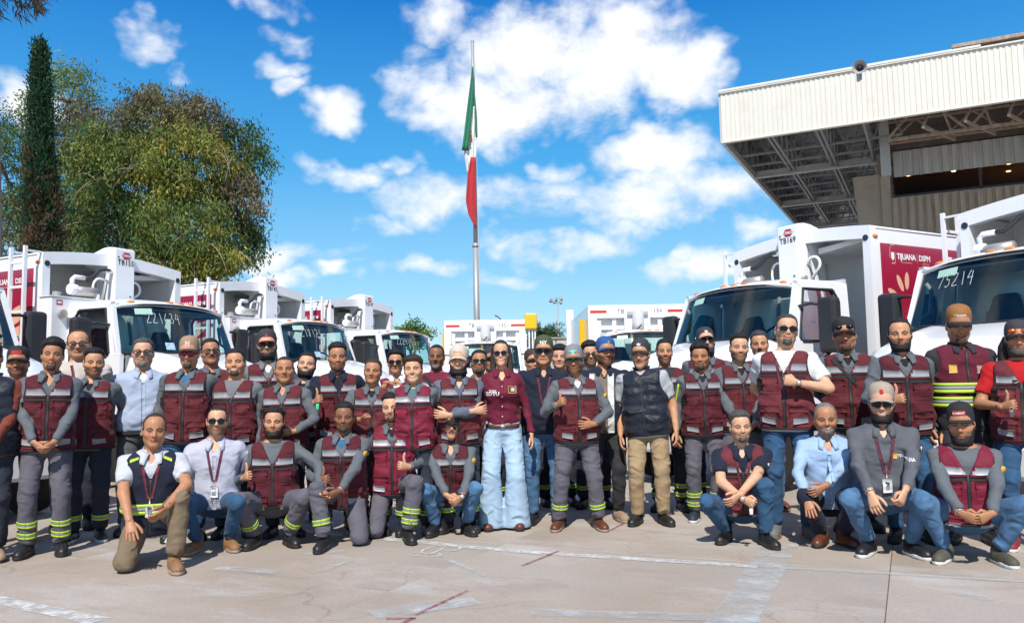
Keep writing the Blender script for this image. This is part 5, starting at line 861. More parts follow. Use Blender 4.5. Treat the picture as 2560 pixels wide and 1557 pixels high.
def person(x, y, d, label, skin='m', hair=('short', 'black'), beard=None, stub=.25, smile=False, glasses=None, cap=None, shirt='grey', neck='collar', sleeve='long', vest='vest', legs='trouser', bands=1, shoes=('black', 'boot', 'black'), L='down', R='down', fat=.3, belly=0., wide=1., lean=2., yaw=0., troll=0., head=(0, 0, 0), pose='stand', S=None, S0=.97, facew=1., jaw=0., stance=.11, extras=(), age=0., under='black', hem=None, flare=0., headk=1.03, chest=0., brow=.0055, stag=0., knee=None, shirt2=None, vestlen=-.11, show='full'):
    px, py = x * 2560 / 2464, y * 2560 / 2464; seed = len(PEOPLE) + 1; rs = np.random.RandomState(seed); top = .118 * headk + (.026 if cap else .008 if hair and hair[0] not in ('buzz',) else .004)
    if hair and hair[0] in ('fade', 'curly', 'messy'): top += .012
    if pose == 'stand' and not flare: yaw += rs.uniform(-11, 11); troll += rs.uniform(-1.5, 1.5); lean += rs.uniform(-2, 2)
    head = (head[0] + rs.uniform(-6, 6), head[1] + rs.uniform(-4, 3), head[2] + rs.uniform(-4, 4)); dzs = rs.uniform(-.014, .012)
    Rt = rotm(lean, yaw, troll); Rh = rotm(head[1], head[0], head[2])
    off = Rt @ np.array([0, .03, .505]) - Rh @ np.array([0, .03, -.15]) * headk
    topo = (off + Rh @ np.array([0, .0, top]))[2]
    ztop = atY(px, py, d)[2]
    pel_y = 0.
    if pose == 'stand': S = S or ztop / (.93 + topo); pz = .93
    else: S = S or S0; pz = ztop / S - topo; pel_y = .10
    pelvis = np.array([0, pel_y, pz]); T = lambda p: pelvis + Rt @ np.asarray(p, float)
    hc = pelvis + off; wx = atY(px, py, d + (hc[1]) * S)[0]; base = Vector((wx - hc[0] * S, d, 0)); fy = -math.asin(max(-.9, min(.9, base.x / math.hypot(base.x, base.y)))) * .75
    cy, sy_ = math.cos(fy), math.sin(fy); base.x = wx - S * (hc[0] * cy - hc[1] * sy_)
    kw = dict(fat=fat, belly=belly, wide=wide)
    if pose == 'squat': vestlen = max(vestlen, -.035); hem = -.05 if hem is None else max(hem, -.06)
    # joints ------------------------------------------------------------------
    sh = {s: T((s * (.182 * wide + .018 * fat), .012, .428)) for s in (-1, 1)}; arms = {}
    for s, spec in ((-1, L), (1, R)):
        if isinstance(spec, str): w, pole, hp, ad, td = arm_preset(spec, s); w = T(w); pole = Rt @ np.array(pole); ad = None if ad is None else Rt @ np.array(ad, float); td = Rt @ np.array(td, float)
        else: w, pole, hp, ad, td = spec; w = np.array(w, float)
        el, w = ik(sh[s], w, .285, .25, pole); fd = (w - el) / np.linalg.norm(w - el); a = fd if ad is None else np.array(ad, float); a = a / np.linalg.norm(a); a = a * .75 + fd * .25; a /= np.linalg.norm(a); t = np.array(td, float); t = t - a * (t @ a); t /= np.linalg.norm(t) + 1e-9; arms[s] = (el, w, fd, hp, a, t)
    hipw = .088 + .012 * fat; hip = {s: T((s * hipw, .005, -.03)) for s in (-1, 1)}; leg = {}; shoe = {}
    for s in (-1, 1):
        if pose == 'stand':
            an = np.array([s * stance, s * stag, .085]); kn, an = ik(hip[s], an, .43, .405, (s * .15, -1, 0)); leg[s] = (kn, an); shoe[s] = (an, s * (14 + rs.uniform(-6, 6)), 0)
        elif pose == 'squat':
            kw_ = (knee or (.22, .22))[0 if s < 0 else 1]; an = np.array([s * stance, -.06 + s * stag, .10]); kn, an = ik(hip[s], an, .43, .405, (s * kw_ * 1.7, -1, .8)); leg[s] = (kn, an); shoe[s] = (an, s * (20 + rs.uniform(-5, 5)), 0)
        else:
            down = -1 if pose == 'kneelL' else 1
            if s == down:
                hx = hip[s]; dz = hx[2] - .075; hz = math.sqrt(max(.01, .43 ** 2 - dz ** 2)) if dz < .43 else .05; kn = np.array([hx[0] + s * .05, hx[1] - hz, .075]); an = kn + np.array([s * .02, .39, .03]); leg[s] = (kn, an); shoe[s] = (an, 0, 62)
            else:
                an = np.array([s * stance * 1.3, -.30 + stag, .09]); kn, an = ik(hip[s], an, .43, .405, (s * .35, -1, .6)); leg[s] = (kn, an); shoe[s] = (an, s * 12, 0)
    # body (skin): head + neck + torso + limbs, one mesh ----------------------
    HV, HQ = HEADS[bool(smile)]; hx_ = HV.copy(); eyes = glasses not in ('sun', 'visor')
    if beard and beard[0] == 'short': stub = .70
    C = head_colors(HV, SK[skin], smile, stub, brow, age, browcol=(.02, .014, .01) if (hair or ('', 'black'))[1] not in ('grey', 'salt') else (.05, .045, .04), eyes=eyes, lip=(1.0, .35, .38) if chest else (.92, .58, .56))
    lf_, nk_ = (rs.uniform(.93, 1.08), rs.uniform(.75, 1.3)) if not chest else (.97, .6)
    def warp(V):
        V = np.array(V, f32); V[:, 1] = np.where((V[:, 1] < -.09) & (np.abs(V[:, 2] + .012) < .042), -.09 + (V[:, 1] + .09) * nk_, V[:, 1]); V[:, 2] = np.where(V[:, 2] < 0, V[:, 2] * lf_, V[:, 2]); k = 1 + jaw * np.clip((.02 - V[:, 2]) / .1, 0, 1); V[:, 0] *= facew * k; return tx(V * headk, Rh, hc) * S
    parts_V = [warp(HV)]; parts_F = [HQ]; cols = [C]; n0 = len(HV)
    longs = sleeve == 'long'; rl = (1.0 + .10 * fat) if not chest else .68
    def skin_sdf(P):
        q = (P - pelvis.astype(f32)) @ Rt.astype(f32); dd = torso_sdf(q, -.016, **kw); dd = smax(dd, q[:, 2] - .54, .02); dd = smax(dd, .04 - q[:, 2], .02)
        for s in (-1, 1):
            el, w = arms[s][:2]; kk = .72 if longs else 1.; dd = smin(dd, rcone(P, sh[s], el, .047 * rl * kk, .041 * rl * kk), .03); dd = smin(dd, rcone(P, el, w, .043 * rl * kk, .027), .012)
        dd = smin(dd, rcone(P, T((0, .03, .46)), hc + Rh @ np.array([0, .025, -.10]), .058 + .006 * fat, .054), .02); return dd
    jp = np.array([sh[s] for s in (-1, 1)] + [arms[s][i] for s in (-1, 1) for i in (0, 1)] + [T((-.2, -.2, -.2)), T((.2, .2, .5))]); lo, hi = jp.min(0) - .1, jp.max(0) + .1
    V, Q = snets(skin_sdf, lo, hi, .022 if longs else .016); parts_V.append(V * S); parts_F.append(Q + n0); cols.append(np.tile(np.array(SK[skin]), (len(V), 1)) * (1 + .05 * np.sin(V @ np.array([60, 70, 50])))[:, None]); n0 += len(V); polys = [q.tolist() for q in np.concatenate(parts_F)]
    if 'tattoo' in extras:
        c = cols[1]; dl = rcone(V, sh[1], arms[1][0], .02, .02); m = ((np.sin(V @ np.array([90, 60, 80])) + np.sin(V @ np.array([-70, 110, 40]))) > .5) & (V[:, 0] > .1); c[m] *= .42
    for s in (-1, 1):
        el, w, fd, hp, a, t = arms[s]; hv, hf = HANDS[hp]; hv = hv.copy()
        if s < 0: hv[:, 1] *= -1
        M = np.stack([a, np.cross(t, a), t], 1); k = .98 if not chest else .88; P_ = tx(hv * k, M, w + a * .012) * S; parts_V.append(P_); ff = [[i + n0 for i in (f if s > 0 else f[::-1])] for f in hf]; polys += ff; n0 += len(hv); hc_ = np.tile(np.array(SK[skin]) * .95, (len(hv), 1)); tip = hv[:, 0] > .13; hc_[tip] *= np.array([1.08, .98, .95]); cols.append(hc_)
    body = obj('person', raw_mesh('person', np.concatenate(parts_V), polys, True, np.concatenate(cols)), M_skin, label=label, category='person', group='people posing for the group photo'); body.location = base; body.rotation_euler = (0, 0, fy); PEOPLE.append(body)
    def ch(name, data, material, parent=body, smooth=True, **k):
        if isinstance(data, tuple): data = raw_mesh(name, data[0], data[1], smooth)
        return obj(name, data, material, parent, smooth, **k)
    def mbT(mb):   # torso frame -> person frame, scaled
        v = tx(np.array(mb.V), Rt, pelvis) * S; mb.V = [tuple(p) for p in v.tolist()]; return mb
    def mbH(mb): mb.V = [tuple(p) for p in warp(np.array(mb.V)).tolist()]; return mb
    # shirt ---------------------------------------------------------------------
    hem_ = hem if hem is not None else (-.13 if vest else -.10); so = .012 if vest else .016
    def shirt_sdf(P):
        q = (P - pelvis.astype(f32)) @ Rt.astype(f32); dd = torso_sdf(q, so, chest=chest, **kw) + wrinkle(q, seed, .007 if not vest else .001); dd = smax(dd, hem_ - q[:, 2], .008)
        for s in (-1, 1):
            el, w = arms[s][:2]
            if longs:
                u = (w - el) / np.linalg.norm(w - el); r1, r2, r3 = .057 * rl, .050 * rl, .040
                if chest: r1, r2, r3 = .049, .042, .036
                da = smin(rcone(P, sh[s], el, r1, r2), rcone(P, el, w, r2, r3), .02); da = smax(da, (P - (w - u * .012).astype(f32)) @ u.astype(f32), .006)
            else:
                u = (el - sh[s]) / np.linalg.norm(el - sh[s]); e2_ = sh[s] + u * .235; da = rcone(P, sh[s], e2_, .066 * rl, .066 * rl); da = smax(da, (P - (sh[s] + u * .21).astype(f32)) @ u.astype(f32), .006)
            dd = smin(dd, da + wrinkle(P, seed + s, .008, 1.3), .03)
        z = q[:, 2]; dd = smax(dd, -(np.sqrt(q[:, 0] ** 2 + (q[:, 1] - .03) ** 2) - .064 - (0 if neck != 'crew' else .004)) * np.where(z > .47, 1, -1) if False else dd, .01)
        dd = smax(dd, z - (.502 if neck == 'crew' else .512), .006)
        if neck in ('collar', 'polo', 'shirt'): zv = {'collar': .40, 'polo': .42, 'shirt': .40}[neck]; v = (np.abs(q[:, 0]) - np.clip(z - zv, 0, 1) * .52); dd = smax(dd, -np.maximum(v, q[:, 1] + .0), .004)
        return dd
    jp = np.array([sh[s] for s in (-1, 1)] + [arms[s][i] for s in (-1, 1) for i in ((0, 1) if longs else (0,))] + [T((sx * .24 * (1 + .2 * fat), syy * (.2 + .09 * fat), zz)) for sx in (-1, 1) for syy in (-1, 1) for zz in (hem_, .5)]); V, Q = snets(shirt_sdf, jp.min(0) - .05, jp.max(0) + .05, .0158); shm = CL[shirt]; sh_o = ch('shirt', (V * S, Q), shm)
    if neck in ('collar', 'polo', 'shirt'):
        cl = MB(); n = 22
        def cf(u, v):
            a = R_(-90 + 28 + u * 304); r = .064 + .016 * v; return (r * math.cos(a) * 1.02, .03 + r * math.sin(a), .532 - .042 * v - .012 * max(0, -math.sin(a)))
        cl.grid(cf, [i / n for i in range(n + 1)], [0, .5, 1], .004); cm_ = CL[shirt]; co_ = ch('collar', mbT(cl), cm_, sh_o)
        yo = -.010 - .016 * fat - (.012 if vest else 0)
        for s in (-1, 1):
            A_, B_, C_, D_ = [Vector(p) for p in ((s * .016, -.040 + yo * .3, .500), (s * .074, .004, .524), (s * .078, -.092 + yo, .446), (s * .046, -.100 + yo, .434))]
            w_ = MB(); w_.grid(lambda u, v: A_.lerp(B_, u).lerp(D_.lerp(C_, u), v) + Vector((0, -.012 * math.sin(math.pi * v), .006 * math.sin(math.pi * v))), [0, .5, 1] if s < 0 else [1, .5, 0], [0, .25, .5, .75, 1], -.004); ch('collar_wing', mbT(w_), cm_, co_)
    if under and neck in ('collar', 'polo', 'shirt') and under != 'skin':
        V, Q = snets(lambda P: smax(smax(torso_sdf(P, .002, **kw), P[:, 2] - .475, .006), .2 - P[:, 2], .01), (-.14, -.2, .18), (.14, .1, .52), .02); ch('undershirt', (tx(V, Rt, pelvis) * S, Q), CL[under])
    bv = BVHTree.FromPolygons
    gv = None
    # vest ------------------------------------------------------------------------
    if vest:
        vo = .026; high = vest in ('vest3', 'puff'); ah = .072
        def vest_sdf(q):
            dd = torso_sdf(q, vo, nexp=2.7, **kw) + wrinkle(q, seed + 5, .0085); z = q[:, 2]; ax = np.abs(q[:, 0])
            if vest == 'puff': dd = dd - .008 * np.abs(np.sin(z * 36))
            dd = smax(dd, vestlen - z, .008); xs = .178 * wide + .02 * fat + .03; dd = smax(dd, -(np.sqrt(((ax - xs - .03) / .075) ** 2 + ((z - .40) / .15) ** 2) - 1) * .07, .004)
            if not high: dd = smax(dd, -np.maximum(ax - np.clip(z - .325, 0, 1) * .50, q[:, 1] - .0), .004)
            else: dd = smax(dd, -np.maximum(ax - np.clip(z - .45, 0, 1) * .9, q[:, 1]), .004)
            return smax(dd, z - (.50 if not high else .512), .005)
        m_ = .255 + .06 * fat; V, Q = snets(vest_sdf, (-m_, -.2 - .09 * fat - .04 * belly, vestlen - .02), (m_, .2 + .03 * fat, .54), .0148); vv = V; vest_m = CL['navy' if vest == 'hivis' else (('vest', 'vesta', 'vestb')[rs.randint(3)] if vest == 'vest' else vest)]; vo_ = ch('vest', (tx(V, Rt, pelvis) * S, Q), vest_m); gv = bv(V.tolist(), Q.tolist())
        def pt(name, quad, nu, nv, material, eps=.003, bulge=0., parent=None):
            mb = patch(gv, quad, nu, nv, eps, bulge)
            return ch(name, mbT(mb), material, parent or vo_) if mb else None
        if vest in ('vest', 'vest2'):
            sil = M_refl2 if vest == 'vest2' else M_refl; X = .20 * wide + .03 * fat
            for s in (-1, 1):
                pt('reflective_stripe', [(s * X, .345 + dzs), (s * .012, .345 + dzs), (s * .012, .398 + dzs), (s * X, .398 + dzs)][::s], 12, 2, sil, .004); pt('black_stripe', [(s * X, .305 + dzs), (s * .012, .305 + dzs), (s * .012, .330 + dzs), (s * X, .330 + dzs)][::s], 12, 1, M_trim, .004)
                if show == 'full' or show == 'half':
                    pk = pt('chest_pocket', [(s * .150, .165), (s * .045, .165), (s * .045, .275), (s * .150, .275)][::s], 6, 6, vest_m, .004, .014); pt('pocket_flap', [(s * .155, .240), (s * .04, .248), (s * .04, .292), (s * .155, .292)][::s], 6, 2, vest_m, .014, .004)
                    if s < 0: pt('radio_pocket', [(-X + .01, .17), (-.155, .17), (-.155, .30), (-X + .01, .30)], 3, 5, vest_m, .004, .012); pt('pocket_strap', [(-X + .02, .20), (-.162, .20), (-.162, .28), (-X + .02, .28)], 2, 3, M_trim, .016)
                    pt('lower_pocket', [(s * .165, -.085), (s * .04, -.085), (s * .04, .055), (s * .165, .055)][::s], 6, 6, vest_m, .004, .009); pt('pocket_flap', [(s * .168, .03), (s * .036, .03), (s * .036, .075), (s * .168, .075)][::s], 6, 2, vest_m, .016, .004); pt('reflective_patch', [(s * .158, -.062 + .012), (s * .062, -.062 - .004), (s * .062, -.014), (s * .158, -.006)][::s], 5, 3, sil, .0185)
            pt('zip', [(-.013, vestlen + .004), (.013, vestlen + .004), (.013, .36), (-.013, .36)], 2, 24, M_zip, .005)
            hm = MB(); A = [ring_pts(vestlen + dz, vo + .004, kw, 40) for dz in (0, .012)]; hm.grid(lambda i, j: A[j][i], range(41), (0, 1), .004); ch('hem_binding', mbT(hm), M_trim, vo_)
            # armhole binding: short black tubes cast on the vest edge
            for s in (-1, 1):
                pts = []
                for a in np.linspace(-1.9, 1.75, 15):
                    X0 = .178 * wide + .02 * fat + .06; p = (s * (X0 - .079 * math.cos(a)), .40 + .155 * math.sin(a)); h_ = gv.ray_cast(Vector((p[0], -.6, p[1])), Vector((0, 1, 0)))
                    if h_[0] is not None: pts.append(h_[0] + Vector((0, -.002, 0)))
                if len(pts) > 3: ch('armhole_binding', mbT(MB().tube(pts, .006, 5)), M_trim, vo_)
        elif vest in ('hivis', 'vest3'):
            zs = ((.08, .105), (.125, .15)) if vest == 'hivis' else ((.12, .145), (.165, .19), (.05, .075), (.095, .12))
            pairs = ((.075, .100), (.128, .153)) if vest == 'hivis' else ((.155, .178), (.205, .228), (.055, .078), (.105, .128))
            for (a_, b_) in pairs:
                rm = MB(); A = [ring_pts(z_, vo + .011, kw, 44) for z_ in (a_, b_)]; rm.grid(lambda i, j: A[j][i], range(45), (0, 1), .003); ch('hi_vis_band', mbT(rm), M_hiv, vo_)
            for (a_, b_) in (((.100, .128),) if vest == 'hivis' else ((.178, .205), (.078, .105))):
                rm = MB(); A = [ring_pts(z_, vo + .010, kw, 44) for z_ in (a_, b_)]; rm.grid(lambda i, j: A[j][i], range(45), (0, 1), .003); ch('reflective_band', mbT(rm), M_refl, vo_)
            pt('zip', [(-.010, vestlen + .004), (.010, vestlen + .004), (.010, .45), (-.010, .45)], 2, 22, M_zip, .004)
            if vest == 'vest3': pt('round_emblem', [(-.125, .30), (-.07, .30), (-.07, .36), (-.125, .36)], 5, 5, M_gold, .004); pt('crest', [(.06, .295), (.13, .295), (.13, .355), (.06, .355)], 5, 5, mat('crest_embroidery', (.45, .35, .3), .7, var=.6, vs_=60), .004)
            else:
                for s in (-1, 1): pt('shoulder_stripe', [(s * .145, .445), (s * .085, .47), (s * .085, .485), (s * .145, .465)][::s], 4, 1, M_hiv, .004)
        elif vest == 'puff':
            pt('zip', [(-.008, vestlen + .004), (.008, vestlen + .004), (.008, .48), (-.008, .48)], 2, 22, M_zip, .004); cl = MB(); cl.grid(lambda u, v: ((.072 + .012 * v) * math.cos(R_(-70 + u * 320)), .03 + (.072 + .012 * v) * math.sin(R_(-70 + u * 320)), .49 + .05 * v), [i / 24 for i in range(25)], [0, .5, 1], .012); ch('stand_collar', mbT(cl), vest_m, vo_)
    if gv is None: gv = bv(*[list(map(list, z_)) for z_ in (tx(sh_o_V(sh_o) / S - pelvis, Rt.T, (0, 0, 0)).tolist(), [list(p.vertices) for p in sh_o.data.polygons])])
    def dec(name, quad, nu, nv, material, eps=.004, bulge=0., parent=None):
        mb = patch(gv, quad, nu, nv, eps, bulge); return ch(name, mbT(mb), material, parent or body) if mb else None
    def dtext(s_, size, cx, cz, material, bold=.02, eps=.006):
        V_, F_ = text_geo(s_, size, bold); vv_ = []
        for p in V_:
            h_ = gv.ray_cast(Vector((cx + p[0], -.6, cz + p[1])), Vector((0, 1, 0)))
            vv_.append((cx + p[0], (h_[0].y if h_[0] else -.12) - eps, cz + p[1]))
        ch('lettering', mbT(MB().add(vv_, F_)), material, sh_o, False)
    # trousers --------------------------------------------------------------------
    legm = CL[legs]; k_r = 1 + .14 * fat; r_h, r_k, r_a = .096 * k_r, .073 * k_r, .066
    if legs in ('jean', 'jeand', 'black', 'charc'): r_k, r_a = .066 * k_r, .058
    if flare: r_h, r_k, r_a = .090, .086, .138
    def leg_sdf(P):
        q = (P - pelvis.astype(f32)) @ Rt.astype(f32); dd = ellip(q, (0, .008, -.03), (.163 + .03 * fat, .122 + .03 * fat, .135)); dd = smax(dd, q[:, 2] - .06, .01); out = dd
        for s in (-1, 1):
            kn, an = leg[s]; da = smin(rcone(P, hip[s], kn, r_h, r_k), rcone(P, kn, an + (an - kn) * (.02 if not flare else .3), r_k, r_a), .015); u = (an - kn) / np.linalg.norm(an - kn); end = an - u * .015; da = smax(da, (P - end.astype(f32)) @ u.astype(f32) if not flare else .02 - P[:, 2], .006)
            tkn = np.exp(-((np.linalg.norm(P - kn.astype(f32), axis=1)) / .14) ** 2) + np.exp(-((np.linalg.norm(P - an.astype(f32), axis=1)) / .13) ** 2) + (1.1 if pose != 'stand' else .35) * np.exp(-((np.linalg.norm(P - hip[s].astype(f32), axis=1)) / .16) ** 2)
            da = da + wrinkle(P, seed + 3 * s, .0085 if not flare else .003, 1.15) * np.clip(tkn + .3, 0, 1.3); out = smin(out, da, .03 if s < 0 else .012)
        return out
    lp_ = np.array([hip[s] for s in (-1, 1)] + [leg[s][i] for s in (-1, 1) for i in (0, 1)] + [T((0, 0, .1))]); mg = .13 + .05 * fat + (.05 if flare else 0); lo = lp_.min(0) - mg; hi = lp_.max(0) + mg; lo[2] = max(lo[2], .005); V, Q = snets(leg_sdf, lo, hi, .018); tr_o = ch('trousers', (V * S, Q), legm)
    for s in (-1, 1):
        kn, an = leg[s]; u = (an - kn); Ln = np.linalg.norm(u); u = u / Ln; ref = np.array([0, -1., 0]); ref = ref - u * (ref @ u); ref /= np.linalg.norm(ref); bi = np.cross(u, ref)
        for bt_ in ({0: (), 1: (.60,), 2: (.50, .72)}[bands]):
            for (t0, t1, mm, eo) in ((bt_, bt_ + .038, M_hiv, .004), (bt_ + .038, bt_ + .078, M_refl, .003), (bt_ + .078, bt_ + .116, M_hiv, .004)):
                rb = MB(); rad = lambda t: r_k + (r_a - r_k) * t + eo
                rb.grid(lambda a, t: tuple((kn + u * Ln * t + (ref * math.cos(a) + bi * math.sin(a)) * (rad(t) + .003 * math.sin(3 * a + seed))) * S), [2 * math.pi * i / 28 for i in range(29)], [t0, t1], .003); ch('hi_vis_band' if mm is M_hiv else 'reflective_band', rb, mm, tr_o)
        sm_, kind, so_ = shoes; an_, yw, pit = shoe[s]; gz = an_[2] - .085 if pit == 0 else 0
        so = ch('shoe', shoe_mesh(kind, 0, SHM[sm_]), None); sl = ch('sole', shoe_mesh(kind, 1, SOLE[so_]), None, so); so.scale = (S, S, S)
        so.rotation_euler = Euler((R_(-pit) if pit else 0, 0, R_(yw)), 'XYZ'); p_ = np.array([an_[0], an_[1] + (.06 if flare else 0), 0.]) if not pit else an_ + np.array([0, .03, .06]); so.location = Vector((p_ * S).tolist())
        if not pit and an_[2] > .12: so.location.z = (an_[2] - .09) * S
    # head gear ---------------------------------------------------------------------
    if hair:
        V, Q = HAIR[hair[0]] if not (cap and hair[0] in ('short', 'fade', 'curly', 'messy', 'buzz')) else HAIR['cropside']
        if cap: k_ = V[:, 2] > .066; V = V.copy(); V[k_, 2] = .066 + (V[k_, 2] - .066) * .2; V[k_, 0] *= .93; V[k_, 1] = .02 + (V[k_, 1] - .02) * .93; k_ = (V[:, 1] < -.03) & (V[:, 2] > .03); V[k_] = V[k_] * np.array([.9, .8, 1.], f32)
        if len(V): ch('hair', (warp(V), Q), hairmat(hair[1]))
    if beard and beard[0] != 'short':
        V, Q = BEARD[beard[0]]; ch('moustache' if beard[0] == 'moustache' else 'beard', (warp(V), Q), hairmat('stub' if beard[0] in ('goatee',) and beard[1] in ('black', 'dark') else beard[1]))
    if cap:
        crown, vis, bt = CAPS[bool(len(cap) > 3 and cap[3])]; cm = mat('cap_%s' % cap[0], {'black': (.014, .014, .015), 'tan': (.30, .20, .12), 'beige': (.55, .47, .39), 'olive': (.055, .07, .03), 'grey': (.19, .20, .21), 'blue': (.015, .085, .25), 'brown': (.26, .11, .03), 'charcoal': (.032, .034, .038), 'green': (.02, .075, .045), 'darkbrown': (.045, .03, .022), 'red': (.28, .012, .018), 'sand': (.36, .29, .22), 'maroonb': (.07, .03, .02)}.get(cap[0], (.1, .1, .1)), .85, var=.1, bump=.3, bs=90)
        bm_ = mat('cap_%s' % cap[1], {'black': (.014, .014, .015), 'tan': (.30, .20, .12), 'beige': (.55, .47, .39), 'olive': (.055, .07, .03), 'grey': (.19, .20, .21), 'blue': (.015, .085, .25), 'brown': (.26, .11, .03), 'charcoal': (.032, .034, .038), 'green': (.02, .075, .045), 'darkbrown': (.045, .03, .022), 'red': (.28, .012, .018), 'sand': (.36, .29, .22), 'maroonb': (.07, .03, .02)}.get(cap[1], (.1, .1, .1)), .85, var=.1, bump=.3, bs=90)
        cp = lambda m: (warp(np.array(m.V)), m.F); co = ch('cap', cp(crown), cm); ch('visor', cp(vis), bm_, co); ch('button', cp(bt), cm, co)
        lg = cap[2] if len(cap) > 2 else None
        if lg:
            def onc(u, v): a = u / .088; return (.0885 * math.sin(a), .02 - .1115 * math.cos(a) * (1 - 1.6 * max(0, v - .004)), .083 + v)
            if lg[0] == 'text':
                sz = lg[2]; ch('cap_logo', cp(text_mb(lg[1], sz, onc, .03)), mat('thread_%s' % lg[3], dict(white=(.75, .74, .7), red=(.5, .02, .03), gold=(.6, .36, .06), teal=(.18, .6, .55), pink=(.7, .45, .45))[lg[3]], .7), co, False)
                if len(lg) > 4: ch('cap_logo', cp(text_mb('\u25A0' if False else 'O', sz * 1.5, lambda u, v: onc(u - lg[4], v), .05)), M_gold, co, False)
            elif lg[0] == 'patch': ch('cap_patch', cp(MB().grid(lambda u, v: onc(u, v), [-.04, -.02, 0, .02, .04], [-.014, .022])), mat('patch_red', (.4, .02, .02), .7), co); lg[1].strip() and ch('cap_logo', cp(text_mb(lg[1], .018, lambda u, v: (lambda q: (q[0] * 1.03, q[1] - .003, q[2]))(onc(u, v + .004)), .02)), M_whitet, co, False)
            elif lg[0] == 'leaf':
                lm = MB()
                for a in (-50, 0, 50): lm.add([onc(*(0.004 * math.cos(b) * math.cos(R_(a)) * 1.6 + (.012 + .014 * math.sin(b)) * math.sin(R_(a)), .004 * -math.cos(b) * math.sin(R_(a)) + (.012 + .014 * math.sin(b)) * math.cos(R_(a)))) for b in [2 * math.pi * i / 12 for i in range(12)]], [list(range(12))])
                for k in range(2): lm.add([onc(*p) for p in ((-.022, -.012 - .005 * k), (.022, -.012 - .005 * k), (.022, -.009 - .005 * k), (-.022, -.009 - .005 * k))], [[0, 1, 2, 3]])
                ch('cap_logo', cp(lm), M_whitet, co, False)
            elif lg[0] == 'bull':
                lm = MB(); lm.add([onc(*p) for p in ((-.03, .028), (-.024, .01), (-.012, .016), (-.01, .022), (.01, .022), (.012, .016), (.024, .01), (.03, .028), (.034, .01), (.022, .0), (.012, .004), (.006, -.02), (-.006, -.02), (-.012, .004), (-.022, .0), (-.034, .01))], [list(range(16))[::-1]]); ch('cap_logo', cp(lm), mat('thread_teal', (.18, .6, .55), .7), co, False)
            elif lg[0] == 'shades':
                for s in (-1, 1): ch('shade_lens', cp(MB().sphere((s * .04, -.088, .062), (.03, .014, .017), 12, 8)), M_leno if lg[1] == 'o' else M_lens, co)
    if glasses:
        kind = glasses; col = M_frm; wide_ = dict(sun=(.0285, .021), visor=(.034, .022), clear=(.027, .019), aviator=(.029, .022))[kind if kind in ('sun', 'visor', 'clear') else 'sun']; go = None
        for s in (-1, 1):
            cx = s * .034; rim = []
            for i in range(21): a = 2 * math.pi * i / 20; e = .75; rim.append((cx + wide_[0] * math.copysign(abs(math.cos(a)) ** e, math.cos(a)), -.104 + .26 * abs(cx + wide_[0] * math.cos(a)) ** 1.25 * 1.0, -.004 + wide_[1] * math.copysign(abs(math.sin(a)) ** e, math.sin(a))))
            if go is None: go = ch('sunglasses' if kind != 'clear' else 'spectacles', mbH(MB().tube(rim, .0030 if kind == 'clear' else .0032, 6)), col)
            else: ch('rim', mbH(MB().tube(rim, .0030, 6)), col, go)
            lens = MB(); c0 = (cx, -.107 + .26 * abs(cx) ** 1.25, -.004); lens.add([c0] + rim[:-1], [[0, i + 1, (i + 1) % 20 + 1] for i in range(20)]); ch('lens', mbH(lens), M_clear if kind == 'clear' else (M_lensr if kind == 'visor' else M_lens), go)
            ch('temple', mbH(MB().tube([(s * .064, -.088, .002), (s * .077, -.05, .004), (s * .082, .005, .006)], .0032, 5)), col, go)
        ch('bridge', mbH(MB().tube([(-.008, -.104, .004), (0, -.106, .007), (.008, -.104, .004)], .003, 5)), col, go)
    # extras --------------------------------------------------------------------------
    for e in extras:
        if e == 'lanyard' or e == 'lanyardbadge':
            for s in (-1, 1): dec('lanyard', [(s * .075, .47), (s * .055, .478), (s * .004, .19), (s * .022, .19)][::-s], 2, 14, M_lanm, .006)
            if e == 'lanyardbadge': b_ = dec('badge', [(-.03, .06), (.03, .06), (.03, .15), (-.03, .15)], 2, 3, M_badge, .014); dec('badge_photo', [(-.014, .085), (.014, .085), (.014, .13), (-.014, .13)], 1, 1, M_dash, .017, parent=b_); dec('badge_clip', [(-.006, .15), (.006, .15), (.006, .2), (-.006, .2)], 1, 1, M_chrome, .012)
        elif e == 'belt':
            rm = MB(); A = [ring_pts(z_, so + .004 if False else .020, kw, 44) for z_ in (hem_ - .035, hem_ + .002)]; rm.grid(lambda i, j: A[j][i], range(45), (0, 1), .004); be = ch('belt', mbT(rm), M_leather if chest else M_trim); fr_ = [p for p in ring_pts(hem_ - .016, .026, kw, 4, -math.pi / 2 - .12, -math.pi / 2 + .12)]; ch('buckle', mbT(MB().box(-.022, .022, fr_[2][1] - .004, fr_[2][1] + .004, hem_ - .032, hem_ - .002)), M_chrome, be)
        elif e == 'strap': dec('shoulder_strap', [(-.135, .455), (-.10, .47), (.17, .13), (.17, .08)], 3, 22, M_trim, .008)
        elif e == 'buttons':
            for z_ in (.36, .27, .18, .09, .01):
                if z_ > hem_ + .02: h_ = gv.ray_cast(Vector((0, -.6, z_)), Vector((0, 1, 0))); h_[0] and ch('button', mbT(MB().cyl(h_[0] + Vector((0, -.003, 0)), (0, 1, 0), .006, .004, 8)), M_whitet, sh_o)
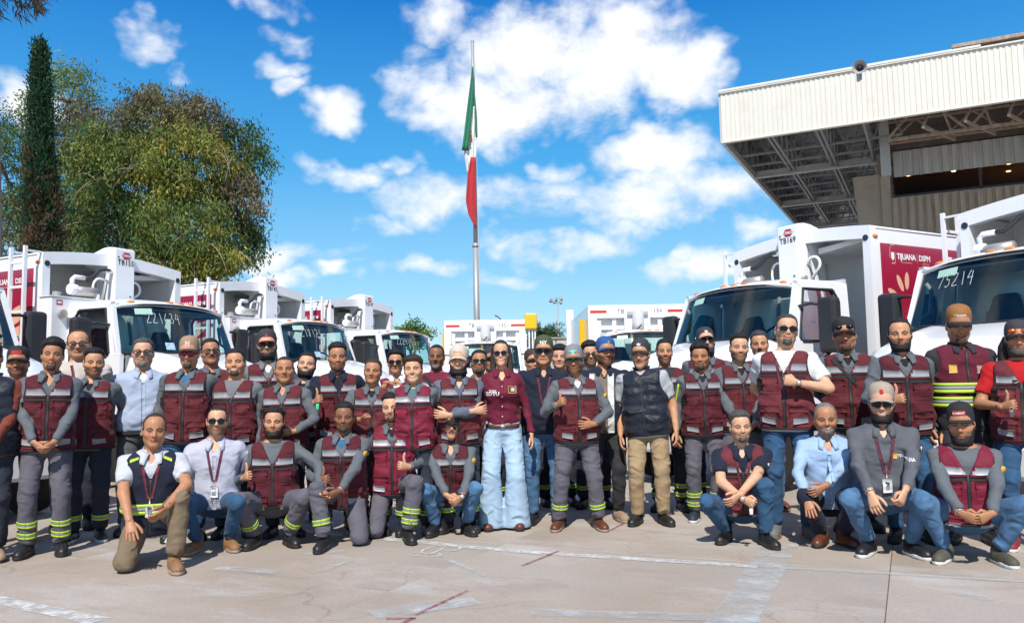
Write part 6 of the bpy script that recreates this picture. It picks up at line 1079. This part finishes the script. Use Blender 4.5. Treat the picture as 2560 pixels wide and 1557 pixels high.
            dec('placket', [(-.016, hem_ + .01), (.016, hem_ + .01), (.016, .40), (-.016, .40)], 2, 18, shm, .003, parent=sh_o)
        elif e == 'sdtu': dtext('SDTU', .048, -.085, .295, M_whitet, .03); dtext('TIJUANA', .017, -.085, .325, M_whitet, .02); bq = [(.055, .30), (.125, .30), (.125, .365), (.055, .365)]; dec('emblem_frame', bq, 4, 4, M_gold, .004, parent=sh_o); dec('emblem_field', [(.062, .307), (.118, .307), (.118, .358), (.062, .358)], 3, 3, shm, .006, parent=sh_o); dec('emblem', [(.075, .315), (.107, .315), (.107, .35), (.075, .35)], 3, 3, mat('emblem_thread', (.5, .42, .42), .7), .008, parent=sh_o)
        elif e == 'tijuana': dtext('TIJUANA', .026, .125, .315, M_whitet, .02); dec('emblem', [(.045, .295), (.075, .295), (.075, .335), (.045, .335)], 3, 3, M_gold, .005, parent=sh_o)
        elif e == 'goldmark': dec('emblem', [(.09, .32), (.15, .32), (.15, .345), (.09, .345)], 4, 2, M_gold, .005, parent=sh_o)
        elif e == 'panels':
            dec('tan_panel', [(-.09, hem_ + .01), (.03, hem_ + .01), (.03, .46), (-.09, .46)], 10, 20, CL['tan'], .003, parent=sh_o); dec('white_panel', [(.03, hem_ + .01), (.09, hem_ + .01), (.09, .46), (.03, .46)], 5, 20, CL['offw'], .0035, parent=sh_o); dec('white_panel', [(-.14, .2), (-.09, .2), (-.09, .46), (-.14, .46)], 4, 12, CL['offw'], .0035, parent=sh_o)
        elif e in ('watchR', 'watchL', 'braceR', 'braceL'):
            s = 1 if e[-1] == 'R' else -1; el, w, fd = arms[s][:3]; ref = np.cross(fd, (0, 0, 1.)); ref /= np.linalg.norm(ref); up = np.cross(ref, fd); c_ = w - fd * .005; wb_ = ch('wristband', MB().tube([tuple((c_ + (ref * math.cos(a) + up * math.sin(a)) * .031) * S) for a in np.linspace(0, 2 * math.pi, 17)], .008 if e[0] == 'w' else .004, 6), M_rub if e[0] == 'w' else M_chrome)
            if e[0] == 'w': f_ = c_ + np.array([0, -.034, 0]); ch('watch_face', MB().cyl(tuple(f_ * S), (0, 1, 0), .021, .012, 14), M_chrome, wb_)
        elif e == 'sleevehv':
            for s in (-1, 1):
                el, w = arms[s][:2]
                for (a_, b_) in ((sh[s], el), (el, w)):
                    o_ = np.array([s * .03, -.05, 0]); ch('hi_vis_strip', MB().tube([tuple((a_ * (1 - t_) + b_ * t_ + o_ * (1 - .25 * t_)) * S) for t_ in np.linspace(.12, .95, 7)], .011, 5), M_hiv, sh_o)
        elif e == 'badgearm':
            el = arms[1][0]; c_ = sh[1] * .6 + el * .4; n_ = np.array([.7, -.7, 0]); c_ = c_ + n_ * .058 * rl; ch('sleeve_patch', MB().cyl(tuple(c_ * S), tuple(n_), .024, .006, 14), M_gold, sh_o)
        elif e == 'flagarm':
            el = arms[1][0]; c_ = sh[1] * .55 + el * .45; n_ = np.array([.75, -.66, 0]); tg = np.array([-.66, -.75, 0]) * -1; c_ = c_ + n_ * .068 * rl
            for k, cc in ((-1, (0, .2, .08)), (0, (.7, .7, .7)), (1, (.5, .02, .03))): q_ = c_ + tg * k * .014; ch('flag_patch', MB().bar(tuple((q_ + np.array([0, 0, -.014])) * S), tuple((q_ + np.array([0, 0, .014])) * S), .014 * S, .006), mat('flagp%d' % k, cc, .7), sh_o)
        elif e[:4] == 'key_':
            s = -1 if e[4] == 'L' else 1; w, a = arms[s][1], arms[s][4]; c_ = (w + a * .07) + np.array([0, -.035, -.04]); kc = {'g': (.02, .6, .25), 'o': (.8, .12, .02), 'd': (.08, .08, .09), 'w': (.6, .6, .58)}[e[5]]; tg_ = tag(obj('key_fob', MB().hexa([tuple((c_ + np.array(p)) * S) for p in ((-.012, -.006, -.045), (.012, -.006, -.045), (.012, .006, -.045), (-.012, .006, -.045), (-.016, -.006, .0), (.016, -.006, .0), (.016, .006, .0), (-.016, .006, .0))]), mat('fob_' + e[5], kc, .4), bevel=.004), {'g': 'green key fob held under a raised thumb', 'o': 'orange key fob held by the kneeling man', 'd': 'dark key fob held between fingers', 'w': 'pale key tag hanging from crossed hands'}[e[5]], 'key fob'); tg_.location = base; tg_.rotation_euler = (0, 0, fy); ch('key_ring', MB().tube([tuple((c_ + np.array([.012 * math.cos(a_), 0, .016 + .014 * math.sin(a_)])) * S) for a_ in np.linspace(0, 2 * math.pi, 13)], .002, 4), M_chrome, tg_)
        elif e == 'glassesneck':
            for s in (-1, 1): dec('hanging_spectacles', [(s * .06, .33), (s * .012, .33), (s * .012, .36), (s * .06, .36)][::s], 3, 2, M_frm, .006)
        elif e == 'longhair':
            for s in (-1, 1): ch('hair_lock', mbH(MB().tube([(s * .06, .05, .02), (s * .085, .06, -.06), (s * .09, .055, -.14), (s * .1, .03, -.21), (s * .095, .02, -.27)], [.03, .042, .045, .035, .01], 10)), hairmat('black'))
        elif e == 'ponytail':
            for s in (-1, 1): ch('hair_lock', mbH(MB().tube([(s * .045, -.01, .088), (s * .076, .015, .04), (s * .088, .03, -.03), (s * .092, .03, -.10), (s * .098, .0, -.18), (s * .10, -.045, -.26), (s * .095, -.06, -.33)], [.014, .026, .032, .036, .036, .03, .008], 10)), hairmat('dark'))
            ch('hair_bun', mbH(MB().sphere((0, .125, .05), (.04, .035, .04), 14, 10)), hairmat('dark')); ch('hair_tail', mbH(MB().tube([(.0, .13, .03), (.02, .12, -.08), (.03, .09, -.17)], [.03, .03, .012], 10)), hairmat('dark'))
        elif e == 'braids':
            for k in range(-3, 4): ch('braid', mbH(MB().tube([(k * .017, -.062 + abs(k) * .006, .098 - abs(k) * .006), (k * .019, -.02, .126 - abs(k) * .006), (k * .018, .05, .122 - abs(k) * .006), (k * .012, .1, .07)], .0085, 6)), hairmat('black'))
        elif e == 'paper': pp = tag(obj('folded_paper', MB().box(-.10 * S, .02 * S, -.01, .01, 0, .16 * S), M_badge), 'folded printed leaflet beside the kneeling man in the navy vest', 'leaflet'); pp.location = base + Vector((.22, -.05, .13)); pp.rotation_euler = (.3, .5, .3)
    return body
def sh_o_V(o):
    a = np.empty(len(o.data.vertices) * 3, f32); o.data.vertices.foreach_get('co', a); return a.reshape(-1, 3)
# ------------------------------------------------------------ the people
BB = ('black', 'boot', 'black'); BS = ('black', 'shoe', 'black'); pp = person
# --- standing, left part
pp(-22, 822, 6.55, 'standing man cut off by the left frame edge, dark vest over rust sleeves', 'b', vest='puff', shirt='rust', under='black', legs='navyt', bands=0, shoes=('sand', 'shoe', 'black'), L='down', R='clasp', fat=.5, stance=.10)
pp(45, 834, 7.35, 'grey-bearded man in black cap with a colourful picture, orange collar', 'b', ('buzz', 'black'), ('short', 'grey'), .3, cap=('black', 'black', ('patch', ' '), False), vest='vest', shirt='rust', under='red', legs='black', bands=0, shoes=('olive', 'shoe', 'black'), L='behind', R='behind', fat=.6, facew=1.04, jaw=.06)
pp(127, 812, 6.75, 'slim young man with hands clasped low in front, leftmost full figure', 'b', ('messy', 'black'), ('goatee', 'dark'), .1, shirt='grey', under='skin', legs='trouser', bands=2, L='clasp', R='clasp', fat=.0, head=(4, -2, 0), facew=.95, stance=.12)
pp(190, 793, 8.0, 'tall heavy man in beige tee with maroon lanyard and dark spectacles', 'm', ('receding', 'dark'), None, .25, glasses='clear', shirt='beige', neck='crew', sleeve='short', vest=None, legs='navyt', bands=0, L='behind', R='behind', fat=.9, facew=1.08, jaw=.12, extras=('lanyard',))
pp(226, 836, 7.35, 'bearded young man in maroon vest beside the pale blue shirt, hands behind', 'm', ('fade', 'black'), ('short', 'black'), .3, shirt='grey', under='black', legs='navyt', bands=1, shoes=('black', 'shoe', 'white'), L='behind', R='behind', fat=.35, head=(6, 2, 0), facew=1.02)
pp(345, 815, 7.7, 'grey-haired man with spectacles in a pale blue button shirt', 'l', ('short', 'salt'), ('goatee', 'grey'), .2, glasses='clear', shirt='ltblue', neck='shirt', vest=None, under='white', legs='slacks', bands=0, L='out', R='out', fat=.75, age=.6, hem=-.03, facew=1.04, jaw=.05, head=(8, 0, 0), extras=('buttons', 'belt'))
pp(455, 810, 7.35, 'man in tan cap with red wraparound sunglasses and blue undershirt', 'm', ('buzz', 'black'), ('goatee', 'black'), .2, glasses='visor', cap=('tan', 'darkbrown', ('text', 'M', .055, 'pink'), False), under='bluet', legs='jeand', bands=0, L='down', R='behind', fat=.2, head=(-6, 0, 0), facew=.97)
pp(507, 816, 8.3, 'man in spectacles and grey shirt looking over two shoulders at the left', 'b', ('short', 'black'), ('moustache', 'black'), .25, glasses='clear', legs='navyt', fat=.4, jaw=.06, L='behind', R='behind', head=(10, -6, 0), show='lite')
pp(567, 840, 7.45, 'smiling clean-shaven man with light grey sleeves and maroon vest', 'm', ('short', 'black'), ('goatee', 'dark'), .15, True, shirt='lgrey', neck='crew', legs='navyt', fat=.45, facew=1.05, jaw=.07, L='down', R='behind')
pp(643, 796, 8.6, 'tall bearded man in black and red cap with dark sunglasses', 'l', ('buzz', 'black'), ('full', 'black'), .3, glasses='sun', cap=('charcoal', 'red', ('text', 'A', .05, 'red'), True), shirt='lgrey', under='white', legs='navyt', fat=.6, facew=1.05, head=(0, -4, 0), L='behind', R='outf')
pp(685, 858, 7.45, 'short-haired stocky man with a hand resting on his shoulder', 'b', ('buzz', 'dark'), None, .12, neck='collar', under='skin', legs='navyt', fat=.7, facew=1.08, jaw=.08, L='down', R='belly')
pp(738, 849, 8.2, 'laughing round-faced man with full beard behind the stocky man', 'l', ('short', 'black'), ('full', 'black'), .3, True, legs='khakid', bands=0, fat=.8, facew=1.08, jaw=.06, L='behind', R='behind', head=(-4, -4, 4))
pp(812, 823, 7.75, 'tall dark-haired man giving a thumbs up with a green key fob', 'b', ('fade', 'black'), ('goatee', 'black'), .2, shirt='navy', sleeve='short', under='black', legs='navyt', bands=1, L='thumbhi', R='out', fat=.2, extras=('key_Lg',), shoes=('tanb', 'boot', 'black'))
pp(897, 863, 7.45, 'short older man pinching something at his chest', 'b', ('cropside', 'brown'), None, .08, neck='collar', sleeve='short', under='black', legs='navyt', bands=1, fat=.2, age=1., L='pinch', R='behind', facew=1.03, vest='vest')
pp(952, 840, 8.5, 'curly-haired young man in sunglasses and white collar', 'm', ('curly', 'black'), None, .2, glasses='sun', shirt='white', neck='shirt', under='skin', vest='vest2', legs='navyt', fat=.15, facew=.97, L='behind', R='behind', show='lite')
pp(994, 854, 7.4, 'smiling older man in a bright maroon vest with shiny stripes', 'l', ('messy', 'brown'), None, .1, True, shirt='grey', under='teal', vest='vest2', legs='navyt', bands=1, fat=.4, age=.8, facew=1.06, jaw=.05, L='behind', R='behind')
pp(1050, 829, 8.5, 'dark-skinned man with grey goatee and a shoulder strap', 'd', ('buzz', 'black'), ('goatee', 'grey'), .1, shirt='maroon', neck='crew', vest='vest2', legs='navyt', fat=.2, age=.8, facew=.97, L='behind', R='behind', extras=('strap',), show='lite')
pp(1103, 831, 7.5, 'grinning bearded man in cream cap with folded arms', 'l', ('buzz', 'dark'), ('long', 'black'), .2, True, cap=('beige', 'beige', ('text', 'TIJUANA', .016, 'gold', .035), False), shirt='blugrey', neck='collar', under='skin', legs='navyt', bands=1, fat=.4, L='crossL', R='crossR', facew=1.03)
pp(1152, 843, 8.45, 'man in dark sunglasses looking over the woman from behind, left of her', 'b', ('short', 'black'), ('goatee', 'black'), .25, glasses='sun', legs='navyt', fat=.2, L='behind', R='behind', head=(8, -8, 6), show='lite')
pp(1182, 836, 8.9, 'man in dark cap half hidden behind the woman', 'b', ('buzz', 'black'), None, .2, cap=('charcoal', 'darkbrown'), legs='navyt', fat=.2, L='behind', R='behind', show='lite')
pp(1205, 818, 7.55, 'woman in maroon blouse, sunglasses and pale flared jeans at the centre', 'l', ('sleek', 'dark'), None, 0, True, glasses='sun', shirt='maroon', neck='shirt', vest=None, under='skin', legs='jeanl', bands=0, flare=1, L='down', R='down', fat=-.3, wide=.84, chest=1.3, hem=.02, facew=.90, jaw=-.08, headk=1.0, stance=.112, shoes=('brown', 'shoe', 'black'), extras=('buttons', 'belt', 'sdtu', 'ponytail'), brow=.0035, head=(3, 0, -3))
pp(1281, 840, 9.0, 'man in a brown cap peeking from behind the green cap', 'm', ('buzz', 'black'), None, .15, cap=('darkbrown', 'darkbrown'), legs='navyt', fat=.1, L='behind', R='behind', head=(12, 0, 0), show='lite')
pp(1307, 811, 7.85, 'tall man in olive cap and navy polo with lanyard, thumb up', 'm', ('buzz', 'black'), None, .1, glasses='sun', cap=('olive', 'maroonb', ('text', 'NY', .045, 'white'), True), shirt='navy', neck='polo', sleeve='short', vest=None, under='skin', legs='jean', bands=0, shoes=('black', 'shoe', 'black'), L='behind', R='thumb', fat=.75, facew=1.05, jaw=.06, extras=('lanyard', 'goldmark'))
pp(1346, 829, 9.0, 'wavy-haired young man peering between the two caps', 'l', ('messy', 'black'), None, .12, legs='navyt', fat=.3, L='behind', R='behind', facew=1.04, show='lite')
pp(1380, 833, 7.5, 'man in grey and green cap with spectacles, thumb up and hand on belly', 'b', ('buzz', 'black'), ('short', 'dark'), .25, glasses='clear', cap=('grey', 'green', ('bull',), True), under='white', legs='trouser', bands=1, shoes=('brown', 'boot', 'tan'), L='thumbhi', R='belly', fat=.65, facew=1.06, jaw=.07, stance=.19, extras=('badgearm',))
pp(1419, 820, 8.8, 'bearded man in black spectacles behind the blue cap', 'l', ('curly', 'black'), ('short', 'black'), .3, glasses='clear', legs='navyt', fat=.3, L='behind', R='behind', show='lite')
pp(1456, 811, 7.95, 'man in royal blue cap with navy, white and tan knit polo', 'b', ('buzz', 'black'), ('short', 'salt'), .3, cap=('blue', 'blue', ('text', 'S', .035, 'gold'), False), shirt='navy', neck='polo', sleeve='short', vest=None, under='skin', legs='charc', bands=0, shoes=('sand', 'shoe', 'tan'), L='behind', R='down', fat=.9, facew=1.06, jaw=.06, head=(10, 0, 0), extras=('panels',))
pp(1540, 815, 7.7, 'man with moustache in black cap, navy puffer vest and khaki trousers', 'm', ('buzz', 'pepper'), ('moustache', 'pepper'), .12, cap=('charcoal', 'charcoal', ('leaf',), False), shirt='ltgrey', neck='crew', sleeve='short', vest='puff', legs='khaki', bands=0, shoes=('black', 'shoe', 'black'), L='down', R='down', fat=.5, yaw=-14, troll=-5, head=(-10, 2, 0), age=.6, stance=.12)
pp(1598, 816, 8.5, 'slim young man with trimmed beard behind the khaki trousers man', 'm', ('short', 'black'), ('short', 'dark'), .3, neck='crew', shirt='charc', legs='navyt', fat=0., L='behind', R='behind', facew=.94, bands=2, show='half')
pp(1683, 824, 7.85, 'curly-haired man with yellow strips down his grey sleeves', 'b', ('curly', 'black'), ('goatee', 'dark'), .12, shirt='grey', under='navy', legs='trouser', bands=2, shoes=('navy', 'shoe', 'white'), L='down', R='behind', fat=.3, facew=1.04, extras=('sleevehv',))
pp(1697, 788, 8.75, 'tall bearded man in black cap and sunglasses behind the curly-haired man', 'l', ('buzz', 'black'), ('full', 'dark'), .3, glasses='sun', cap=('charcoal', 'black', ('text', 'SB', .03, 'white'), False), legs='navyt', bands=1, fat=.4, L='behind', R='outf', head=(0, -8, 0), show='half')
pp(1777, 801, 7.8, 'young man with short beard and black undershirt above the tattooed man', 'l', ('fade', 'black'), ('short', 'dark'), .3, legs='trouser', bands=1, L='clasp', R='clasp', fat=.3, facew=1.02, extras=('badgearm',))
pp(1826, 797, 8.5, 'older man with moustache behind a raised fist', 'm', ('short', 'pepper'), ('moustache', 'pepper'), .12, shirt='maroon', neck='crew', legs='jean', bands=0, fat=.3, age=.8, L='behind', R='chestfist', shoes=('brown', 'boot', 'tan'), show='half')
pp(1890, 756, 7.0, 'tall man in white tee and sunglasses with fist on chest and watch', 'l', ('cropside', 'pepper'), ('goatee', 'salt'), .2, glasses='sun', shirt='white', neck='crew', sleeve='short', legs='jeand', bands=0, shoes=('grey', 'shoe', 'gum'), L='behind', R='chestfist', fat=.45, age=.3, head=(2, -2, 2), extras=('lanyard', 'watchR'), stance=.12)
pp(2030, 764, 7.25, 'man with shades resting on his black cap and a crossbody strap', 'b', ('buzz', 'black'), ('goatee', 'black'), .15, cap=('black', 'black', ('shades', 'd'), False), legs='trouser', bands=1, L='behind', R='behind', fat=.5, facew=1.06, jaw=.07, extras=('strap',))
pp(2163, 766, 6.7, 'bearded man with braided hair giving a thumbs up', 'm', ('sleek', 'black'), ('full', 'black'), .3, legs='jeand', bands=0, L='thumb', R='down', fat=.35, facew=1.0, extras=('braids',))
pp(2305, 737, 6.6, 'man in brown cap and vest with two yellow bands', 'b', ('short', 'black'), ('goatee', 'dark'), .2, cap=('brown', 'black', ('text', 'TIJUANA', .018, 'white', .04), False), vest='vest3', shirt='charc', neck='collar', under='charc', legs='charc', bands=0, L='down', R='behind', fat=.3, vestlen=.03, head=(0, 12, 0), extras=())
pp(2445, 772, 6.3, 'long-haired man in red tee and cap with orange shades at the right edge', 'b', ('short', 'black'), ('full', 'salt'), .2, cap=('charcoal', 'black', ('shades', 'o'), False), shirt='red', neck='crew', sleeve='short', legs='jeand', bands=0, shoes=('red', 'shoe', 'white'), L='thumb', R='down', fat=.4, age=.5, extras=('longhair', 'glassesneck', 'key_Ld'), head=(-4, 0, 0))
# --- kneeling and squatting front row
pp(372, 994, 6.3, 'kneeling man in navy vest with yellow bands and khaki trousers', 'b', ('receding', 'brown'), None, .12, shirt='palew', neck='polo', sleeve='short', vest='hivis', under='skin', legs='khakid', bands=0, shoes=('tanb', 'boot', 'tan'), pose='kneelL', fat=.35, lean=10, head=(6, 0, 0), S0=1.0, L=((-.10, -.36, .34), (-1, .2, .2), 'flat', (.2, -.45, -.85), (1, 0, .2)), R=((.14, -.36, .46), (1, .2, .1), 'relax', (-.6, -.5, -.6), (0, -.6, .6)), extras=('lanyardbadge', 'paper'), stance=.15)
pp(523, 978, 6.85, 'squatting man in pale shirt and sunglasses with lanyard and badge', 'l', ('buzz', 'dark'), ('short', 'pepper'), .3, glasses='sun', shirt='lav', neck='shirt', sleeve='short', vest=None, under='skin', legs='jeand', bands=0, shoes=('tanb', 'boot', 'tan'), pose='squat', fat=.35, lean=8, hem=-.06, L=((-.27, -.30, .36), (-1, .2, .3), 'relax', (.2, -.4, -.8), (.6, -.6, 0)), R='out', extras=('lanyardbadge', 'buttons'), stance=.13, knee=(.18, .16), head=(4, 0, 0))
pp(660, 978, 7.0, 'squatting man with full black beard giving a thumbs up', 'm', ('fade', 'black'), ('full', 'black'), .3, under='skin', neck='crew', legs='trouser', bands=1, pose='squat', fat=.55, lean=8, facew=1.02, L='thumbhi', R=((.40, -.30, .50), (.6, .3, .4), 'flat', (.7, -.6, -.3), (-.4, -1, .2)), stance=.14, knee=(.25, .3))
pp(828, 968, 7.05, 'kneeling man with goatee holding an orange key fob, thumb up', 'd', ('short', 'black'), ('goatee', 'black'), .2, under='bluet', legs='trouser', bands=1, pose='kneelR', fat=.2, lean=6, yaw=-8, L='thumb', R=((-.04, -.33, .44), (1, .2, -.2), 'relax', (-.8, -.4, -.3), (0, -.5, 1)), extras=('key_Lo', 'badgearm', 'braceR'))
pp(941, 944, 7.3, 'kneeling young man in bright maroon vest with thumb up, below the smiling older man', 'l', ('fade', 'black'), ('goatee', 'black'), .15, vest='vest2', under='black', legs='trouser', bands=2, pose='kneelL', fat=.45, lean=4, facew=1.02, L='down', R='thumb', extras=('badgearm',))
pp(1085, 986, 7.4, 'squatting man in black cap with spectacles, moustache and rolled jeans', 'm', ('buzz', 'pepper'), ('moustache', 'pepper'), .15, glasses='clear', cap=('charcoal', 'charcoal', ('text', 'TIJUANA', .018, 'white', .04), False), under='skin', legs='jean', bands=0, pose='squat', fat=.05, lean=12, age=.8, S0=.95, L=((-.02, -.36, .36), (-1, .2, 0), 'grip', (.8, -.3, -.4), (0, -.3, 1)), R=((.10, -.36, .36), (1, .2, 0), 'grip', (-.8, -.3, -.4), (0, -.3, 1)), extras=('watchR', 'badgearm'), stance=.14, knee=(.22, .22))
pp(1780, 986, 6.75, 'kneeling tattooed man with grey-blond hair and crossed wrists', 'l', ('fade', 'salt'), ('goatee', 'salt'), .2, shirt='navy', neck='polo', sleeve='short', under='skin', legs='jeand', bands=0, pose='squat', fat=.35, lean=14, age=.6, facew=1.0, L=((-.03, -.36, .40), (-1, .1, -.2), 'fist', (.8, -.4, -.3), (0, -.2, 1)), R=((-.05, -.38, .44), (1, .1, .3), 'relax', (-.7, -.4, -.5), (0, -.4, 1)), extras=('lanyard', 'tattoo', 'flagarm', 'watchL', 'key_Lw'), stance=.15, knee=(.34, .10), stag=-.08)
pp(1985, 969, 6.65, 'squatting older man in light blue shirt with grey moustache, eyes down', 'b', ('receding', 'grey'), ('goatee', 'grey'), .15, True, shirt='skyblue', neck='shirt', vest=None, under='skin', legs='navysl', bands=0, shoes=('brown', 'boot', 'black'), pose='squat', fat=.45, lean=12, age=1., hem=-.12, L=((-.20, -.34, .40), (-1, .2, .2), 'flat', (.1, -.5, -.85), (.8, -.3, 0)), R=((-.06, -.36, .50), (1, .2, -.1), 'relax', (-.8, -.3, -.4), (0, -.3, 1)), extras=('buttons',), stance=.08, knee=(.24, .14), facew=1.05, jaw=.04, head=(-4, 6, 0))
pp(2118, 921, 6.25, 'squatting bearded man in tan cap, sunglasses and long grey polo with badge', 'l', ('buzz', 'black'), ('full', 'black'), .3, True, glasses='sun', cap=('sand', 'sand', ('text', 'B', .05, 'red'), False), shirt='polo', neck='polo', vest=None, under='skin', legs='jean', bands=0, shoes=('black', 'shoe', 'white'), pose='squat', S0=1.03, fat=.6, lean=10, hem=-.08, facew=1.03, L=((-.13, -.38, .42), (-1, .2, 0), 'relax', (.2, -.3, -.9), (.8, -.5, 0)), R=((.07, -.40, .44), (1, .2, 0), 'grip', (-.4, -.3, -.8), (-.5, -.6, .3)), extras=('lanyardbadge', 'tijuana', 'flagarm', 'braceL'), stance=.14, knee=(.30, .14))
pp(2310, 973, 5.95, 'squatting bearded man in black ELEMENT cap with fingers interlaced', 'b', ('buzz', 'black'), ('full', 'black'), .3, cap=('black', 'black', ('patch', 'ELEMENT'), True), vest='vest2', neck='crew', under='skin', legs='jean', bands=0, shoes=('olive', 'shoe', 'white'), pose='squat', fat=.65, lean=12, facew=1.04, L=((-.08, -.42, .33), (-1, .2, 0), 'grip', (.85, -.4, -.2), (0, -.2, 1)), R=((.08, -.42, .33), (1, .2, 0), 'grip', (-.85, -.4, -.2), (0, -.2, 1)), extras=('badgearm', 'braceL'), stance=.17, knee=(.42, .42), head=(-6, 0, 0))
